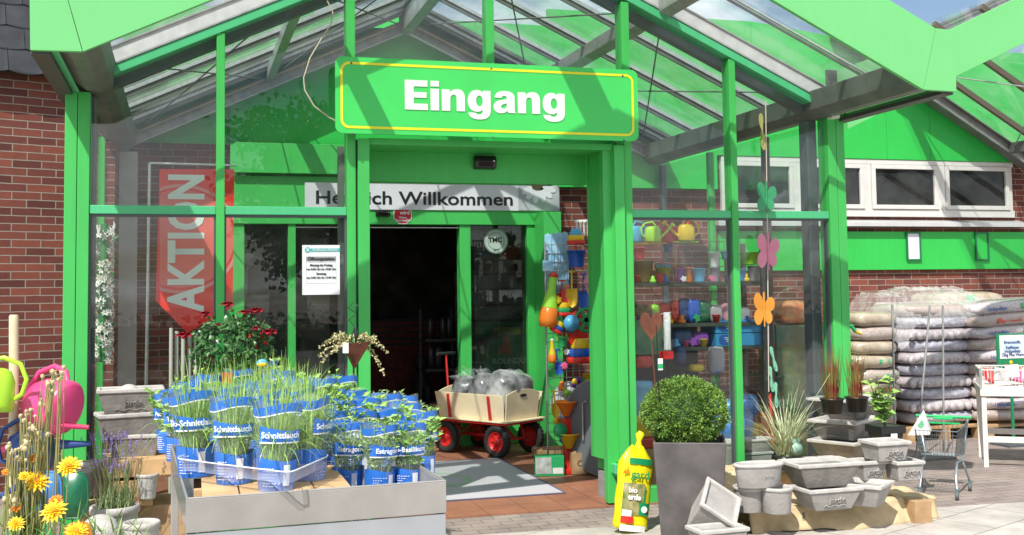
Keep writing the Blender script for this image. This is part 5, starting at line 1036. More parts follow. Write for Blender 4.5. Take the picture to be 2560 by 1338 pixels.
# watering cans hanging from a wooden pole
def M_can(rz, ry): return Matrix.Rotation(rz, 4, 'Z') @ Matrix.Rotation(ry, 4, 'Y')
pl = thing('wooden_pole', 'upright pale wooden pole the plastic watering cans hang on', 'pole', Vector((aY(33, 900, 7.15).x, 7.15, 0))); q = aY(33, 787, 7.15); g = MB(); g.tube([(.02, 0, 0), (0, 0, q.z-.01), (0, 0, q.z)], [.028, .027, .022], mat('raw_pole', (.62, .50, .33), .6, var=.1), 14); g.build('pole', pl)
def gcan(lb, base, s, c, eul, spc=None, dark=None):
    t = thing('garden_watering_can', lb, 'watering can', base); t.rotation_euler = eul; m = PL[c]; m2 = PL[spc or c]
    g = MB(); g.lathe([(0, 0), (.13*s, 0), (.15*s, .012*s), (.155*s, .04*s), (.145*s, .20*s), (.115*s, .27*s), (.07*s, .29*s), (.06*s, .28*s), (0, .25*s)], m, 34, sy=.80); g.build('body', t)
    g = MB(); g.tube([(-.12*s, 0, .06*s), (-.20*s, 0, .14*s), (-.27*s, 0, .30*s), (-.31*s, 0, .40*s)], [.035*s, .028*s, .020*s, .016*s], m2, 14); g.build('spout', t)
    g = MB(); g.tube([(.13*s, 0, .07*s), (.20*s, 0, .12*s), (.22*s, 0, .22*s), (.17*s, 0, .32*s), (.06*s, 0, .36*s), (-.05*s, 0, .34*s), (-.08*s, 0, .27*s)], .016*s, m, 12); g.build('handle', t)
    return t
mat('x', (0, 0, 0))
# base faces right and towards the camera: local +z points to the left and away
PL['hotpink'] = plast('hotpink', (.80, .07, .24)); PL['limey'] = plast('limey', (.42, .72, .04)); PL['dnavy'] = plast('dnavy', (.02, .06, .22))
def hang(lb, px, py, Y, s, c, az_, el, roll=0, spc=None):
    """az_: direction of the body axis from base to neck, degrees from +x; el elevation"""
    zv = Vector((math.cos(R(el))*math.cos(R(az_)), math.cos(R(el))*math.sin(R(az_)), math.sin(R(el)))); q = zv.to_track_quat('Z', 'Y').to_matrix().to_4x4() @ Matrix.Rotation(R(roll), 4, 'Z')
    return gcan(lb, aY(px, py, Y), s, c, q.to_euler(), spc)
hang('pink plastic watering can hanging on its side by the green corner post', 172, 1020, 7.0, 1.02, 'hotpink', 138, 6, 110)
hang('lime green watering can hanging upright on the wooden pole at the left edge', -28, 1030, 6.9, .85, 'limey', 60, 82, 200)
hang('dark blue watering can hanging below the pink one', 128, 1118, 7.05, .82, 'dnavy', 172, -6, 100)
g = MB(); p = aY(150, 1112, 7.05); g.tube([(0, 0, 0), (.17, -.02, .0)], [.030, .014], PL['dnavy'], 12); o = g.build('spout_tip'); place(o, p); o['label'] = 'dark blue tapered sprinkler tube pointing right below the pink watering can'; o['category'] = 'spout'
g = MB(); p = aY(112, 1068, 6.98); g.tube([(0, 0, .02), (.12, 0, .0), (.24, -.02, -.01)], [.020, .015, .014], plast('dpink', (.55, .03, .12)), 12); o = g.build('spout_tube'); place(o, p); o['label'] = 'dark pink tube under the pink watering can'; o['category'] = 'spout'
def scoop(lb, px, py, Y, w, h, c, rot=0, tl=0):
    p = aY(px, py, Y); t = thing('plastic_tub', lb, 'plastic tub', p, rot, None, (tl, 0)); g = MB(); n_ = 22; P = []
    for j in range(5):
        r = j/4
        for i in range(n_): a = 2*math.pi*i/n_; f_ = lambda v: math.copysign(abs(v)**.6, v); P.append((w/2*r*f_(math.cos(a)), .05*r*r-.03, h/2*r*f_(math.sin(a))))
    g.add(P, [(j*n_+i, j*n_+(i+1) % n_, (j+1)*n_+(i+1) % n_, (j+1)*n_+i) for j in range(4) for i in range(n_)], PL[c], True); g.build('shell', t); g = MB(); g.tube([(w/2*.98*math.copysign(abs(math.cos(2*math.pi*i/n_))**.6, math.cos(2*math.pi*i/n_)), .02, h/2*.98*math.copysign(abs(math.sin(2*math.pi*i/n_))**.6, math.sin(2*math.pi*i/n_))) for i in range(n_)], .008, PL[c], 6, closed=True); g.build('rim', t)
PL['midblue'] = plast('midblue', (.10, .30, .72)); scoop('light blue oval plastic shell low at the left behind the yellow flowers', 108, 1238, 6.9, .20, .26, 'midblue', R(15)); scoop('dark green plastic shell behind the yellow flowers next to the pots', 180, 1240, 6.95, .17, .27, 'dgreen', R(-10))
scoop('orange plastic shell at the bottom left under the yellow flowers', 195, 1345, 6.8, .14, .16, 'orange')
scoop('mid green plastic shell at the bottom left corner', 75, 1345, 6.8, .22, .16, 'green')
# ------------------------------------------------------------------ rose tree
RL = mat('rose_leaf', (.035, .11, .03), .35, col2=(.07, .19, .05), vscale=25); RR = mat('rose_red', (.22, .005, .02), .6, col2=(.42, .01, .03), vscale=40); STM = mat('green_stem', (.10, .17, .05), .6)
p = aY(580, 860, 7.15); ro = thing('rose_tree', 'dark red rose bush with glossy leaves behind the herbs', 'rose', (p.x, 7.15, 0)); zr0 = p.z
g = MB(); g.tube([(0, 0, 0), (.01, 0, zr0*.5), (0, 0, zr0-.1)], [.014, .012, .010], STM, 8)
rr0 = random.Random(5)
for k in range(14): a = rr0.uniform(0, 6.28); e_ = Vector((math.cos(a)*.2, math.sin(a)*.15, zr0+rr0.uniform(-.1, .18))); g.tube([(0, 0, zr0-.14), (e_.x*.4, e_.y*.4, zr0-.05), e_], [.007, .004, .0025], STM, 5)
g.build('stem', ro); g = MB()
for _ in range(1350):
    a = rnd(0, 6.28); u = rnd(-1, 1); r = rnd(.45, 1)**.5; rx, rz = .245, .215
    c = Vector((rx*r*math.sqrt(1-u*u)*math.cos(a), .17*r*math.sqrt(1-u*u)*math.sin(a), zr0-.02+rz*r*u))
    if math.sin(c.x*31)+math.sin(c.z*37+1)+math.sin(c.y*29) < -1.0: continue
    d = Vector((c.x*2+rnd(-.6, .6), c.y*2+rnd(-.6, .6), rnd(-.8, .5))).normalized(); g.leaf(c, d*rnd(.032, .055), rnd(.022, .036), RL, .4, (rnd(-.6, .6), rnd(-1, .2), rnd(.3, 1)))
g.build('foliage', ro)
def rose(c, r, par):
    g = MB(); 
    for ly in range(5):
        rr_ = r*(1-ly*.17); n_ = 7-ly
        for j in range(n_):
            a = 2*math.pi*j/n_+ly*.7; el = .1+ly*.28; d = Vector((math.cos(a)*math.cos(el), -abs(0)+math.sin(a)*math.cos(el), math.sin(el))); g.leaf(Vector(c)+d*r*.12, d*rr_, rr_*.95, RR, .5, (-d.x, -d.y, 1))
    g.ball(c, r*.35, RR, 8); g.build('blossom', par)
for px, py, r in ((568, 762, .036), (640, 778, .040), (612, 782, .034), (672, 832, .044), (460, 840, .042), (512, 786, .034), (640, 822, .025), (612, 930, .036), (545, 812, .018), (498, 808, .017)):
    q = aY(px, py, 7.02); rose((q.x-p.x, q.y-7.15, q.z), r*1.35, ro)
for px, py in ((628, 842), (655, 845), (664, 862), (640, 870), (470, 870)): q = aY(px, py, 7.05); g = MB(); [g.leaf((q.x-p.x, q.y-7.15, q.z), (rnd(-.02, .02), rnd(-.02, 0), rnd(0, .03)), .015, mat('orange_red_bud', (.65, .08, .03), .5)) for _ in range(10)]; g.build('bud', ro)
# bird plug + red sign on sticks
p = aY(655, 908, 6.7); t = thing('bird_plug', 'small blue and yellow bird ornament on a wire stem above the chives', 'ornament', p); g = MB(); g.ball((0, 0, 0), (.032, .015, .024), PL['sky'], 12); g.build('body', t); g = MB(); g.ball((0, -.004, -.008), (.030, .014, .018), PL['yellow'], 12); g.build('belly', t); g = MB(); g.tube([(0, 0, -.02), (.01, 0, -.14), (.02, 0, -.30)], .0025, STEEL, 5); g.build('stem', t)
p = aY(568, 945, 6.8); g = MB(); g.box(-.03, .03, 0, .01, -.03, .03, mat('red_card', (.6, .03, .02), .5)); o = g.build('plant_tag'); place(o, p); tag(o, 'small red card between the rose and the chives', 'plant tag')
p = aY(610, 960, 6.9); g = MB(); g.lathe([(0, -.07), (.05, -.06), (.06, .03), (.055, .035), (0, .03)], PL['dgreen'], 18); o = g.build('glazed_pot'); place(o, p); tag(o, 'dark turquoise glazed pot half hidden behind the chives under the rose', 'pot')
# ------------------------------------------------------------------ hanging cone basket
RUST = mat('rusty_steel', (.16, .055, .03), .75, .2, var=.3, vscale=14); Yh = 6.6; p = aY(888, 870, Yh)
t = thing('cone_planter', 'rusty cone planter with trailing variegated ivy on a tall stake by the doorway', 'planter', (p.x, Yh, 0)); g = MB(); zt2 = aY(888, 858, Yh).z; zb2 = aY(880, 922, Yh).z
g.add([(-.075, -.05, zt2), (.085, -.06, zt2+.01), (.09, .06, zt2), (-.07, .06, zt2), (-.012, 0, zb2), (.0, .005, zb2)], [(0, 1, 5, 4), (1, 2, 5), (2, 3, 4, 5), (3, 0, 4)], RUST); g.build('cone', t)
g = MB(); g.tube([(-.008, .01, 0), (-.008, .01, zb2+.03)], .006, RUST, 8); g.build('stake', t)
g = MB(); q = [aY(x, y, Yh-.02) for x, y in ((884, 880), (878, 845), (888, 818), (872, 800), (893, 785), (870, 770), (882, 757))]; g.tube([(a.x-p.x, -.02, a.z) for a in q], .0035, BLACK, 5); q = aY(893, 768, Yh-.02); g.ball((q.x-p.x, -.02, q.z), (.008, .004, .016), BLACK, 8); q = aY(888, 835, Yh-.03); g.tube([(q.x-p.x, -.03, q.z+.05), (q.x-p.x+.004, -.05, q.z), (q.x-p.x, -.04, q.z-.06)], [.004, .014, .004], BLACK, 6); g.build('hook', t)
g = MB(); q = aY(864, 868, Yh-.07); g.box(q.x-p.x-.017, q.x-p.x+.017, -.072, -.07, q.z-.035, q.z+.025, WHITE); g.build('price_tag', t)
IV = mat('variegated_ivy', (.30, .33, .10), .5, col2=(.70, .62, .40), vscale=60); IVS = mat('ivy_stem', (.25, .16, .08), .6); g = MB()
for tx, ty, sg_ in ((800, 868, -1), (805, 905, -1), (830, 840, -1), (798, 890, -1), (960, 935, 1), (968, 880, 1), (935, 850, 1), (945, 900, 1), (850, 835, -1), (915, 838, 1), (900, 845, 1), (815, 855, -1), (955, 865, 1), (838, 880, -1)):
    e_ = aY(tx, ty, Yh-.05+rnd(-.05, .05)); e_ = Vector((e_.x-p.x, e_.y-Yh, e_.z)); s_ = Vector((sg_*.03, 0, zt2)); m_ = s_.lerp(e_, .5)+Vector((0, 0, .05)); pts = [s_*(1-u)**2+m_*2*u*(1-u)+e_*u*u for u in [i/10 for i in range(11)]]; g.tube(pts, .0018, IVS, 4)
    for c in pts: 
        for _ in range(4): g.leaf(c, Vector((rnd(-1, 1), rnd(-1, .3), rnd(-1, .7))).normalized()*rnd(.012, .022), .014, IV, .3)
for _ in range(160): g.leaf((rnd(-.10, .12), rnd(-.05, .05), zt2+rnd(-.01, .04)), Vector((rnd(-1, 1), rnd(-1, 1), rnd(-.2, 1))).normalized()*.022, .015, IV, .3)
g.build('ivy', t)
# ------------------------------------------------------------------ foreground flowers (coreopsis)
FY = mat('yellow_petal', (.85, .50, .01), .55, col2=(.88, .62, .02), vscale=30); FO = mat('orange_petal', (.80, .25, .01), .55); SD = mat('dry_seed_head', (.45, .36, .20), .8, col2=(.60, .52, .33), vscale=50); FS = mat('flower_stem', (.22, .28, .08), .6, col2=(.36, .30, .12), vscale=15); FL = mat('flower_leaf', (.12, .24, .05), .55, col2=(.24, .36, .09), vscale=20)
def plant_base(px, Y): a = aY(px, 900, Y); return Vector((a.x, Y, 0))
def flower_plant(lb, heads, Y, basepx, n_leaf, zlo, cat='flowering plant', seeds=()):
    b = plant_base(basepx, Y); t = thing('tickseed_plant', lb, cat, b); g = MB()
    tips = []
    for px, py, r, c in heads:
        q = aY(px, py, Y+rnd(-.12, .02)); e_ = Vector((q.x-b.x, q.y-Y, q.z)); tips.append((e_, r, c)); s_ = Vector((e_.x*.3+rnd(-.03, .03), rnd(-.03, .05), zlo)); m_ = s_.lerp(e_, .5)+Vector((rnd(-.02, .02), 0, 0)); g.tube([s_, m_, e_], .0022, FS, 5)
        for j in range(4): u = rnd(.2, .85); c_ = s_.lerp(e_, u); g.leaf(c_, Vector((rnd(-1, 1), rnd(-1, 1), rnd(0, .9))).normalized()*rnd(.03, .06), .008, FL)
    for px, py in seeds:
        q = aY(px, py, Y+rnd(-.1, .05)); e_ = Vector((q.x-b.x, q.y-Y, q.z)); s_ = Vector((e_.x*.5+rnd(-.03, .03), rnd(-.03, .05), zlo)); g.tube([s_, s_.lerp(e_, .5)+Vector((rnd(-.03, .03), 0, 0)), e_], .0022, FS, 5)
    g.build('stems', t); g = MB()
    for _ in range(n_leaf):
        z = zlo+rnd(0, 1)**1.3*.42; c_ = Vector((rnd(-.26, .26), rnd(-.12, .10), z)); d = Vector((rnd(-.7, .7), rnd(-.7, .5), rnd(.1, 1))); g.blade(c_, d, rnd(.05, .13), rnd(.004, .009), FL, rnd(0, 1), 4)
    g.build('leaves', t)
    for e_, r, c in tips:
        g = MB(); up_ = Vector((rnd(-.3, .3), -.75, .8)).normalized(); s1 = up_.cross(Vector((0, 0, 1))).normalized(); s2 = up_.cross(s1); m_ = FY if c == 'y' else FO
        for ly in range(6):
            n_ = 15-ly*2; rl = r*(1-.145*ly)
            for j in range(n_): a = 2*math.pi*j/n_+ly*.3+rnd(-.1, .1); d = (s1*math.cos(a)+s2*math.sin(a))*(1-.12*ly)+up_*(.05+.25*ly); g.leaf(e_, d.normalized()*rl*rnd(.85, 1.1), rl*.42, m_, .15, up_)
        g.ball(e_+up_*r*.12, r*.22, FO if c == 'y' else FY, 8); g.build('blossom', t)
    g = MB()
    for px, py in seeds:
        q = aY(px, py, Y+rnd(-.1, .05)); e_ = Vector((q.x-b.x, q.y-Y, q.z)); r = rnd(.005, .009); g.ball(e_, (r, r, r*1.2), SD, 8)
        for _ in range(6): g.leaf(e_, Vector((rnd(-1, 1), rnd(-1, 1), rnd(-.2, 1))).normalized()*r*1.9, r*.6, SD)
    if seeds: g.build('seed_heads', t, kind='stuff')
    return t
Yfl = 4.1
flower_plant('yellow tickseed with two large double blossoms at the lower left edge', [(172, 1166, .045, 'y'), (92, 1203, .048, 'y'), (60, 1190, .02, 'y')], Yfl, 140, 420, .42)
flower_plant('yellow tickseed with low blossoms touching the bottom edge of the photo', [(135, 1278, .045, 'y'), (192, 1330, .044, 'y'), (138, 1252, .026, 'o'), (40, 1310, .03, 'y')], Yfl-.1, 160, 520, .38)
rs = random.Random(3); sd = []
for (x0, y0, x1, y1, n_) in ((150, 925, 95, 1010, 12), (95, 1000, 60, 1060, 9), (60, 1040, 110, 1110, 14), (120, 935, 140, 960, 8), (20, 1100, 70, 1180, 14), (85, 1080, 40, 1130, 8), (10, 1230, 80, 1300, 14)):
    for _ in range(n_): u = rs.random(); sd.append((x0+(x1-x0)*u+rs.uniform(-16, 16), y0+(y1-y0)*u+rs.uniform(-16, 16)))
flower_plant('tall withered tickseed with beige seed heads in front of the pink watering can', [(90, 1144, .024, 'o'), (14, 1180, .016, 'o'), (40, 1270, .020, 'o')], Yfl+.05, 60, 620, .40, seeds=sd)
g = MB()
for _ in range(1300): g.blade((rnd(-.5, .34), rnd(-.25, .2), .30+rnd(0, .12)), (rnd(-.5, .5), rnd(-.5, .3), 1), rnd(.08, .26), rnd(.005, .011), FL, rnd(.1, .9), 5)
fo = thing('leafy_plant', 'low green foliage filling the bottom left corner below the yellow flowers', 'plant', plant_base(90, Yfl)); g.build('leaves', fo)
g = MB(); g.box(-.62, .30, -.28, .35, 0, .32, mat('planter_brown', (.12, .08, .05), .8)); g.build('planter_box', fo, bevel=.01)
# ================================================================== RIGHT SIDE: planter, bag, pots
def base_on(px, py, z=0): return aZ(px, py, z)
pb_ = base_on(1724, 1352); Yq = pb_.y+.22; pc_ = aY(1723, 1095, Yq)
pt = thing('tall_planter', 'tall tapered dark grey planter holding the clipped box ball', 'planter', (pc_.x, Yq, 0), R(-25)); k = sc(pc_); W1 = 176*k; W0 = 146*k; Hh = pc_.z
ZN = mat('zinc_grey', (.115, .105, .105), .55, .2, var=.28, vscale=6, bump=.12, bscale=30, detail=10)
g = MB(); g.frustum(W0, W0, W1, W1, 0, Hh, ZN, wall=.012); g.build('body', pt, bevel=.006); g = MB(); g.box(-W1*.46, W1*.46, -W1*.46, W1*.46, Hh-.06, Hh-.03, SOIL); g.build('soil', pt)
# box ball
pbx = aY(1712, 1030, Yq); rb = 96*sc(pbx); bx = thing('box_ball', 'round clipped boxwood ball in the tall grey planter', 'shrub', pbx); 
BXL = mat('box_leaf', (.075, .19, .025), .38, col2=(.24, .38, .07), vscale=22, detail=8); g = MB(); rg = random.Random(11)
g.tube([(0, 0, -rb*.8-.02), (0, 0, -.05)], [.02, .012], mat('bark', (.10, .07, .04), .9), 8)
for k in range(12): a = k*.52; g.tube([(0, 0, -rb*.6), (rb*.7*math.cos(a), rb*.7*math.sin(a), rb*.5*math.sin(k*2.1))], [.008, .003], MATS['bark'], 5)
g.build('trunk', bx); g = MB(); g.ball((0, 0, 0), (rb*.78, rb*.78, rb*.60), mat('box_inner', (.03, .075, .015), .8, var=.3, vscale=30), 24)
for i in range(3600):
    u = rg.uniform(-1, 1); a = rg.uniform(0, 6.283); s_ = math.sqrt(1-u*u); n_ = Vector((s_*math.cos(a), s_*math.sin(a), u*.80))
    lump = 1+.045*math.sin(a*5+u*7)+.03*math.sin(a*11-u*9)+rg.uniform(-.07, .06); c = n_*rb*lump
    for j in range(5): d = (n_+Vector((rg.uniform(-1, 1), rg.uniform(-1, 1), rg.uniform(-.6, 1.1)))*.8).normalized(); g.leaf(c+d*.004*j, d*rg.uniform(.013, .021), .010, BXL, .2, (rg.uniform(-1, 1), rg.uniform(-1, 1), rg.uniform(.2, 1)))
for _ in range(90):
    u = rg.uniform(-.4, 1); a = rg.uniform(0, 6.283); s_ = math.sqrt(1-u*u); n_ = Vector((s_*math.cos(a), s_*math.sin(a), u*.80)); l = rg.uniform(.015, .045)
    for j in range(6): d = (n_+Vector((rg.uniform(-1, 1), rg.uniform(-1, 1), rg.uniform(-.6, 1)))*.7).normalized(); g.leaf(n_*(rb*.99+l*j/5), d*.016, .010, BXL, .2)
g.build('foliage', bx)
# ornamental stakes in the box ball
t = thing('heart_stake', 'rusty metal heart on a stake stuck behind the box ball', 'garden stake', aY(1631, 960, Yq-.05)); b0 = -Vector(t.location); g = MB(); c0 = aY(1628, 812, Yq-.05); s_ = 33*sc(c0)
hp = [(16*math.sin(a)**3, 13*math.cos(a)-5*math.cos(2*a)-2*math.cos(3*a)-math.cos(4*a)) for a in [2*math.pi*i/36 for i in range(36)]]
g.prism([(c0.x+x/16*s_*.92, c0.y, c0.z+y/16*s_*1.25) for x, y in hp], (0, .004, 0), RUST); o = g.build('heart', t); o.location = b0
g = MB(); q0, q1 = aY(1629, 855, Yq-.045), aY(1640, 985, Yq-.03); g.tube([q0, q1], .0045, RUST, 6); o = g.build('stake', t); o.location = b0
t = thing('tag_stake', 'thin black wire stake with a white price tag above the box ball', 'garden stake', aY(1646, 1000, Yq-.12)); b0 = -Vector(t.location); g = MB(); g.tube([aY(1641, 815, Yq-.1), aY(1645, 930, Yq-.1), aY(1648, 1010, Yq-.1)], .003, BLACK, 6); o = g.build('stake', t); o.location = b0
g = MB(); a = aY(1651, 910, Yq-.12); g.box(a.x-.017, a.x+.017, a.y, a.y+.001, a.z-.04, a.z+.035, WHITE); o = g.build('tag', t); o.location = b0; g = MB(); g.box(a.x-.017, a.x+.017, a.y-.0015, a.y-.0005, a.z-.03, a.z-.0, PL['green']); o = g.build('tag_print', t); o.location = b0
t = thing('glass_tube_vase', 'narrow clear glass tube vase hanging beside the rusty heart', 'vase', aY(1668, 830, Yq)); g = MB(); g.lathe([(.0, -.12), (.024, -.12), (.024, .13), (.022, .13), (.022, -.115)], mat('vase_glass', (.8, .85, .85), .05, trans=.75, spec=1), 16); g.build('tube', t); g = MB(); g.tube([(-.06, 0, .115), (.03, 0, .13)], .003, STEEL, 5); g.build('holder', t)
t = thing('red_bird_feeder', 'small red box with black leaf shapes on a stake behind the box ball', 'garden ornament', aY(1670, 886, Yq+.08)); g = MB(); g.box(-.04, .035, -.01, .05, -.03, .02, RED); g.build('box', t); g = MB(); [g.leaf((x, 0, .02), (x*1.1, 0, .09), .035, BLACK, .1, (0, -1, .1)) for x in (-.02, 0, .02)]; g.build('leaves', t); g = MB(); g.tube([(0, .02, -.03), (0, .02, -.35)], .003, BLACK, 5); g.build('stake', t)
# fertiliser bag leaning on the planter
fb = base_on(1582, 1338); fb.z = 0; fbt = thing('fertiliser_bag', 'yellow fertiliser bag with green bands leaning against the tall grey planter', 'bag', fb+Vector((0, .06, .0)), R(2), None, (R(-4), R(9))); k = sc(fb); Wb, Hb = 92*k, 215*k
YB_ = mat('bag_yellow', (.78, .70, .01), .28, var=.05, vscale=8, bump=.5, bscale=7); g = MB(); P = []; n_ = 28; K = 16
for i in range(K+1):
    u = i/K; z = Hb*u; prof = min(1, (u/.06)**.5 if u < .06 else 1)*(1 if u < .82 else 1-.62*((u-.82)/.18)**1.4)
    for j in range(n_):
        a = 2*math.pi*j/n_; f_ = lambda v, e: math.copysign(abs(v)**e, v); w_ = Wb/2*prof*(1+.03*math.sin(u*19+j)); P.append((w_*f_(math.cos(a), .7), .055*prof*f_(math.sin(a), .8)*(1+.12*math.sin(u*23+j*1.3)), z+.012*math.sin(j*.9)*(1 if u > .9 else 0)))
g.add(P, [(i*n_+j, i*n_+(j+1) % n_, (i+1)*n_+(j+1) % n_, (i+1)*n_+j) for i in range(K) for j in range(n_)]+[tuple(range(n_))[::-1], tuple(range(K*n_, (K+1)*n_))], YB_, True); g.build('body', fbt)
g = MB(); g.tube([(0.01, 0, Hb-.01), (.01, 0, Hb+.04), (.015, 0, Hb+.09), (.0, 0, Hb+.10)], [.03, .016, .034, .01], YB_, 10); g.build('neck', fbt)
def bagpatch(x0, x1, z0, z1, m, dy=.0, nm='print'):
    g = MB(); P = []; n2 = 8
    for i in range(n2+1):
        x = x0+(x1-x0)*i/n2; c = max(0, 1-(abs(x)/(Wb/2))**(1/.7*2))**(.8/2)
        for z in (z0, (z0+z1)/2, z1): P.append((x, -.0625*c-.0022-dy, z))
    g.add(P, [(3*i+k, 3*i+3+k, 3*i+4+k, 3*i+1+k) for i in range(n2) for k in (0, 1)], m, True); g.build(nm, fbt)
GRN = mat('bag_green', (.01, .28, .10), .3); PIC = mat('bag_picture', (.50, .42, .22), .3, col2=(.10, .16, .03), vscale=16, detail=8)
W = Wb; bagpatch(-W*.40, W*.22, Hb*.22, Hb*.58, PIC); bagpatch(W*.10, W*.42, Hb*.22, Hb*.36, GRN, .001); bagpatch(W*.22, W*.27, Hb*.36, Hb*.55, GRN, .0005); bagpatch(-W*.30, W*.40, Hb*.80, Hb*.87, GRN); bagpatch(-W*.40, W*.35, Hb*.03, Hb*.10, mat('bag_white', (.72, .72, .68), .3)); bagpatch(-W*.40, -W*.05, Hb*.12, Hb*.20, mat('bag_red', (.65, .03, .02), .3)); bagpatch(-W*.38, -W*.12, Hb*.20, Hb*.27, WHITE, .001)
text('gard', .075, GRN, FM(W*.04, -.071, Hb*.68), fbt, bold=.01); text('bio', .05, WHITE, FM(-W*.14, -.070, Hb*.50), fbt, bold=.03); text('erde', .05, WHITE, FM(-W*.08, -.070, Hb*.42), fbt, bold=.04)
g = MB(); g.lathe([(.0, .0), (.022, .0)], WHITE, 16, T=Matrix.Translation((W*.25, -.0655, Hb*.29)) @ Matrix.Rotation(R(90), 4, 'X')); g.build('seal', fbt)
g = MB(); g.prism([(-.035, 0, 0), (-.02, 0, .035), (-.012, 0, .015), (0, 0, .045), (.012, 0, .015), (.014, 0, 0)], (0, .002, 0), mat('logo_orange', (.80, .25, .01), .4)); o = g.build('logo', fbt); o.location = (-W*.33, -.062, Hb*.68)
# yellow box behind post
p = base_on(1600, 1180, .0); g = MB(); g.box(-.11, .10, 0, .15, 0.0, .09, PL['red']); g.box(-.10, .09, .01, .14, .091, .25, PL['yellow']); o = g.build('toy_truck_box', bevel=.02, seg=3); place(o, aY(1612, 1150, 8.3)-Vector((0, 0, .03))); o.location.z = .33; tag(o, 'yellow and red toy tub behind the glass beside the box ball', 'toy tub')
g = MB(); g.box(-.2, .2, -.1, .3, .008, .33, WOOD); o = g.build('wooden_box', bevel=.004); place(o, Vector((aY(1625, 1150, 8.4).x, 8.4, 0))); tag(o, 'plain wooden box under the yellow toy tub behind the glass', 'box')
# burlap and pallet platform
BUR = mat('burlap', (.60, .47, .28), .95, var=.14, vscale=12, bump=.6, bscale=220); 
pl0 = base_on(1900, 1335); pl1 = base_on(2330, 1312); 
xL_, xR_ = aY(1858, 1200, 6.75).x, aY(2322, 1250, 6.75).x; yF_ = 6.62
plat = thing('wooden_pallet', 'wooden pallet stack under the burlap carrying the concrete pots', 'pallet', (3.9, 7.0, 0)); q = -Vector((3.9, 7.0, 0))
for i, (a, b, c, d, e_, f_) in enumerate(((xL_+.03, xR_-.06, yF_+.04, 7.55, 0, .035), (xL_+.03, xR_-.06, yF_+.04, 7.55, .12, .145))):
    n_ = 7; w_ = (d-c)/n_
    for j in range(n_): g = MB(); g.box(a, b, c+j*w_, c+j*w_+w_*.82, e_, f_, WOOD); o = g.build('slat', plat); o.location = q
for x in (xL_+.06, (xL_+xR_)/2, xR_-.16): g = MB(); g.box(x, x+.1, yF_+.05, 7.52, .036, .119, WOOD); o = g.build('block', plat); o.location = q
bl = thing('burlap_sheet', 'crumpled beige burlap sheet draped over the pallet under the pots', 'burlap', (3.9, 7.0, 0)); g = MB(); nx, ny = 64, 30; P = []
for j in range(ny+1):
    for i in range(nx+1):
        x = xL_-.03+(xR_-xL_+.0)*i/nx; v = j/ny; fold = math.sin(x*15+1.3*math.sin(x*5))+.5*math.sin(x*37+v*4)
        if v < .45: u = v/.45; z = .004+(.155-.004)*(u**.8)+.018*fold*(1-u)*u*2+.008*math.sin(x*50+u*9)*u; y = yF_-.07*(1-u)**2-.022*fold*(1-u)+.05*math.sin(x*4)*(1-u); z = max(z, .006)+ (.0 if math.sin(x*5.1+.4) < .6 else .012*(1-u))
        else: u = (v-.45)/.55; y = yF_+u*.92; z = .155+.008*math.sin(x*22+y*17)+.006*math.sin(y*31-x*9)+(.15*max(0, min(1, (u-.55)/.12)))
        P.append((x-3.9, y-7.0, z))
g.add(P, [(j*(nx+1)+i, j*(nx+1)+i+1, (j+1)*(nx+1)+i+1, (j+1)*(nx+1)+i) for j in range(ny) for i in range(nx)], BUR, True); o = g.build('cloth', bl); sf = o.modifiers.new('thick', 'SOLIDIFY'); sf.thickness = .003
g = MB(); a = aY(2005, 1288, yF_-.03); g.box(a.x-3.9-.02, a.x-3.9+.02, a.y-7.0-.02, a.y-7.0-.012, a.z-.015, a.z+.015, mat('burlap_print', (.06, .05, .04), .9)); 
text('5', .05, MATS['burlap_print'], FM(a.x-3.9, a.y-7.0-.02, a.z), bl, 'lettering', bold=.03)
cr = base_on(2304, 1310); g = MB(); g.box(-.06, .07, -.02, .5, 0, .155, WOOD); o = g.build('wooden_block', bevel=.004); place(o, cr); tag(o, 'wooden crate corner sticking out at the right end of the burlap', 'crate'); 
g = MB(); g.box(-.35, .30, 0, .40, 0, .29, WOOD); o = g.build('wooden_box', bevel=.005); place(o, Vector((4.35, 7.10, .0))); o['label'] = 'wooden box under the burlap below the small square pots'; o['category'] = 'box'
# --- the pots, front to back: (z of the base, then photo sizes)
def pr(lb, px, py, zb, wt, wb, h, rot=0, **k): return pot_rect(lb, px, py, zb, wt, wb, h, rot=rot, **k)
pr('shallow concrete trough at the bottom edge carrying the tilted box planter', 1794, 1380, 0, 138, 104, 70, R(2), txt='jardin', pos=Vector((aY(1794, 1352, 6.2).x, 6.2, .0)))
q = aY(1792, 1268, 6.42); t = pot_rect('rectangular planter tipped on its corner on the trough at the bottom edge', 0, 0, 0, 128, 100, 92, .80, pos=q); zv = Vector((.30, -.55, .70)).normalized(); xv = Vector((.62, .35, .70)); xv = (xv-zv*xv.dot(zv)).normalized(); yv = zv.cross(xv); t.rotation_euler = Matrix((xv, yv, zv)).transposed().to_euler(); t.location = q-zv*.17
pot_round('round concrete pot standing on the burlap left of the front pair', 1890, 1284, .165, 78, 66, 64)
pot_round('round concrete pot in the front row under the oval jardin pot', 1960, 1288, .165, 80, 70, 66)
pr('long concrete trough in the front row with jardin lettering', 2084, 1276, .165, 158, 104, 56, R(2), txt='jardin', ts=.4)
pr('square pot turned corner forward at the right end of the front row', 2186, 1268, .165, 112, 66, 58, R(38), dr=1)
pot_round('oval concrete pot with jardin lettering resting on two round pots', 1913, 1222, .33, 132, 116, 60, .55, txt='jardin')
pr('wide dark sided trough stacked on the front trough', 2070, 1219, .30, 178, 116, 62, R(-1), m=CON2, txt=None)
pr('small empty pot lying inside the wide dark sided trough', 2057, 1180, .38, 88, 70, 26, dr=.6, pos=aY(2057, 1170, 6.95))
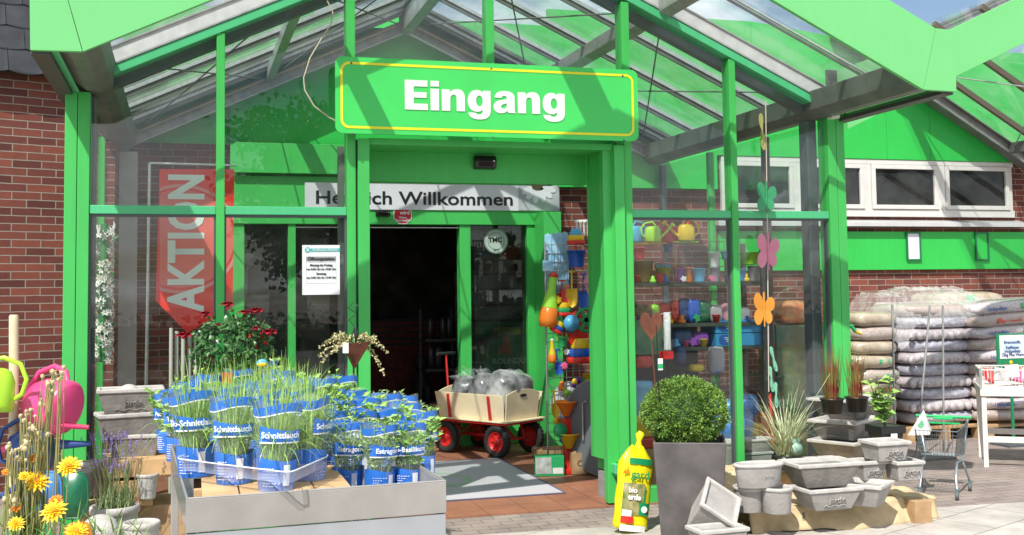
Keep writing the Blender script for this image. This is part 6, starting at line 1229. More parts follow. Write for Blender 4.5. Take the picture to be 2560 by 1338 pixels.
pr('small jardin pot on the left below the pot with the leafy shrub', 2184, 1202, .30, 78, 54, 50, R(2), dr=.9, txt='jardin', ts=.42)
pr('small jardin pot on the right below the pot with the leafy shrub', 2277, 1203, .30, 80, 62, 50, R(-3), dr=.9, txt='jardin', ts=.42)
pr('upper jardin pot carrying the black pot with the leafy shrub', 2232, 1154, .43, 100, 76, 50, R(1), dr=.85, txt='jardin', ts=.42)
pr('lowest of the three back troughs under the red grasses', 2150, 1142, .33, 178, 130, 42, R(28), m=CON2, dr=.75)
pr('middle of the three back troughs under the red grasses', 2140, 1099, .44, 172, 120, 50, R(34), m=CON2, dr=.75)
pr('top back trough holding the two black pots of red grass', 2150, 1049, .56, 186, 120, 54, R(30), m=CON2, dr=.75)
for a in ((2100, .33, .33, .30, .22),): 
    p = tp(2150, 1142, .33); g = MB(); g.box(-.22, .22, 0, .3, 0, .325, WOOD); o = g.build('wooden_box', bevel=.005); place(o, Vector((p.x, p.y-.0, 0))); o['label'] = 'wooden box under the three back troughs'; o['category'] = 'box'
pot_round('oval pot behind the tall planter at the foot of the glass', 1904, 1142, .26, 98, 80, 44, .6, m=CON); g = MB(); 
pot_round('round pot squeezed between the tall planter and the oval pot', 1832, 1170, .20, 60, 50, 66, 1)
p = tp(1895, 1170, .16); g = MB(); g.box(-.16, .22, .04, .4, 0, .19, CON2); o = g.build('wooden_box', bevel=.005); place(o, Vector((p.x, p.y+.05, 0))); o.name = 'concrete_block'; o['label'] = 'grey concrete block under the oval pots at the glass'; o['category'] = 'block'
pr('narrow trough lying below the oval pot at the glass', 1896, 1165, .19, 86, 74, 34, R(2), dr=.5)
# --- plants on the pots
def black_pot(t, r, h, z=0, x=0, y=0, sq=False):
    g = MB(); 
    if sq: g.frustum(r*1.6, r*1.6, r*2, r*2, z, z+h, BLACK, (x, y), wall=.006); g.box(x-r*1.03, x+r*1.03, y-r*1.03, y+r*1.03, z+h*.52, z+h*.98, BLACK)
    else: g.lathe([(0, z), (r*.8, z), (r*.96, z+h*.9), (r*1.05, z+h*.91), (r*1.05, z+h), (r*.95, z+h), (r*.9, z+h*.85), (0, z+h*.85)], BLACK, 22, T=Matrix.Translation((x, y, 0)))
    g.build('pot', t)
RG = mat('red_grass', (.20, .03, .02), .5, col2=(.20, .22, .05), vscale=9)
for i, (px, py, n_, lb) in enumerate(((2080, 1006, 130, 'red tipped blood grass in the left black pot on the top trough'), (2142, 1002, 90, 'red tipped blood grass in the right black pot on the top trough'))):
    p = aY(px, py, 7.28)-Vector((0, 0, .05)); t = thing('blood_grass', lb, 'grass', p, 0, 'potted blood grasses'); black_pot(t, .085, .11, -.03); g = MB()
    for _ in range(n_): a = rnd(0, 6.28); r = rnd(0, .06); d = Vector((math.cos(a)*rnd(0, .22), math.sin(a)*rnd(0, .2), 1)); g.blade((r*math.cos(a), r*math.sin(a), .07), d, rnd(.18, .42), .007, RG, rnd(-.05, .25), 5)
    g.build('blades', t)
LF = mat('shrub_leaf', (.16, .33, .05), .45, col2=(.32, .50, .12), vscale=14); p = aY(2214, 1100, 6.98); t = thing('leafy_shrub', 'young leafy shrub with light green leaves in a square black pot', 'shrub', p); black_pot(t, .075, .085, .0, sq=True); g = MB(); g2 = MB(); rg = random.Random(4)
g.box(-.02, .02, -.080, -.078, .015, .045, WHITE); g.build('price_label', t); g = MB()
for k in range(10):
    a = rg.uniform(0, 6.28); s_ = rg.uniform(.1, .55); l = rg.uniform(.14, .30); d = Vector((math.cos(a)*s_, math.sin(a)*s_*.7, 1)).normalized(); e_ = Vector((0, 0, .08))+d*l; g.tube([(0, 0, .07), Vector((0, 0, .08))+d*l*.5+Vector((0, 0, .01)), e_], .0028, STM, 5)
    for j in range(9):
        c = Vector((0, 0, .08))+d*l*(.2+.8*j/8); b = j*2.4+k; ll = rg.uniform(.035, .07)*(1 if j < 8 else .7)
        g2.leaf(c, Vector((math.cos(b), math.sin(b), rg.uniform(-.1, .6))).normalized()*ll, ll*.72, LF, .35, (rg.uniform(-.4, .4), -.5, 1))
g.build('stems', t); g2.build('leaves', t); t.scale = (1.3, 1.3, 1.25)
SG = mat('striped_grass', (.34, .42, .20), .5, col2=(.62, .64, .42), vscale=30); p = aY(1962, 1140, 7.05); t = thing('sedge_grass', 'arching cream striped sedge grass between the oval pot and the back troughs', 'grass', p); g = MB()
for _ in range(150): a = rnd(0, 6.28); d = Vector((math.cos(a)*rnd(.05, .7), math.sin(a)*rnd(.05, .6), 1)); g.blade((rnd(-.04, .04), rnd(-.04, .04), 0), d, rnd(.25, .55), rnd(.006, .011), SG, rnd(.5, 1.6), 7)
for tx, ty in ((2075, 935), (2010, 975), (1960, 1000)): e_ = aY(tx, ty, 6.9)-p; g.tube([(0, 0, 0), e_*.5+Vector((0, 0, .03)), e_], .002, SG, 4)
g.build('blades', t); g = MB(); g.lathe([(0, -.09), (.06, -.09), (.075, 0), (0, 0)], BLACK, 18); g.build('pot', t); g = MB(); g.lathe([(0, 0), (.042, .0), (.045, .01), (0, .012)], mat('pale_green_ball', (.30, .48, .36), .4, var=.2, vscale=30), 18, T=Matrix.Translation((.035, -.10, .06)) @ Matrix.Rotation(R(90), 4, 'X')); g.box(.0, .06, -.10, -.098, .10, .13, MATS['pale_green_ball']); g.build('plant_label', t)
# ------------------------------------------------------------------ shopping trolley
CW = mat('trolley_wire', (.20, .23, .25), .35, .6); GH = mat('handle_green', (.01, .42, .12), .35)
def trolley(lb, p, rot, extra=True, group=None):
    t = thing('shopping_trolley', lb, 'shopping trolley', p, rot, group); L_, W_, H0, H1 = .62, .44, .44, .78
    def pt_(u, v, w): # u along 0..1 (0 = handle end), v across -1..1, w up 0..1
        return Vector((u*L_*(1-.10*(1-w)) , v*W_/2*(1-.16*u)*(1-.18*(1-w)), H0+(H1-H0)*w+.05*(1-u)*w+.05*u*(1-w)))
    g = MB()
    for w in [i/6 for i in range(7)]:
        for v in (-1, 1): g.tube([pt_(0, v, w), pt_(1, v, w)], .005 if w == 1 else .0021, CW, 5)
        g.tube([pt_(1, -1, w), pt_(1, 1, w)], .005 if w == 1 else .0021, CW, 5)
    for u in [i/14 for i in range(15)]:
        for v in (-1, 1): g.tube([pt_(u, v, 0), pt_(u, v, 1)], .0021, CW, 5)
        g.tube([pt_(u, -1, 0), pt_(u, 1, 0)], .0021, CW, 5)
    for v in [-1+i/5 for i in range(11)]: g.tube([pt_(1, v, 0), pt_(1, v, 1)], .0021, CW, 5); g.tube([pt_(0, v, 0), pt_(0, v, 1)], .0021, CW, 5); g.tube([pt_(0, v, 0), pt_(1, v, 0)], .0021, CW, 5)
    g.build('basket', t)
    for v in (-1, 1):
        g = MB(); g.tube([pt_(0, v, 1)+Vector((-.03, 0, .03)), (-.02, v*.17, H0-.03), (.15, v*.17, H0-.05), (.10, v*.19, .30), (-.02, v*.22, .12)], .011, mat('trolley_tube', (.36, .44, .48), .3, .6), 10); g.build('frame', t)
        g = MB(); g.tube([(.15, v*.17, H0-.05), (.42, v*.15, H0-.04), (.55, v*.15, .25), (.60, v*.16, .12)], .011, MATS['trolley_tube'], 10); g.build('frame', t)
        for x, y in ((-.02, v*.22), (.60, v*.16)):
            g = MB(); g.box(x-.022, x+.022, y-.016, y+.016, .06, .125, mat('caster_fork', (.10, .16, .18), .4)); g.build('caster_fork', t); g = MB(); g.lathe([(0, -.014), (.042, -.014), (.05, 0), (.042, .014), (0, .014)], mat('grey_rubber', (.12, .13, .13), .6), 18, T=Matrix.Translation((x+.015, y, .052)) @ Matrix.Rotation(R(90), 4, 'X')); g.build('caster', t)
    g = MB(); g.tube([(-.06, -.25, .87), (-.06, .25, .87)], .017, GH, 12); g.build('handle', t); g = MB(); g.box(-.09, .0, -.09, .09, .84, .865, GH); g.build('handle_plate', t, bevel=.006)
    g = MB(); g.box(-.02, .10, -.16, .16, .80, .808, GH); g.build('child_seat_flap', t)
    return t
tr1 = trolley('wire shopping trolley with green handle standing behind the concrete pots', Vector((5.74, 7.54, 0)), R(226)); tr1.scale = (.70, .82, .65)
t = thing('paper_flyer', 'white folded paper with green print standing up in the shopping trolley', 'paper', aY(2305, 1070, 7.42)); g = MB(); g.add([(-.13, 0, -.05), (.0, -.03, .14), (.03, -.05, -.05), (.10, .02, -.02)], [(0, 2, 1), (2, 3, 1)], WHITE); o = g.build('sheet', t); m_ = o.modifiers.new('t', 'SOLIDIFY'); m_.thickness = .002
g = MB(); g.add([(-.06, -.022, .02), (-.02, -.032, .07), (.0, -.036, .02), (-.03, -.032, .0)], [(0, 3, 2, 1)], mat('paper_green', (.15, .45, .25), .5)); g.build('print', t)
# ------------------------------------------------------------------ pellet stacks
SK = mat('pellet_sack', (.38, .33, .34), .16, col2=(.62, .58, .60), vscale=60, detail=3, coat=.8, bump=.6, bscale=26); SK2 = mat('pellet_sack_brown', (.34, .27, .23), .18, col2=(.52, .45, .42), vscale=70, detail=3, coat=.7, bump=.6, bscale=26); SKB = mat('sack_blue_grey', (.30, .30, .36), .16, col2=(.54, .53, .60), vscale=18, coat=.8, bump=.6, bscale=20); SKY_ = mat('sack_beige', (.34, .27, .19), .22, col2=(.50, .44, .34), vscale=9, coat=.6, bump=.6, bscale=16)
SR = mat('sack_red_print', (.55, .10, .06), .3, var=.2, vscale=20, coat=.6); SGp = mat('sack_green_print', (.03, .40, .13), .3, coat=.6)
def sack(lb, p, w, d, h, m, rot=0, bands=(), group=None, tilt=None, wr=.03):
    t = thing('pellet_sack', lb, 'sack', p, rot, group, tilt); pillow(w, d, h, m, .45, 30, 10, wr).build('bag', t)
    for (x0, x1, mm_) in bands:
        g = MB(); P = []; n2 = 9; f_ = lambda v, e: math.copysign(abs(v)**e, v)
        for xx in (x0, x1):
            for i in range(n2):
                tt = -1.2+2.2*i/(n2-1); P.append((xx*w, -d/2*f_(math.cos(tt), .7)*(1-abs(xx*2)**4*.25)-.006, h/2*f_(math.sin(tt), .8)+h/2+.003))
        g.add(P, [(i, n2+i, n2+i+1, i+1) for i in range(n2-1)], mm_, True); g.build('print_band', t)
    return t
Yp2 = 10.35
def pallet(lb, x0, x1, y0, y1):
    t = thing('euro_pallet', lb, 'pallet', ((x0+x1)/2, y0, 0)); w_ = (x1-x0)
    for i in range(5): g = MB(); g.box(-w_/2, w_/2, i*(y1-y0)/5, i*(y1-y0)/5+(y1-y0)/5*.75, .122, .144, WOOD); g.build('slat', t)
    for x in (-w_/2, -.05, w_/2-.1):
        for y in (0, (y1-y0)/2-.05, y1-y0-.1): g = MB(); g.box(x, x+.1, y, y+.1, .022, .121, WOOD); g.build('block', t)
        g = MB(); g.box(x, x+.1, 0, y1-y0, 0, .021, WOOD); g.build('skid', t)
# middle stack (px 2215-2385)
xa, xb = aY(2216, 900, Yp2).x, aY(2386, 900, Yp2).x; pallet('wooden pallet under the middle stack of pellet sacks', xa-.1, xb, Yp2-.45, 10.95)
ytop = [818, 842, 872, 905, 938, 972, 1006, 1040, 1072, 1100]
zs_ = [.15+i*.124 for i in range(10)]; ordn = ['lowest', 'second', 'third', 'fourth', 'fifth', 'sixth', 'seventh', 'eighth', 'ninth', 'topmost']
for i, z in enumerate(zs_):
    if i % 2 == 0 or i == 9: sack('%s sack from the ground in the middle pellet stack' % ordn[i] if i < 9 else 'topmost grey sack of the middle pellet stack, lying flat', ((xa+xb)/2+rnd(-.01, .01), Yp2-.0, z), xb-xa+.02, .78, .150, SKB if i != 9 else SK2, 0, group='pellet sacks stacked on pallets')
    else: 
        t = sack('%s sack from the ground in the middle pellet stack' % ordn[i], ((xa+xb)/2+rnd(-.01, .01), Yp2, z), xb-xa+.03, .80, .150, SK, 0, group='pellet sacks stacked on pallets'); g = MB(); nn = 9
        for j in range(nn): g.ball((-(xb-xa)/2+.04+(xb-xa-.08)*j/(nn-1), -.385, .066), (.040, .03, .045), SK, 12)
        g.build('bulge', t)
# right stack
Yr2 = 10.2; xa2, xb2 = aY(2392, 900, Yr2).x, aY(2392, 900, Yr2).x+1.15; pallet('wooden pallet under the right stack of pellet sacks', xa2, xb2, Yr2-.42, 10.95)
for i in range(10):
    z = .15+i*.125; h_ = .160; upr = i > 3
    b_ = [(.02, .16, SGp)] + ([(.16, .36, SR)] if i in (9,) else [(-.28, -.02, SR)] if i in (8, 6) else [(.1, .4, SR)] if i in (1, 3) else [])
    sack('%s sack from the ground in the right pellet stack' % ordn[i] if i < 9 else 'topmost sack of the right pellet stack with green and red print', ((xa2+xb2)/2+rnd(-.02, .02)-(.05 if upr else 0), Yr2+rnd(-.02, .02), z+(.015 if upr else 0)), xb2-xa2, .78, h_, SK if i % 2 else SK2, R(rnd(-2, 2)), b_, 'pellet sacks stacked on pallets', (0, R(-3 if upr else 0)), .035)
# upper pile behind with film
for i, (px, py, w, hgt, dy, mm_, bd, lb) in enumerate(((2310, 790, .95, .20, .42, SKY_, ((-.3, -.05, SR), (0.0, .15, SGp)), 'beige sack with orange print lying on top behind the middle stack'), (2390, 762, .9, .18, .5, SKY_, ((-.15, .0, SGp),), 'topmost beige sack with green stripe under the clear film'), (2495, 790, .95, .24, .45, SK, (), 'grey sack on top behind the right stack under the clear film'))):
    q = aY(px, py, Yp2+dy); sack(lb, q-Vector((0, 0, .03)), w, .7, hgt, mm_, R(rnd(-4, 4)), bd, 'top sacks under clear film', (0, R((-6, 0, 8)[i])))
xq = (aY(2310, 800, 10.8).x+aY(2495, 800, 10.8).x)/2; g = MB(); g.box(-.85, .9, -.18, .35, .0, 1.42, SK); o = g.build('pellet_sack_row', bevel=.05, seg=3); place(o, Vector((xq, 10.92, 0))); tag(o, 'rear row of grey pellet sacks behind both front stacks', 'sacks', None, 'stuff')
# film draped over the top
fm = mat('shrink_film', (.80, .80, .82), .08, trans=.76, spec=1, bump=1, bscale=5, coat=.5); fl = thing('shrink_film', 'clear crinkled shrink film draped over the top of the pellet stacks', 'film', (xq, 10.3, 1.4)); g = MB(); P = []; nx, ny = 70, 16; rg = random.Random(8)
hx = [aY(2215, 800, 10.1).x-xq, aY(2262, 745, 10.1).x-xq, aY(2400, 722, 10.1).x-xq, aY(2520, 765, 10.1).x-xq, aY(2590, 860, 10.1).x-xq]; hz = [aY(2215, 795, 10.1).z, aY(2262, 740, 10.1).z, aY(2400, 722, 10.1).z, aY(2520, 755, 10.1).z, aY(2590, 850, 10.1).z]
def top_z(x):
    for i in range(4):
        if x <= hx[i+1] or i == 3: u = max(0, min(1, (x-hx[i])/(hx[i+1]-hx[i]))); u = u*u*(3-2*u); return hz[i]*(1-u)+hz[i+1]*u
for j in range(ny+1):
    for i in range(nx+1):
        x = hx[0]+(hx[4]-hx[0])*i/nx; v = j/ny; zt2_ = top_z(x)-1.4
        if v > .5: y = .0+(v-.5)*1.2; z = zt2_+.02
        else: u = v/.5; y = -.10-.36*(1-u)**1.2+.08*u; z = zt2_-(1-u)**1.3*.30
        P.append((x+rg.uniform(-.008, .008), y+rg.uniform(-.022, .022), z+rg.uniform(-.02, .02)+.02*math.sin(x*13)))
g.add(P, [(j*(nx+1)+i, j*(nx+1)+i+1, (j+1)*(nx+1)+i+1, (j+1)*(nx+1)+i) for j in range(ny) for i in range(nx)], fm, False); g.build('sheet', fl)
# left stack of beige bags half hidden by the post
for i in range(9):
    q = aY(2165, 1100, 10.25); z = .02+i*.145; sack('%s bag of the short beige stack beside the right porch post' % (ordn[i] if i < 8 else 'topmost'), (q.x+rnd(-.03, .03), 10.25, z), .52, .6, .16, [SKY_, SK2, SKY_][i % 3], R(rnd(-5, 5)), (((.05, .3, SGp),) if i in (4, 5) else ((-.2, .2, SR),) if i == 3 else ()), 'beige bags beside the porch post')
t = thing('green_yellow_tool', 'small green and yellow plastic tool lying against the beige bags', 'tool', aY(2138, 828, 9.75)); g = MB(); g.tube([(-.05, 0, .06), (.0, 0, .0)], .02, PL['green'], 8); g.build('grip', t); g = MB(); g.tube([(.0, 0, 0), (.07, 0, -.03)], [.02, .012], PL['yellow'], 8); g.build('tip', t)
# three thin rods (display stand)
t = thing('rod_stand', 'three thin grey upright rods of an empty display stand in front of the pellets', 'stand', Vector((aY(2300, 1000, 8.9).x, 8.9, 0))); q0 = -Vector(t.location)
for (xt, yt, xb_, yb_) in ((2231, 762, 2236, 1010), (2325, 764, 2303, 1010), (2357, 764, 2359, 1070)): g = MB(); a, b = aY(xt, yt, 8.9), aY(xb_, yb_, 8.9); b2 = b.copy(); d_ = (b-a)/(a.z-b.z)*b.z; b2 = b+d_; b2.z = .02; g.tube([a, b2], .010, STEEL, 8); o = g.build('rod', t); o.location = q0
g = MB(); a = aY(2236, 1100, 8.9); b = aY(2362, 1100, 8.9); g.box(a.x-.05, b.x+.05, 8.8, 9.0, .0, .02, STEELD); o = g.build('base', t); o.location = q0
# green price sign
Yg = 9.35; p = aY(2530, 870, Yg); t = thing('price_sign', 'green framed white price sign in front of the right pellet stack', 'sign', p); k = sc(p); g = MB(); w = 88*k; g.box(-w/2, w/2, 0, .02, -70*k, 36*k, mat('sign_dark_green', (.01, .22, .09), .4)); g.build('board', t, bevel=.004); g = MB(); g.box(-w*.42, w*.42, -.003, -.001, -26*k, 32*k, WHP); g.build('sheet', t); g = MB(); g.box(-w*.34, w*.34, -.005, -.0035, -12*k, 20*k, mat('pale_blue_print', (.55, .68, .75), .5)); g.build('panel', t)
for i, s_ in enumerate(('Brennstoffe', 'Raiffeisen', 'Holzpellets', '15kg Plus Ware')): text(s_, .042, mat('sign_blue', (.02, .05, .20), .5), FM(0, -.006, (14-(0 if i == 0 else 4)-i*9)*k), t, bold=.015)
for i in range(5): g = MB(); g.ball((rnd(-.3, .3)*w, -.006, -k*rnd(36, 60)), (.022, .006, .022), PL[['red', 'orange', 'yellow', 'pink', 'white'][i]], 10); g.build('flower_print', t)
g = MB(); g.tube([(0, .03, -70*k), (0, .03, -p.z+.01)], .016, mat('sign_dark_green', (0, 0, 0)), 8); g.build('post', t); g = MB(); g.box(-.18, .18, -.12, .16, -p.z+.0, -p.z+.02, GREYF); g.build('foot', t)
# white display table with wire basket
la = aZ(2466, 1168, 0); Ht = aY(2452, 990, la.y).z; tb = thing('display_table', 'cream white metal table with a wire basket of small goods at the right edge', 'table', la, R(-35)); CM = mat('cream_metal', (.74, .70, .64), .4, var=.04)
for x, y in ((-.0, 0), (1.1, 0), (-.0, .6), (1.1, .6)): g = MB(); g.box(x-.02, x+.02, y-.02, y+.02, 0, Ht, CM); g.build('leg', tb, bevel=.003)
g = MB(); g.box(-.03, 1.13, -.035, .64, Ht+.0, Ht+.075, CM); g.build('top', tb, bevel=.004); 
for y in (0, .6): g = MB(); g.box(.021, 1.079, y-.015, y+.015, .22, .27, CM); g.build('crossbar', tb)
bk = thing('wire_basket', 'white wire basket filled with small red and white packets on the cream table', 'basket', la+Vector((0, 0, Ht+.077)), R(-35)); WW = mat('white_wire', (.66, .64, .64), .4); hb = (aY(2452, 925, la.y).z-Ht-.077)
for side in (0, 1):
    g = MB(); y = -.02+side*.6; [g.tube([(-.02+i*.028, y, 0), (-.02+i*.028, y, hb)], .003, WW, 4) for i in range(41)]; g.tube([(-.02, y, hb), (1.1, y, hb)], .006, WW, 6); g.tube([(-.02, y, 0.003), (1.1, y, .003)], .005, WW, 6); g.build('wire_side', bk)
    g = MB(); x = -.02+side*1.12; [g.tube([(x, -.02+i*.03, 0), (x, -.02+i*.03, hb)], .003, WW, 4) for i in range(21)]; g.tube([(x, -.02, hb), (x, .58, hb)], .006, WW, 6); g.build('wire_side', bk)
g = MB(); g.box(-.03, -.01, -.035, -.015, -.02, hb+.02, STEEL); g.build('corner_post', bk)
cs = ['red', 'white', 'white', 'pink', 'white', 'red', 'sky', 'white', 'yellow', 'orange', 'white', 'green']
for i in range(12): g = MB(); w_ = rnd(.05, .10); g.box(-w_, w_, -.02, .02, -.05, .06, PL[cs[i]]); o = g.build('goods_packet', bevel=.006); o.location = bk.location+Matrix.Rotation(R(-35), 4, 'Z') @ Vector((.08+.085*i, rnd(.05, .35), .07+.03*(i % 3))); o.rotation_euler = (rnd(-.5, .5), rnd(-.4, .4), rnd(-.6, .6)); tag(o, '%s packet in the white wire basket, %s from its left end' % ({'sky': 'light blue'}.get(cs[i], cs[i]), ['first', 'second', 'third', 'fourth', 'fifth', 'sixth', 'seventh', 'eighth', 'ninth', 'tenth', 'eleventh', 'twelfth'][i]), 'packet', 'packets in the wire basket')
# ================================================================== SHELF BEHIND THE RIGHT GLASS
Ys = 8.75; x0s, x1s = aY(1580, 700, Ys).x, aY(1908, 700, Ys).x; sh = thing('toy_shelf', 'dark metal shelf with garden toys and buckets behind the right glass', 'shelf', (x0s, Ys, 0)); SM = mat('shelf_metal', (.07, .08, .07), .5, .3); zsh = [aY(1740, y, Ys).z for y in (706, 808, 868)]+[.45, .12]
for z in zsh: g = MB(); g.box(0, x1s-x0s, 0, .38, z-.03, z, SM); g.build('board', sh)
for x in (0, x1s-x0s): 
    for y in (0.01, .36): g = MB(); g.box(x-.018, x+.018, y-.018, y+.018, 0, zsh[0]+.35, mat('shelf_post', (.12, .10, .09), .6)); g.build('upright', sh)
g = MB()
for i in range(9): g.tube([(x1s-x0s-.62+i*.075, .39, .3), (x1s-x0s-.62+i*.075, .39, zsh[0]+.35)], .003, SM, 4)
for i in range(24): g.tube([(x1s-x0s-.64, .39, .3+i*.075), (x1s-x0s, .39, .3+i*.075)], .003, SM, 4)
g.build('back_grid', sh); g = MB(); g.box(.02, .78, .385, .40, .30, zsh[1]+.16, mat('dark_backboard', (.035, .05, .05), .6, var=.4, vscale=6)); g.build('back_panel', sh)
def S(px, row, dy=.12): q = aY(px, 700, Ys+dy); return Vector((q.x, Ys+dy, zsh[row]+.001))
bucket('large brown olive bucket on the top shelf board next to the doorpost', S(1608, 0), .095, .19, 'brown')
for i, c in enumerate(('olive', 'sky', 'rose')): bucket('%s bucket of the nested stack beside the brown bucket' % ['bottom olive', 'middle light blue', 'top rose'][i], S(1658, 0)+Vector((0, 0, .022*i)), .070, .13, c)
bucket('purple bucket on the top shelf board', S(1699, 0), .052, .12, 'purple'); bucket('orange bucket on the top shelf board', S(1724, 0), .042, .13, 'orange'); bucket('white bucket on the top board behind the green mullion', S(1787, 0), .05, .13, 'grey'); bucket('second white pot stacked on the top shelf board', S(1787, 0)+Vector((0, 0, .13)), .05, .13, 'white')
bucket('light blue bowl on top of the pale cup', S(1825, 0)+Vector((0, 0, .20)), .085, .07, 'sky'); bucket('rose cup under the light blue bowl', S(1828, 0), .06, .2, 'rose'); bucket('grey lilac cup at the right end of the top board', S(1888, 0), .07, .14, 'grey'); bucket('green tub turned over on the lilac cup', S(1878, 0)+Vector((-.01, 0, .15)), .09, .11, 'lime')
g = MB(); g.box(-.20, .19, -.03, .22, 0, .014, PL['yellow']); o = g.build('yellow_tray', bevel=.004); place(o, S(1617, 0)+Vector((0, 0, .33))); tag(o, 'yellow tray carrying toy cans above the brown bucket', 'tray'); g = MB(); g.box(-.12, .13, -.03, .22, 0, .012, PL['lime']); o = g.build('lime_tray', bevel=.004); place(o, S(1712, 0)+Vector((0, 0, .345))); tag(o, 'lime green tray carrying the yellow toy can', 'tray')
g = MB(); [g.tube([S(px, 0, .1), S(px, 0, .1)+Vector((0, 0, .33))], .006, PL['orange' if px > 1640 else 'red'], 6) for px in (1585, 1656, 1690)]; o = g.build('tray_holder'); tag(o, 'orange rods carrying the toy trays on the top board', 'holder')
wcan('light blue toy watering can on the yellow tray', S(1592, 0)+Vector((0, 0, .35)), .72, 'sky', R(200)); wcan('lime green toy watering can on the yellow tray', S(1625, 0)+Vector((0, -.08, .35)), .68, 'limey', 0); wcan('yellow toy watering can on the lime green tray', S(1712, 0)+Vector((0, -.05, .36)), .75, 'yellow', R(180)); wcan('red toy watering can between the lime and the yellow ones', S(1682, 0)+Vector((0, .04, .34)), .85, 'red', R(20))
bucket('dark blue toy bowl in front of the red toy can', S(1672, 0, .06)+Vector((0, 0, .26)), .045, .07, 'navy'); bucket('red bucket under the yellow tray', S(1600, 0, .1)+Vector((0, 0, .2)), .05, .1, 'red')
row1 = ((1590, 'black', .10, .06, 'black tool set'), (1600, 'yellow', .08, .04, 'row of yellow figures'), (1635, 'lime', .07, .13, 'lime green pack'), (1660, 'red', .09, .14, 'red glove pack'), (1684, 'red', .06, .16, 'red blister pack'), (1708, 'navy', .10, .17, 'dark blue bag'), (1733, 'blue', .10, .16, 'blue bag'), (1724, 'yellow', .03, .05, 'yellow duck'))
PL['black'] = BLACK
for i, (px, c, w, h, lb) in enumerate(row1): w *= 1.2; h *= 1.25; g = MB(); pillow(w, .06, h, PL[c], .6, 14, 7, .08, mb=g); o = g.build('toy_pack'); place(o, S(px, 1, .08+.03*(i % 2)), rnd(-.2, .2)); tag(o, lb+' on the second shelf board behind the right glass', 'toy pack')
BXB = mat('carton_blue', (.04, .28, .58), .4, var=.08, vscale=5); BXD = mat('carton_dark_blue', (.01, .09, .36), .4)
for i in range(2):
    z = zsh[2]+.001+i*.112; q = S(1840, 2); t = thing('blue_carton', ['lower', 'upper'][i]+' of the two blue cartons on the shelf behind the right glass', 'carton', Vector((q.x, Ys+.02, z)), 0, 'blue cartons'); g = MB(); g.box(-.26, .26, 0, .3, 0, .105, BXB); g.build('box', t, bevel=.002); g = MB(); g.prism(rr(-.23, -.01, .01, .098, .04, -.002), (0, .001, 0), BXD); g.build('print', t)
    g = MB(); [g.box(-.18+.01*j, -.05+.01*j, -.0045, -.003, .068-j*.016, .074-j*.016, PRINT) for j in range(3)]; g.build('print_line', t)
g = MB(); w_ = .34; n_ = 14; g.prism([(-w_/2, 0, 0), (w_/2, 0, 0), (w_/2, 0, .22)]+[(w_/2*math.cos(math.pi*i/n_), 0, .22+.08*math.sin(math.pi*i/n_)) for i in range(1, n_)]+[(-w_/2, 0, .22)], (0, .02, 0), mat('display_card', (.04, .16, .13), .4, col2=(.30, .40, .20), vscale=5)); o = g.build('display_card'); place(o, aY(1622, 868, Ys-.05)-Vector((0, 0, .0))); o.location.z -= .06; tag(o, 'arched teal display card on the shelf beside the doorpost', 'display card')
for (px, py, r, h, c, nm, lb) in ((1640, 1060, .16, .34, 'midblue', 'blue_tub', 'blue round tub low behind the glass at the box ball'), (1822, 1055, .20, .36, 'midblue', 'blue_tub', 'large blue barrel behind the glass right of the box ball'), (1600, 1000, .10, .3, 'sky', 'blue_tub', 'light blue tub behind the glass next to the doorpost')):
    q = aY(px, py, Ys-.2); g = MB(); g.lathe([(0, -h/2), (r*.9, -h/2), (r, -h*.1), (r*1.02, -.0), (r*.98, .01), (r, h*.3), (r*1.05, h*.33), (r*1.03, h/2), (r*.6, h*.52), (0, h*.52)], PL[c], 26); o = g.build(nm); place(o, q); tag(o, lb, 'tub')
for (px, py, w, h, c, lb) in ((1812, 1078, .16, .12, 'red', 'red toy tractor behind the glass'), (1790, 900, .14, .22, 'grey', 'grey box behind the glass under the blue cartons'), (1610, 905, .13, .10, 'red', 'red toy behind the glass beside the doorpost'), (1740, 920, .12, .06, 'yellow', 'flat yellow toy behind the glass above the box ball'), (1700, 890, .08, .16, 'navy', 'navy blue doll behind the glass above the box ball'), (1880, 1080, .22, .16, 'yellow', 'yellow and red toy digger low behind the glass'), (1905, 1060, .10, .2, 'orange', 'orange tool low behind the glass')):
    q = aY(px, py, Ys-.05); g = MB(); pillow(w, .12, h, PL[c], .6, 16, 8, .1, mb=g); o = g.build('toy'); place(o, q-Vector((0, 0, h/2))); tag(o, lb, 'toy')
    if 'tractor' in lb or 'digger' in lb: [MB().lathe([(0, -.02), (.04, -.02), (.045, 0), (.04, .02), (0, .02)], PL['yellow' if 'tractor' in lb else 'red'], 14, T=Matrix.Translation((sx_*w*.4, -.07, .03)) @ Matrix.Rotation(R(90), 4, 'X')).build('wheel', o) for sx_ in (-1, 1)]
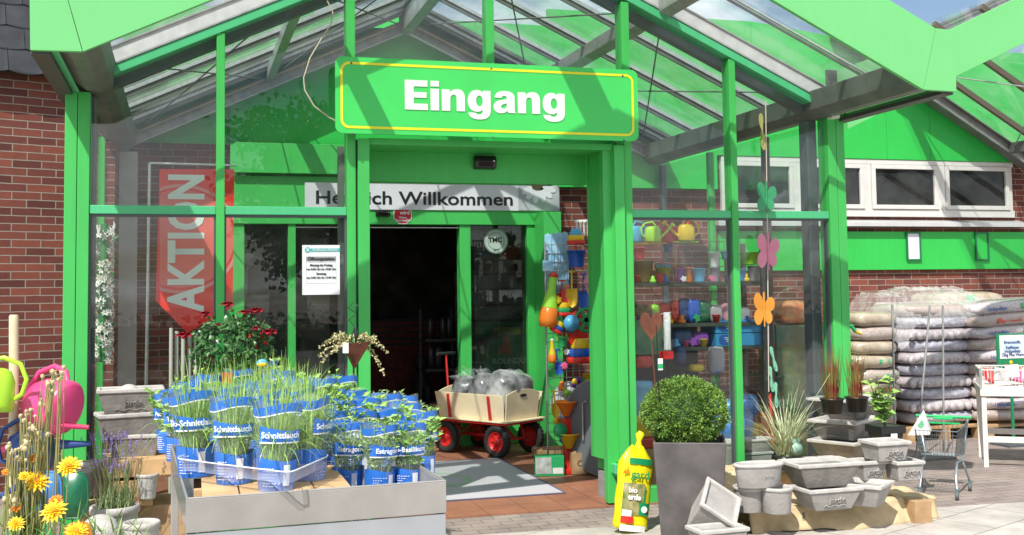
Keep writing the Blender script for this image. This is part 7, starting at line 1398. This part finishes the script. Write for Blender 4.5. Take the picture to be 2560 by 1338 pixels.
# wire shelves with trolleys and mesh trays beyond the side glass
for i in range(3): copy_tree(tr1, loc=Vector((5.75+.22*i, 9.6+.14*i, 0)), rot=R(200), scale=1.0, label=['front', 'middle', 'rear'][i]+' trolley of the nested row behind the right porch glass')
q = aY(1985, 810, 9.4); t = thing('net_bag', 'orange and white net sack with an arched clear handle behind the right glass', 'net bag', q); g = MB(); pillow(.44, .3, .22, mat('orange_net', (.80, .17, .04), .5, col2=(.85, .45, .25), vscale=16), .6, 22, 8, .05, mb=g); g.build('bag', t); g = MB(); g.tube([(.24*math.cos(a), 0, .10+.24*math.sin(a)) for a in [math.pi*i/14 for i in range(15)]], .012, FILM, 8); g.build('handle', t)
g = MB(); g.box(-.28, .28, -.15, .2, 0, q.z-.005, mat('dim_green_box', (.05, .14, .07), .5, col2=(.30, .22, .10), vscale=9)); o = g.build('goods_crate', bevel=.01); place(o, Vector((q.x, q.y, 0))); tag(o, 'tall dim goods crate carrying the orange net sack', 'crate')
# ------------------------------------------------------------------ wooden butterfly garland on the right glass
Yg_ = D-.03
def bfly(px, py, s, m, rot, lb, kind='b'):
    p = aY(px, py, Yg_); k = s*sc(p); t = thing('wooden_butterfly' if kind == 'b' else 'wooden_leaf', lb, 'ornament', p, 0, 'ornaments hanging on the right glass', (0, rot))
    for sg_, a1_, l1, w1, nm in ((-1, 38, 1.0, .85, 'wing'), (1, 26, .9, .75, 'wing'), (-1, -32, .95, .8, 'wing'), (1, -44, .75, .7, 'wing')) if kind == 'b' else ((-1, 85, .9, .55, 'leaf'), (1, -80, 1.1, .62, 'leaf')):
        g = MB(); n_ = 16; a = R(a1_); ca, sa = math.cos(a)*sg_, math.sin(a); P = []
        for i in range(n_): b = 2*math.pi*i/n_; u = .52+.5*math.cos(b); v = .5*w1*math.sin(b)*(.6+.4*u); P.append(((u*l1*ca-v*sa)*k*.6, -.012*u if kind == 'b' else 0, (u*l1*sa+v*ca)*k))
        g.prism(P, (0, .006, 0), m); g.build(nm, t)
    g = MB(); g.tube([(0, -.004, -k*.75), (0, -.004, k*.8)], [.006, .009], m, 8); g.build('body', t)
OL = mat('olive_wood', (.36, .36, .12), .6); BG_ = mat('green_wood', (.04, .30, .13), .5, var=.15, vscale=12); BP = mat('pink_wood', (.62, .22, .32), .5, var=.08); BO = mat('ochre_wood', (.62, .26, .03), .5, var=.1); BM = mat('mint_wood', (.20, .50, .34), .5)
bfly(1905, 325, 46, OL, 0, 'olive wooden leaf shape hanging topmost on the right glass', 'l'); bfly(1916, 495, 52, BG_, 0, 'green wooden butterfly above the rail on the right glass'); bfly(1920, 630, 60, BP, 0, 'pink wooden butterfly just below the rail on the right glass'); bfly(1910, 775, 56, BO, 0, 'ochre wooden butterfly in the middle of the right glass')
for i, (px, py) in enumerate(((1933, 895), (1928, 945), (1940, 985))): bfly(px, py, 32, BM, R(rnd(-10, 10)), ['upper', 'middle', 'lower'][i]+' mint green wooden leaf at the bottom of the hanging ornaments', 'l')
t = thing('ornament_cord', 'thin cord and red stake the wooden butterflies hang on', 'cord', aY(1920, 300, Yg_+.008)); b0 = -Vector(t.location); g = MB(); g.tube([aY(1914, 250, Yg_+.008), aY(1918, 530, Yg_+.008), aY(1922, 980, Yg_+.008)], .0045, mat('pale_cord', (.55, .50, .42), .7), 6); o = g.build('cord', t); o.location = b0; g = MB(); g.tube([aY(1925, 985, Yg_-.01), aY(1932, 1110, Yg_-.01)], .012, mat('red_stake', (.50, .03, .02), .4), 8); o = g.build('stake', t); o.location = b0
# curved cable hanging in the roof, curly cable
t = thing('hanging_cable', 'thin cream cable hanging in a loop from the porch roof left of the sign', 'cable', aY(800, 100, D-.05)); b0 = -Vector(t.location); g = MB(); g.tube([aY(x, y, D-.05) for x, y in ((818, 2), (832, 30), (828, 60), (805, 95), (775, 145), (759, 195), (762, 225), (785, 265), (820, 292), (840, 303))], .005, mat('cream_cable', (.50, .45, .34), .5), 8); o = g.build('cable', t); o.location = b0
# dog figure and cans in the dark shop
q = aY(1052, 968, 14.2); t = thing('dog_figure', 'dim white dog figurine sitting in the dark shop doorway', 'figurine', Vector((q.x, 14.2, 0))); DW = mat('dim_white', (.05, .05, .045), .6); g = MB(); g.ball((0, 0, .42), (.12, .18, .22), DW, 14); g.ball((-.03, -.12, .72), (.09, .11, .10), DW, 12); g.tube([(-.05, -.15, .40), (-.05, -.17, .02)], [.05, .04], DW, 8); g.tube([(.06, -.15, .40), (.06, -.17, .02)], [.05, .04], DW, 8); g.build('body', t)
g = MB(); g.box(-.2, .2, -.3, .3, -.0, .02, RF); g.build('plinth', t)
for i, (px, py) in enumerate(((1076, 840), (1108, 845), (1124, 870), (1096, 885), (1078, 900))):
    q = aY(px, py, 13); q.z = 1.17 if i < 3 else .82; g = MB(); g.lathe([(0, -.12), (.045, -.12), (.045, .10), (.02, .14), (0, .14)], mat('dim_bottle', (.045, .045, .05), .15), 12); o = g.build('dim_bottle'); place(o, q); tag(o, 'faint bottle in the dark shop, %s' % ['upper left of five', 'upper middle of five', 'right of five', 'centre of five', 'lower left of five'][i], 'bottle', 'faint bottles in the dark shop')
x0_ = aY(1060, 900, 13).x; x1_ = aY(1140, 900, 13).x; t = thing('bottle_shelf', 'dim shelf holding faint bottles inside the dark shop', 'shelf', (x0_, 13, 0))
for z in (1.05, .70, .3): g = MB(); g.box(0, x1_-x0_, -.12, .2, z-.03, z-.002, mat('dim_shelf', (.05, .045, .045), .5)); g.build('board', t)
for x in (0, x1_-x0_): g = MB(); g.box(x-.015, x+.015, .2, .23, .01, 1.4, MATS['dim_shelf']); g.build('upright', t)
# ------------------------------------------------------------------ trees across the car park (seen mirrored in the panes)
TL = mat('tree_leaf', (.035, .085, .02), .5, col2=(.09, .17, .04), vscale=3)
BK = mat('tree_bark', (.09, .07, .05), .9)
rt3 = random.Random(21)
tt = thing('deciduous_tree', 'broad leafy tree across the car park mirrored in the left part of the porch glass', 'tree', (3.6, -21, 0)); g = MB(); g.tube([(0, 0, 0), (.1, 0, 2.2), (0, .1, 4.5)], [.24, .19, .10], BK, 10)
for k in range(9): a = k*.7; g.tube([(0, 0, 2+k*.25), (1.6*math.cos(a), 1.6*math.sin(a), 3.4+k*.35)], [.09, .03], BK, 6)
g.build('trunk', tt); g = MB()
cl = [Vector((rt3.gauss(0, 1.1), rt3.uniform(-2.2, 2.2), rt3.uniform(2.4, 7.0))) for _ in range(34)]
for c in cl:
    for _ in range(260): d = Vector((rt3.gauss(0, 1), rt3.gauss(0, 1), rt3.gauss(0, .8)))*.42; g.leaf(c+d, Vector((rt3.uniform(-1, 1), rt3.uniform(-1, 1), rt3.uniform(-1, 1))).normalized()*.24, .20, TL)
g.build('crown', tt)
pos_ = ['second from the left', 'third from the left', 'fourth from the left', 'fifth from the left', 'sixth from the left', 'rightmost']
for i, (x, y, s_) in enumerate(((8.6, -24, 1.05),)): copy_tree(tt, loc=Vector((x, y, 0)), rot=i*1.3, scale=s_, label='second leafy tree across the car park mirrored in the door glass')
g = MB()
for _ in range(5200): g.leaf((rt3.uniform(-24, 26), -10.5+rt3.uniform(-.5, .5), rt3.uniform(0, 1.15)), Vector((rt3.uniform(-1, 1), rt3.uniform(-1, 1), rt3.uniform(0, 1))).normalized()*.16, .12, TL)
g.box(-24, 26, -10.8, -10.2, 0, .9, mat('hedge_inner', (.02, .045, .012), .9)); o = g.build('hedge'); tag(o, 'long low hedge across the car park mirrored in the porch glass', 'hedge')
# fuller shelf
ex = [('bucket', 1748, 0, .055, .12, 'sky', 'light blue bucket on the top board right of the orange bucket'), ('bucket', 1852, 0, .05, .11, 'midblue', 'blue beaker on the top board between the rose and lilac cups'), ('bucket', 1650, 0, .04, .08, 'red', 'small red pot in front of the nested buckets'),
      ('pk', 1612, 1, .12, .13, 'brown', 'brown sack of toys on the second board near the doorpost'), ('pk', 1755, 1, .09, .15, 'dgreen', 'dark green pack on the second board left of the mullion'), ('pk', 1785, 1, .10, .12, 'grey', 'grey pack on the second board behind the mullion'), ('pk', 1850, 1, .12, .10, 'white', 'white folded pack on the second board, far right'), ('pk', 1815, 1, .09, .13, 'rose', 'rose pack on the second board right of the mullion'),
      ('pk', 1700, 2, .16, .12, 'navy', 'navy blue carton on the third board beside the cartons'), ('pk', 1745, 2, .12, .10, 'purple', 'purple pack on the third board beside the blue cartons'), ('pk', 1625, 3, .22, .16, 'red', 'red tub on the fourth board behind the box ball'), ('pk', 1700, 3, .2, .18, 'navy', 'navy tub on the fourth board behind the box ball'), ('pk', 1775, 3, .2, .15, 'dgreen', 'dark green tub on the fourth board right of the box ball'), ('pk', 1850, 3, .22, .18, 'midblue', 'blue crate on the fourth board behind the glass'),
      ('pk', 1800, 4, .2, .14, 'orange', 'orange tub on the lowest board behind the glass'), ('pk', 1860, 4, .22, .13, 'yellow', 'yellow tub on the lowest board behind the glass'), ('pk', 1610, 4, .2, .14, 'green', 'green tub on the lowest board by the doorpost')]
for i, (kd, px, row, a, b, c, lb) in enumerate(ex):
    if kd == 'bucket': bucket(lb, S(px, row, .04), a, b, c)
    else: g = MB(); a *= 1.25; b *= 1.25; pillow(a, .12, b, PL[c], .55, 16, 8, .06, mb=g); o = g.build('shelf_pack'); place(o, S(px, row, .10), rnd(-.3, .3)); tag(o, lb, 'pack')
# printing on some of the pellet sacks
SPR = mat('sack_print_blue', (.10, .16, .34), .4); n_s = 0
for o in [o for o in bpy.data.objects if o.name.startswith('pellet_sack') and o.type == 'EMPTY' and o.get('group') == 'pellet sacks stacked on pallets' and o.location.x > xa2]:
    n_s += 1
    if n_s % 2 == 0: text('Holzpellets', .055, SPR, FM(-.30, -.405, .075), o, 'sack_lettering', bold=.03)
# a loose jumble of small sand toys along the front edge of the shelf boards
rj = random.Random(77); cl_ = ['red', 'yellow', 'sky', 'lime', 'orange', 'pink', 'blue', 'green', 'purple', 'white']; jn = 0
side_ = {0: 'top', 1: 'second', 2: 'third', 3: 'fourth'}; ordj = ['first', 'second', 'third', 'fourth', 'fifth', 'sixth', 'seventh', 'eighth']
for row in (0, 1, 2, 3):
    for j in range(8):
        px = 1588+j*24+rj.uniform(-4, 4) if row == 2 else 1588+j*39+rj.uniform(-6, 6)
        c = cl_[(jn*3+row) % 10]; s_ = rj.uniform(.026, .042); g = MB(); kd = rj.randrange(3)
        if kd == 0: g.lathe([(0, 0), (s_*.7, 0), (s_, s_*1.8), (s_*1.1, s_*1.8), (s_*1.1, s_*2), (s_*.9, s_*2), (s_*.6, .01)], PL[c], 14)
        elif kd == 1: n5 = 5; g.prism([(s_*1.2*(1 if q % 2 else .6)*math.cos(math.pi*q/n5), 0, s_*1.15+s_*1.2*(1 if q % 2 else .6)*math.sin(math.pi*q/n5)) for q in range(2*n5)], (0, .025, 0), PL[c])
        else: g.lathe([(0, 0), (s_, 0), (s_*.9, s_*.8), (s_*.55, s_*.9), (s_*.6, s_*1.6), (s_*.3, s_*1.9), (0, s_*2)], PL[c], 14)
        o = g.build('small_sand_toy'); place(o, S(px, row, .035), rj.uniform(-.6, .6)); nm = nmc.get(c, c)
        tag(o, 'small %s sand toy at the front of the %s board, %s from left' % (nm, side_[row], ordj[j]), 'sand toy', 'small sand toys on the shelf'); jn += 1
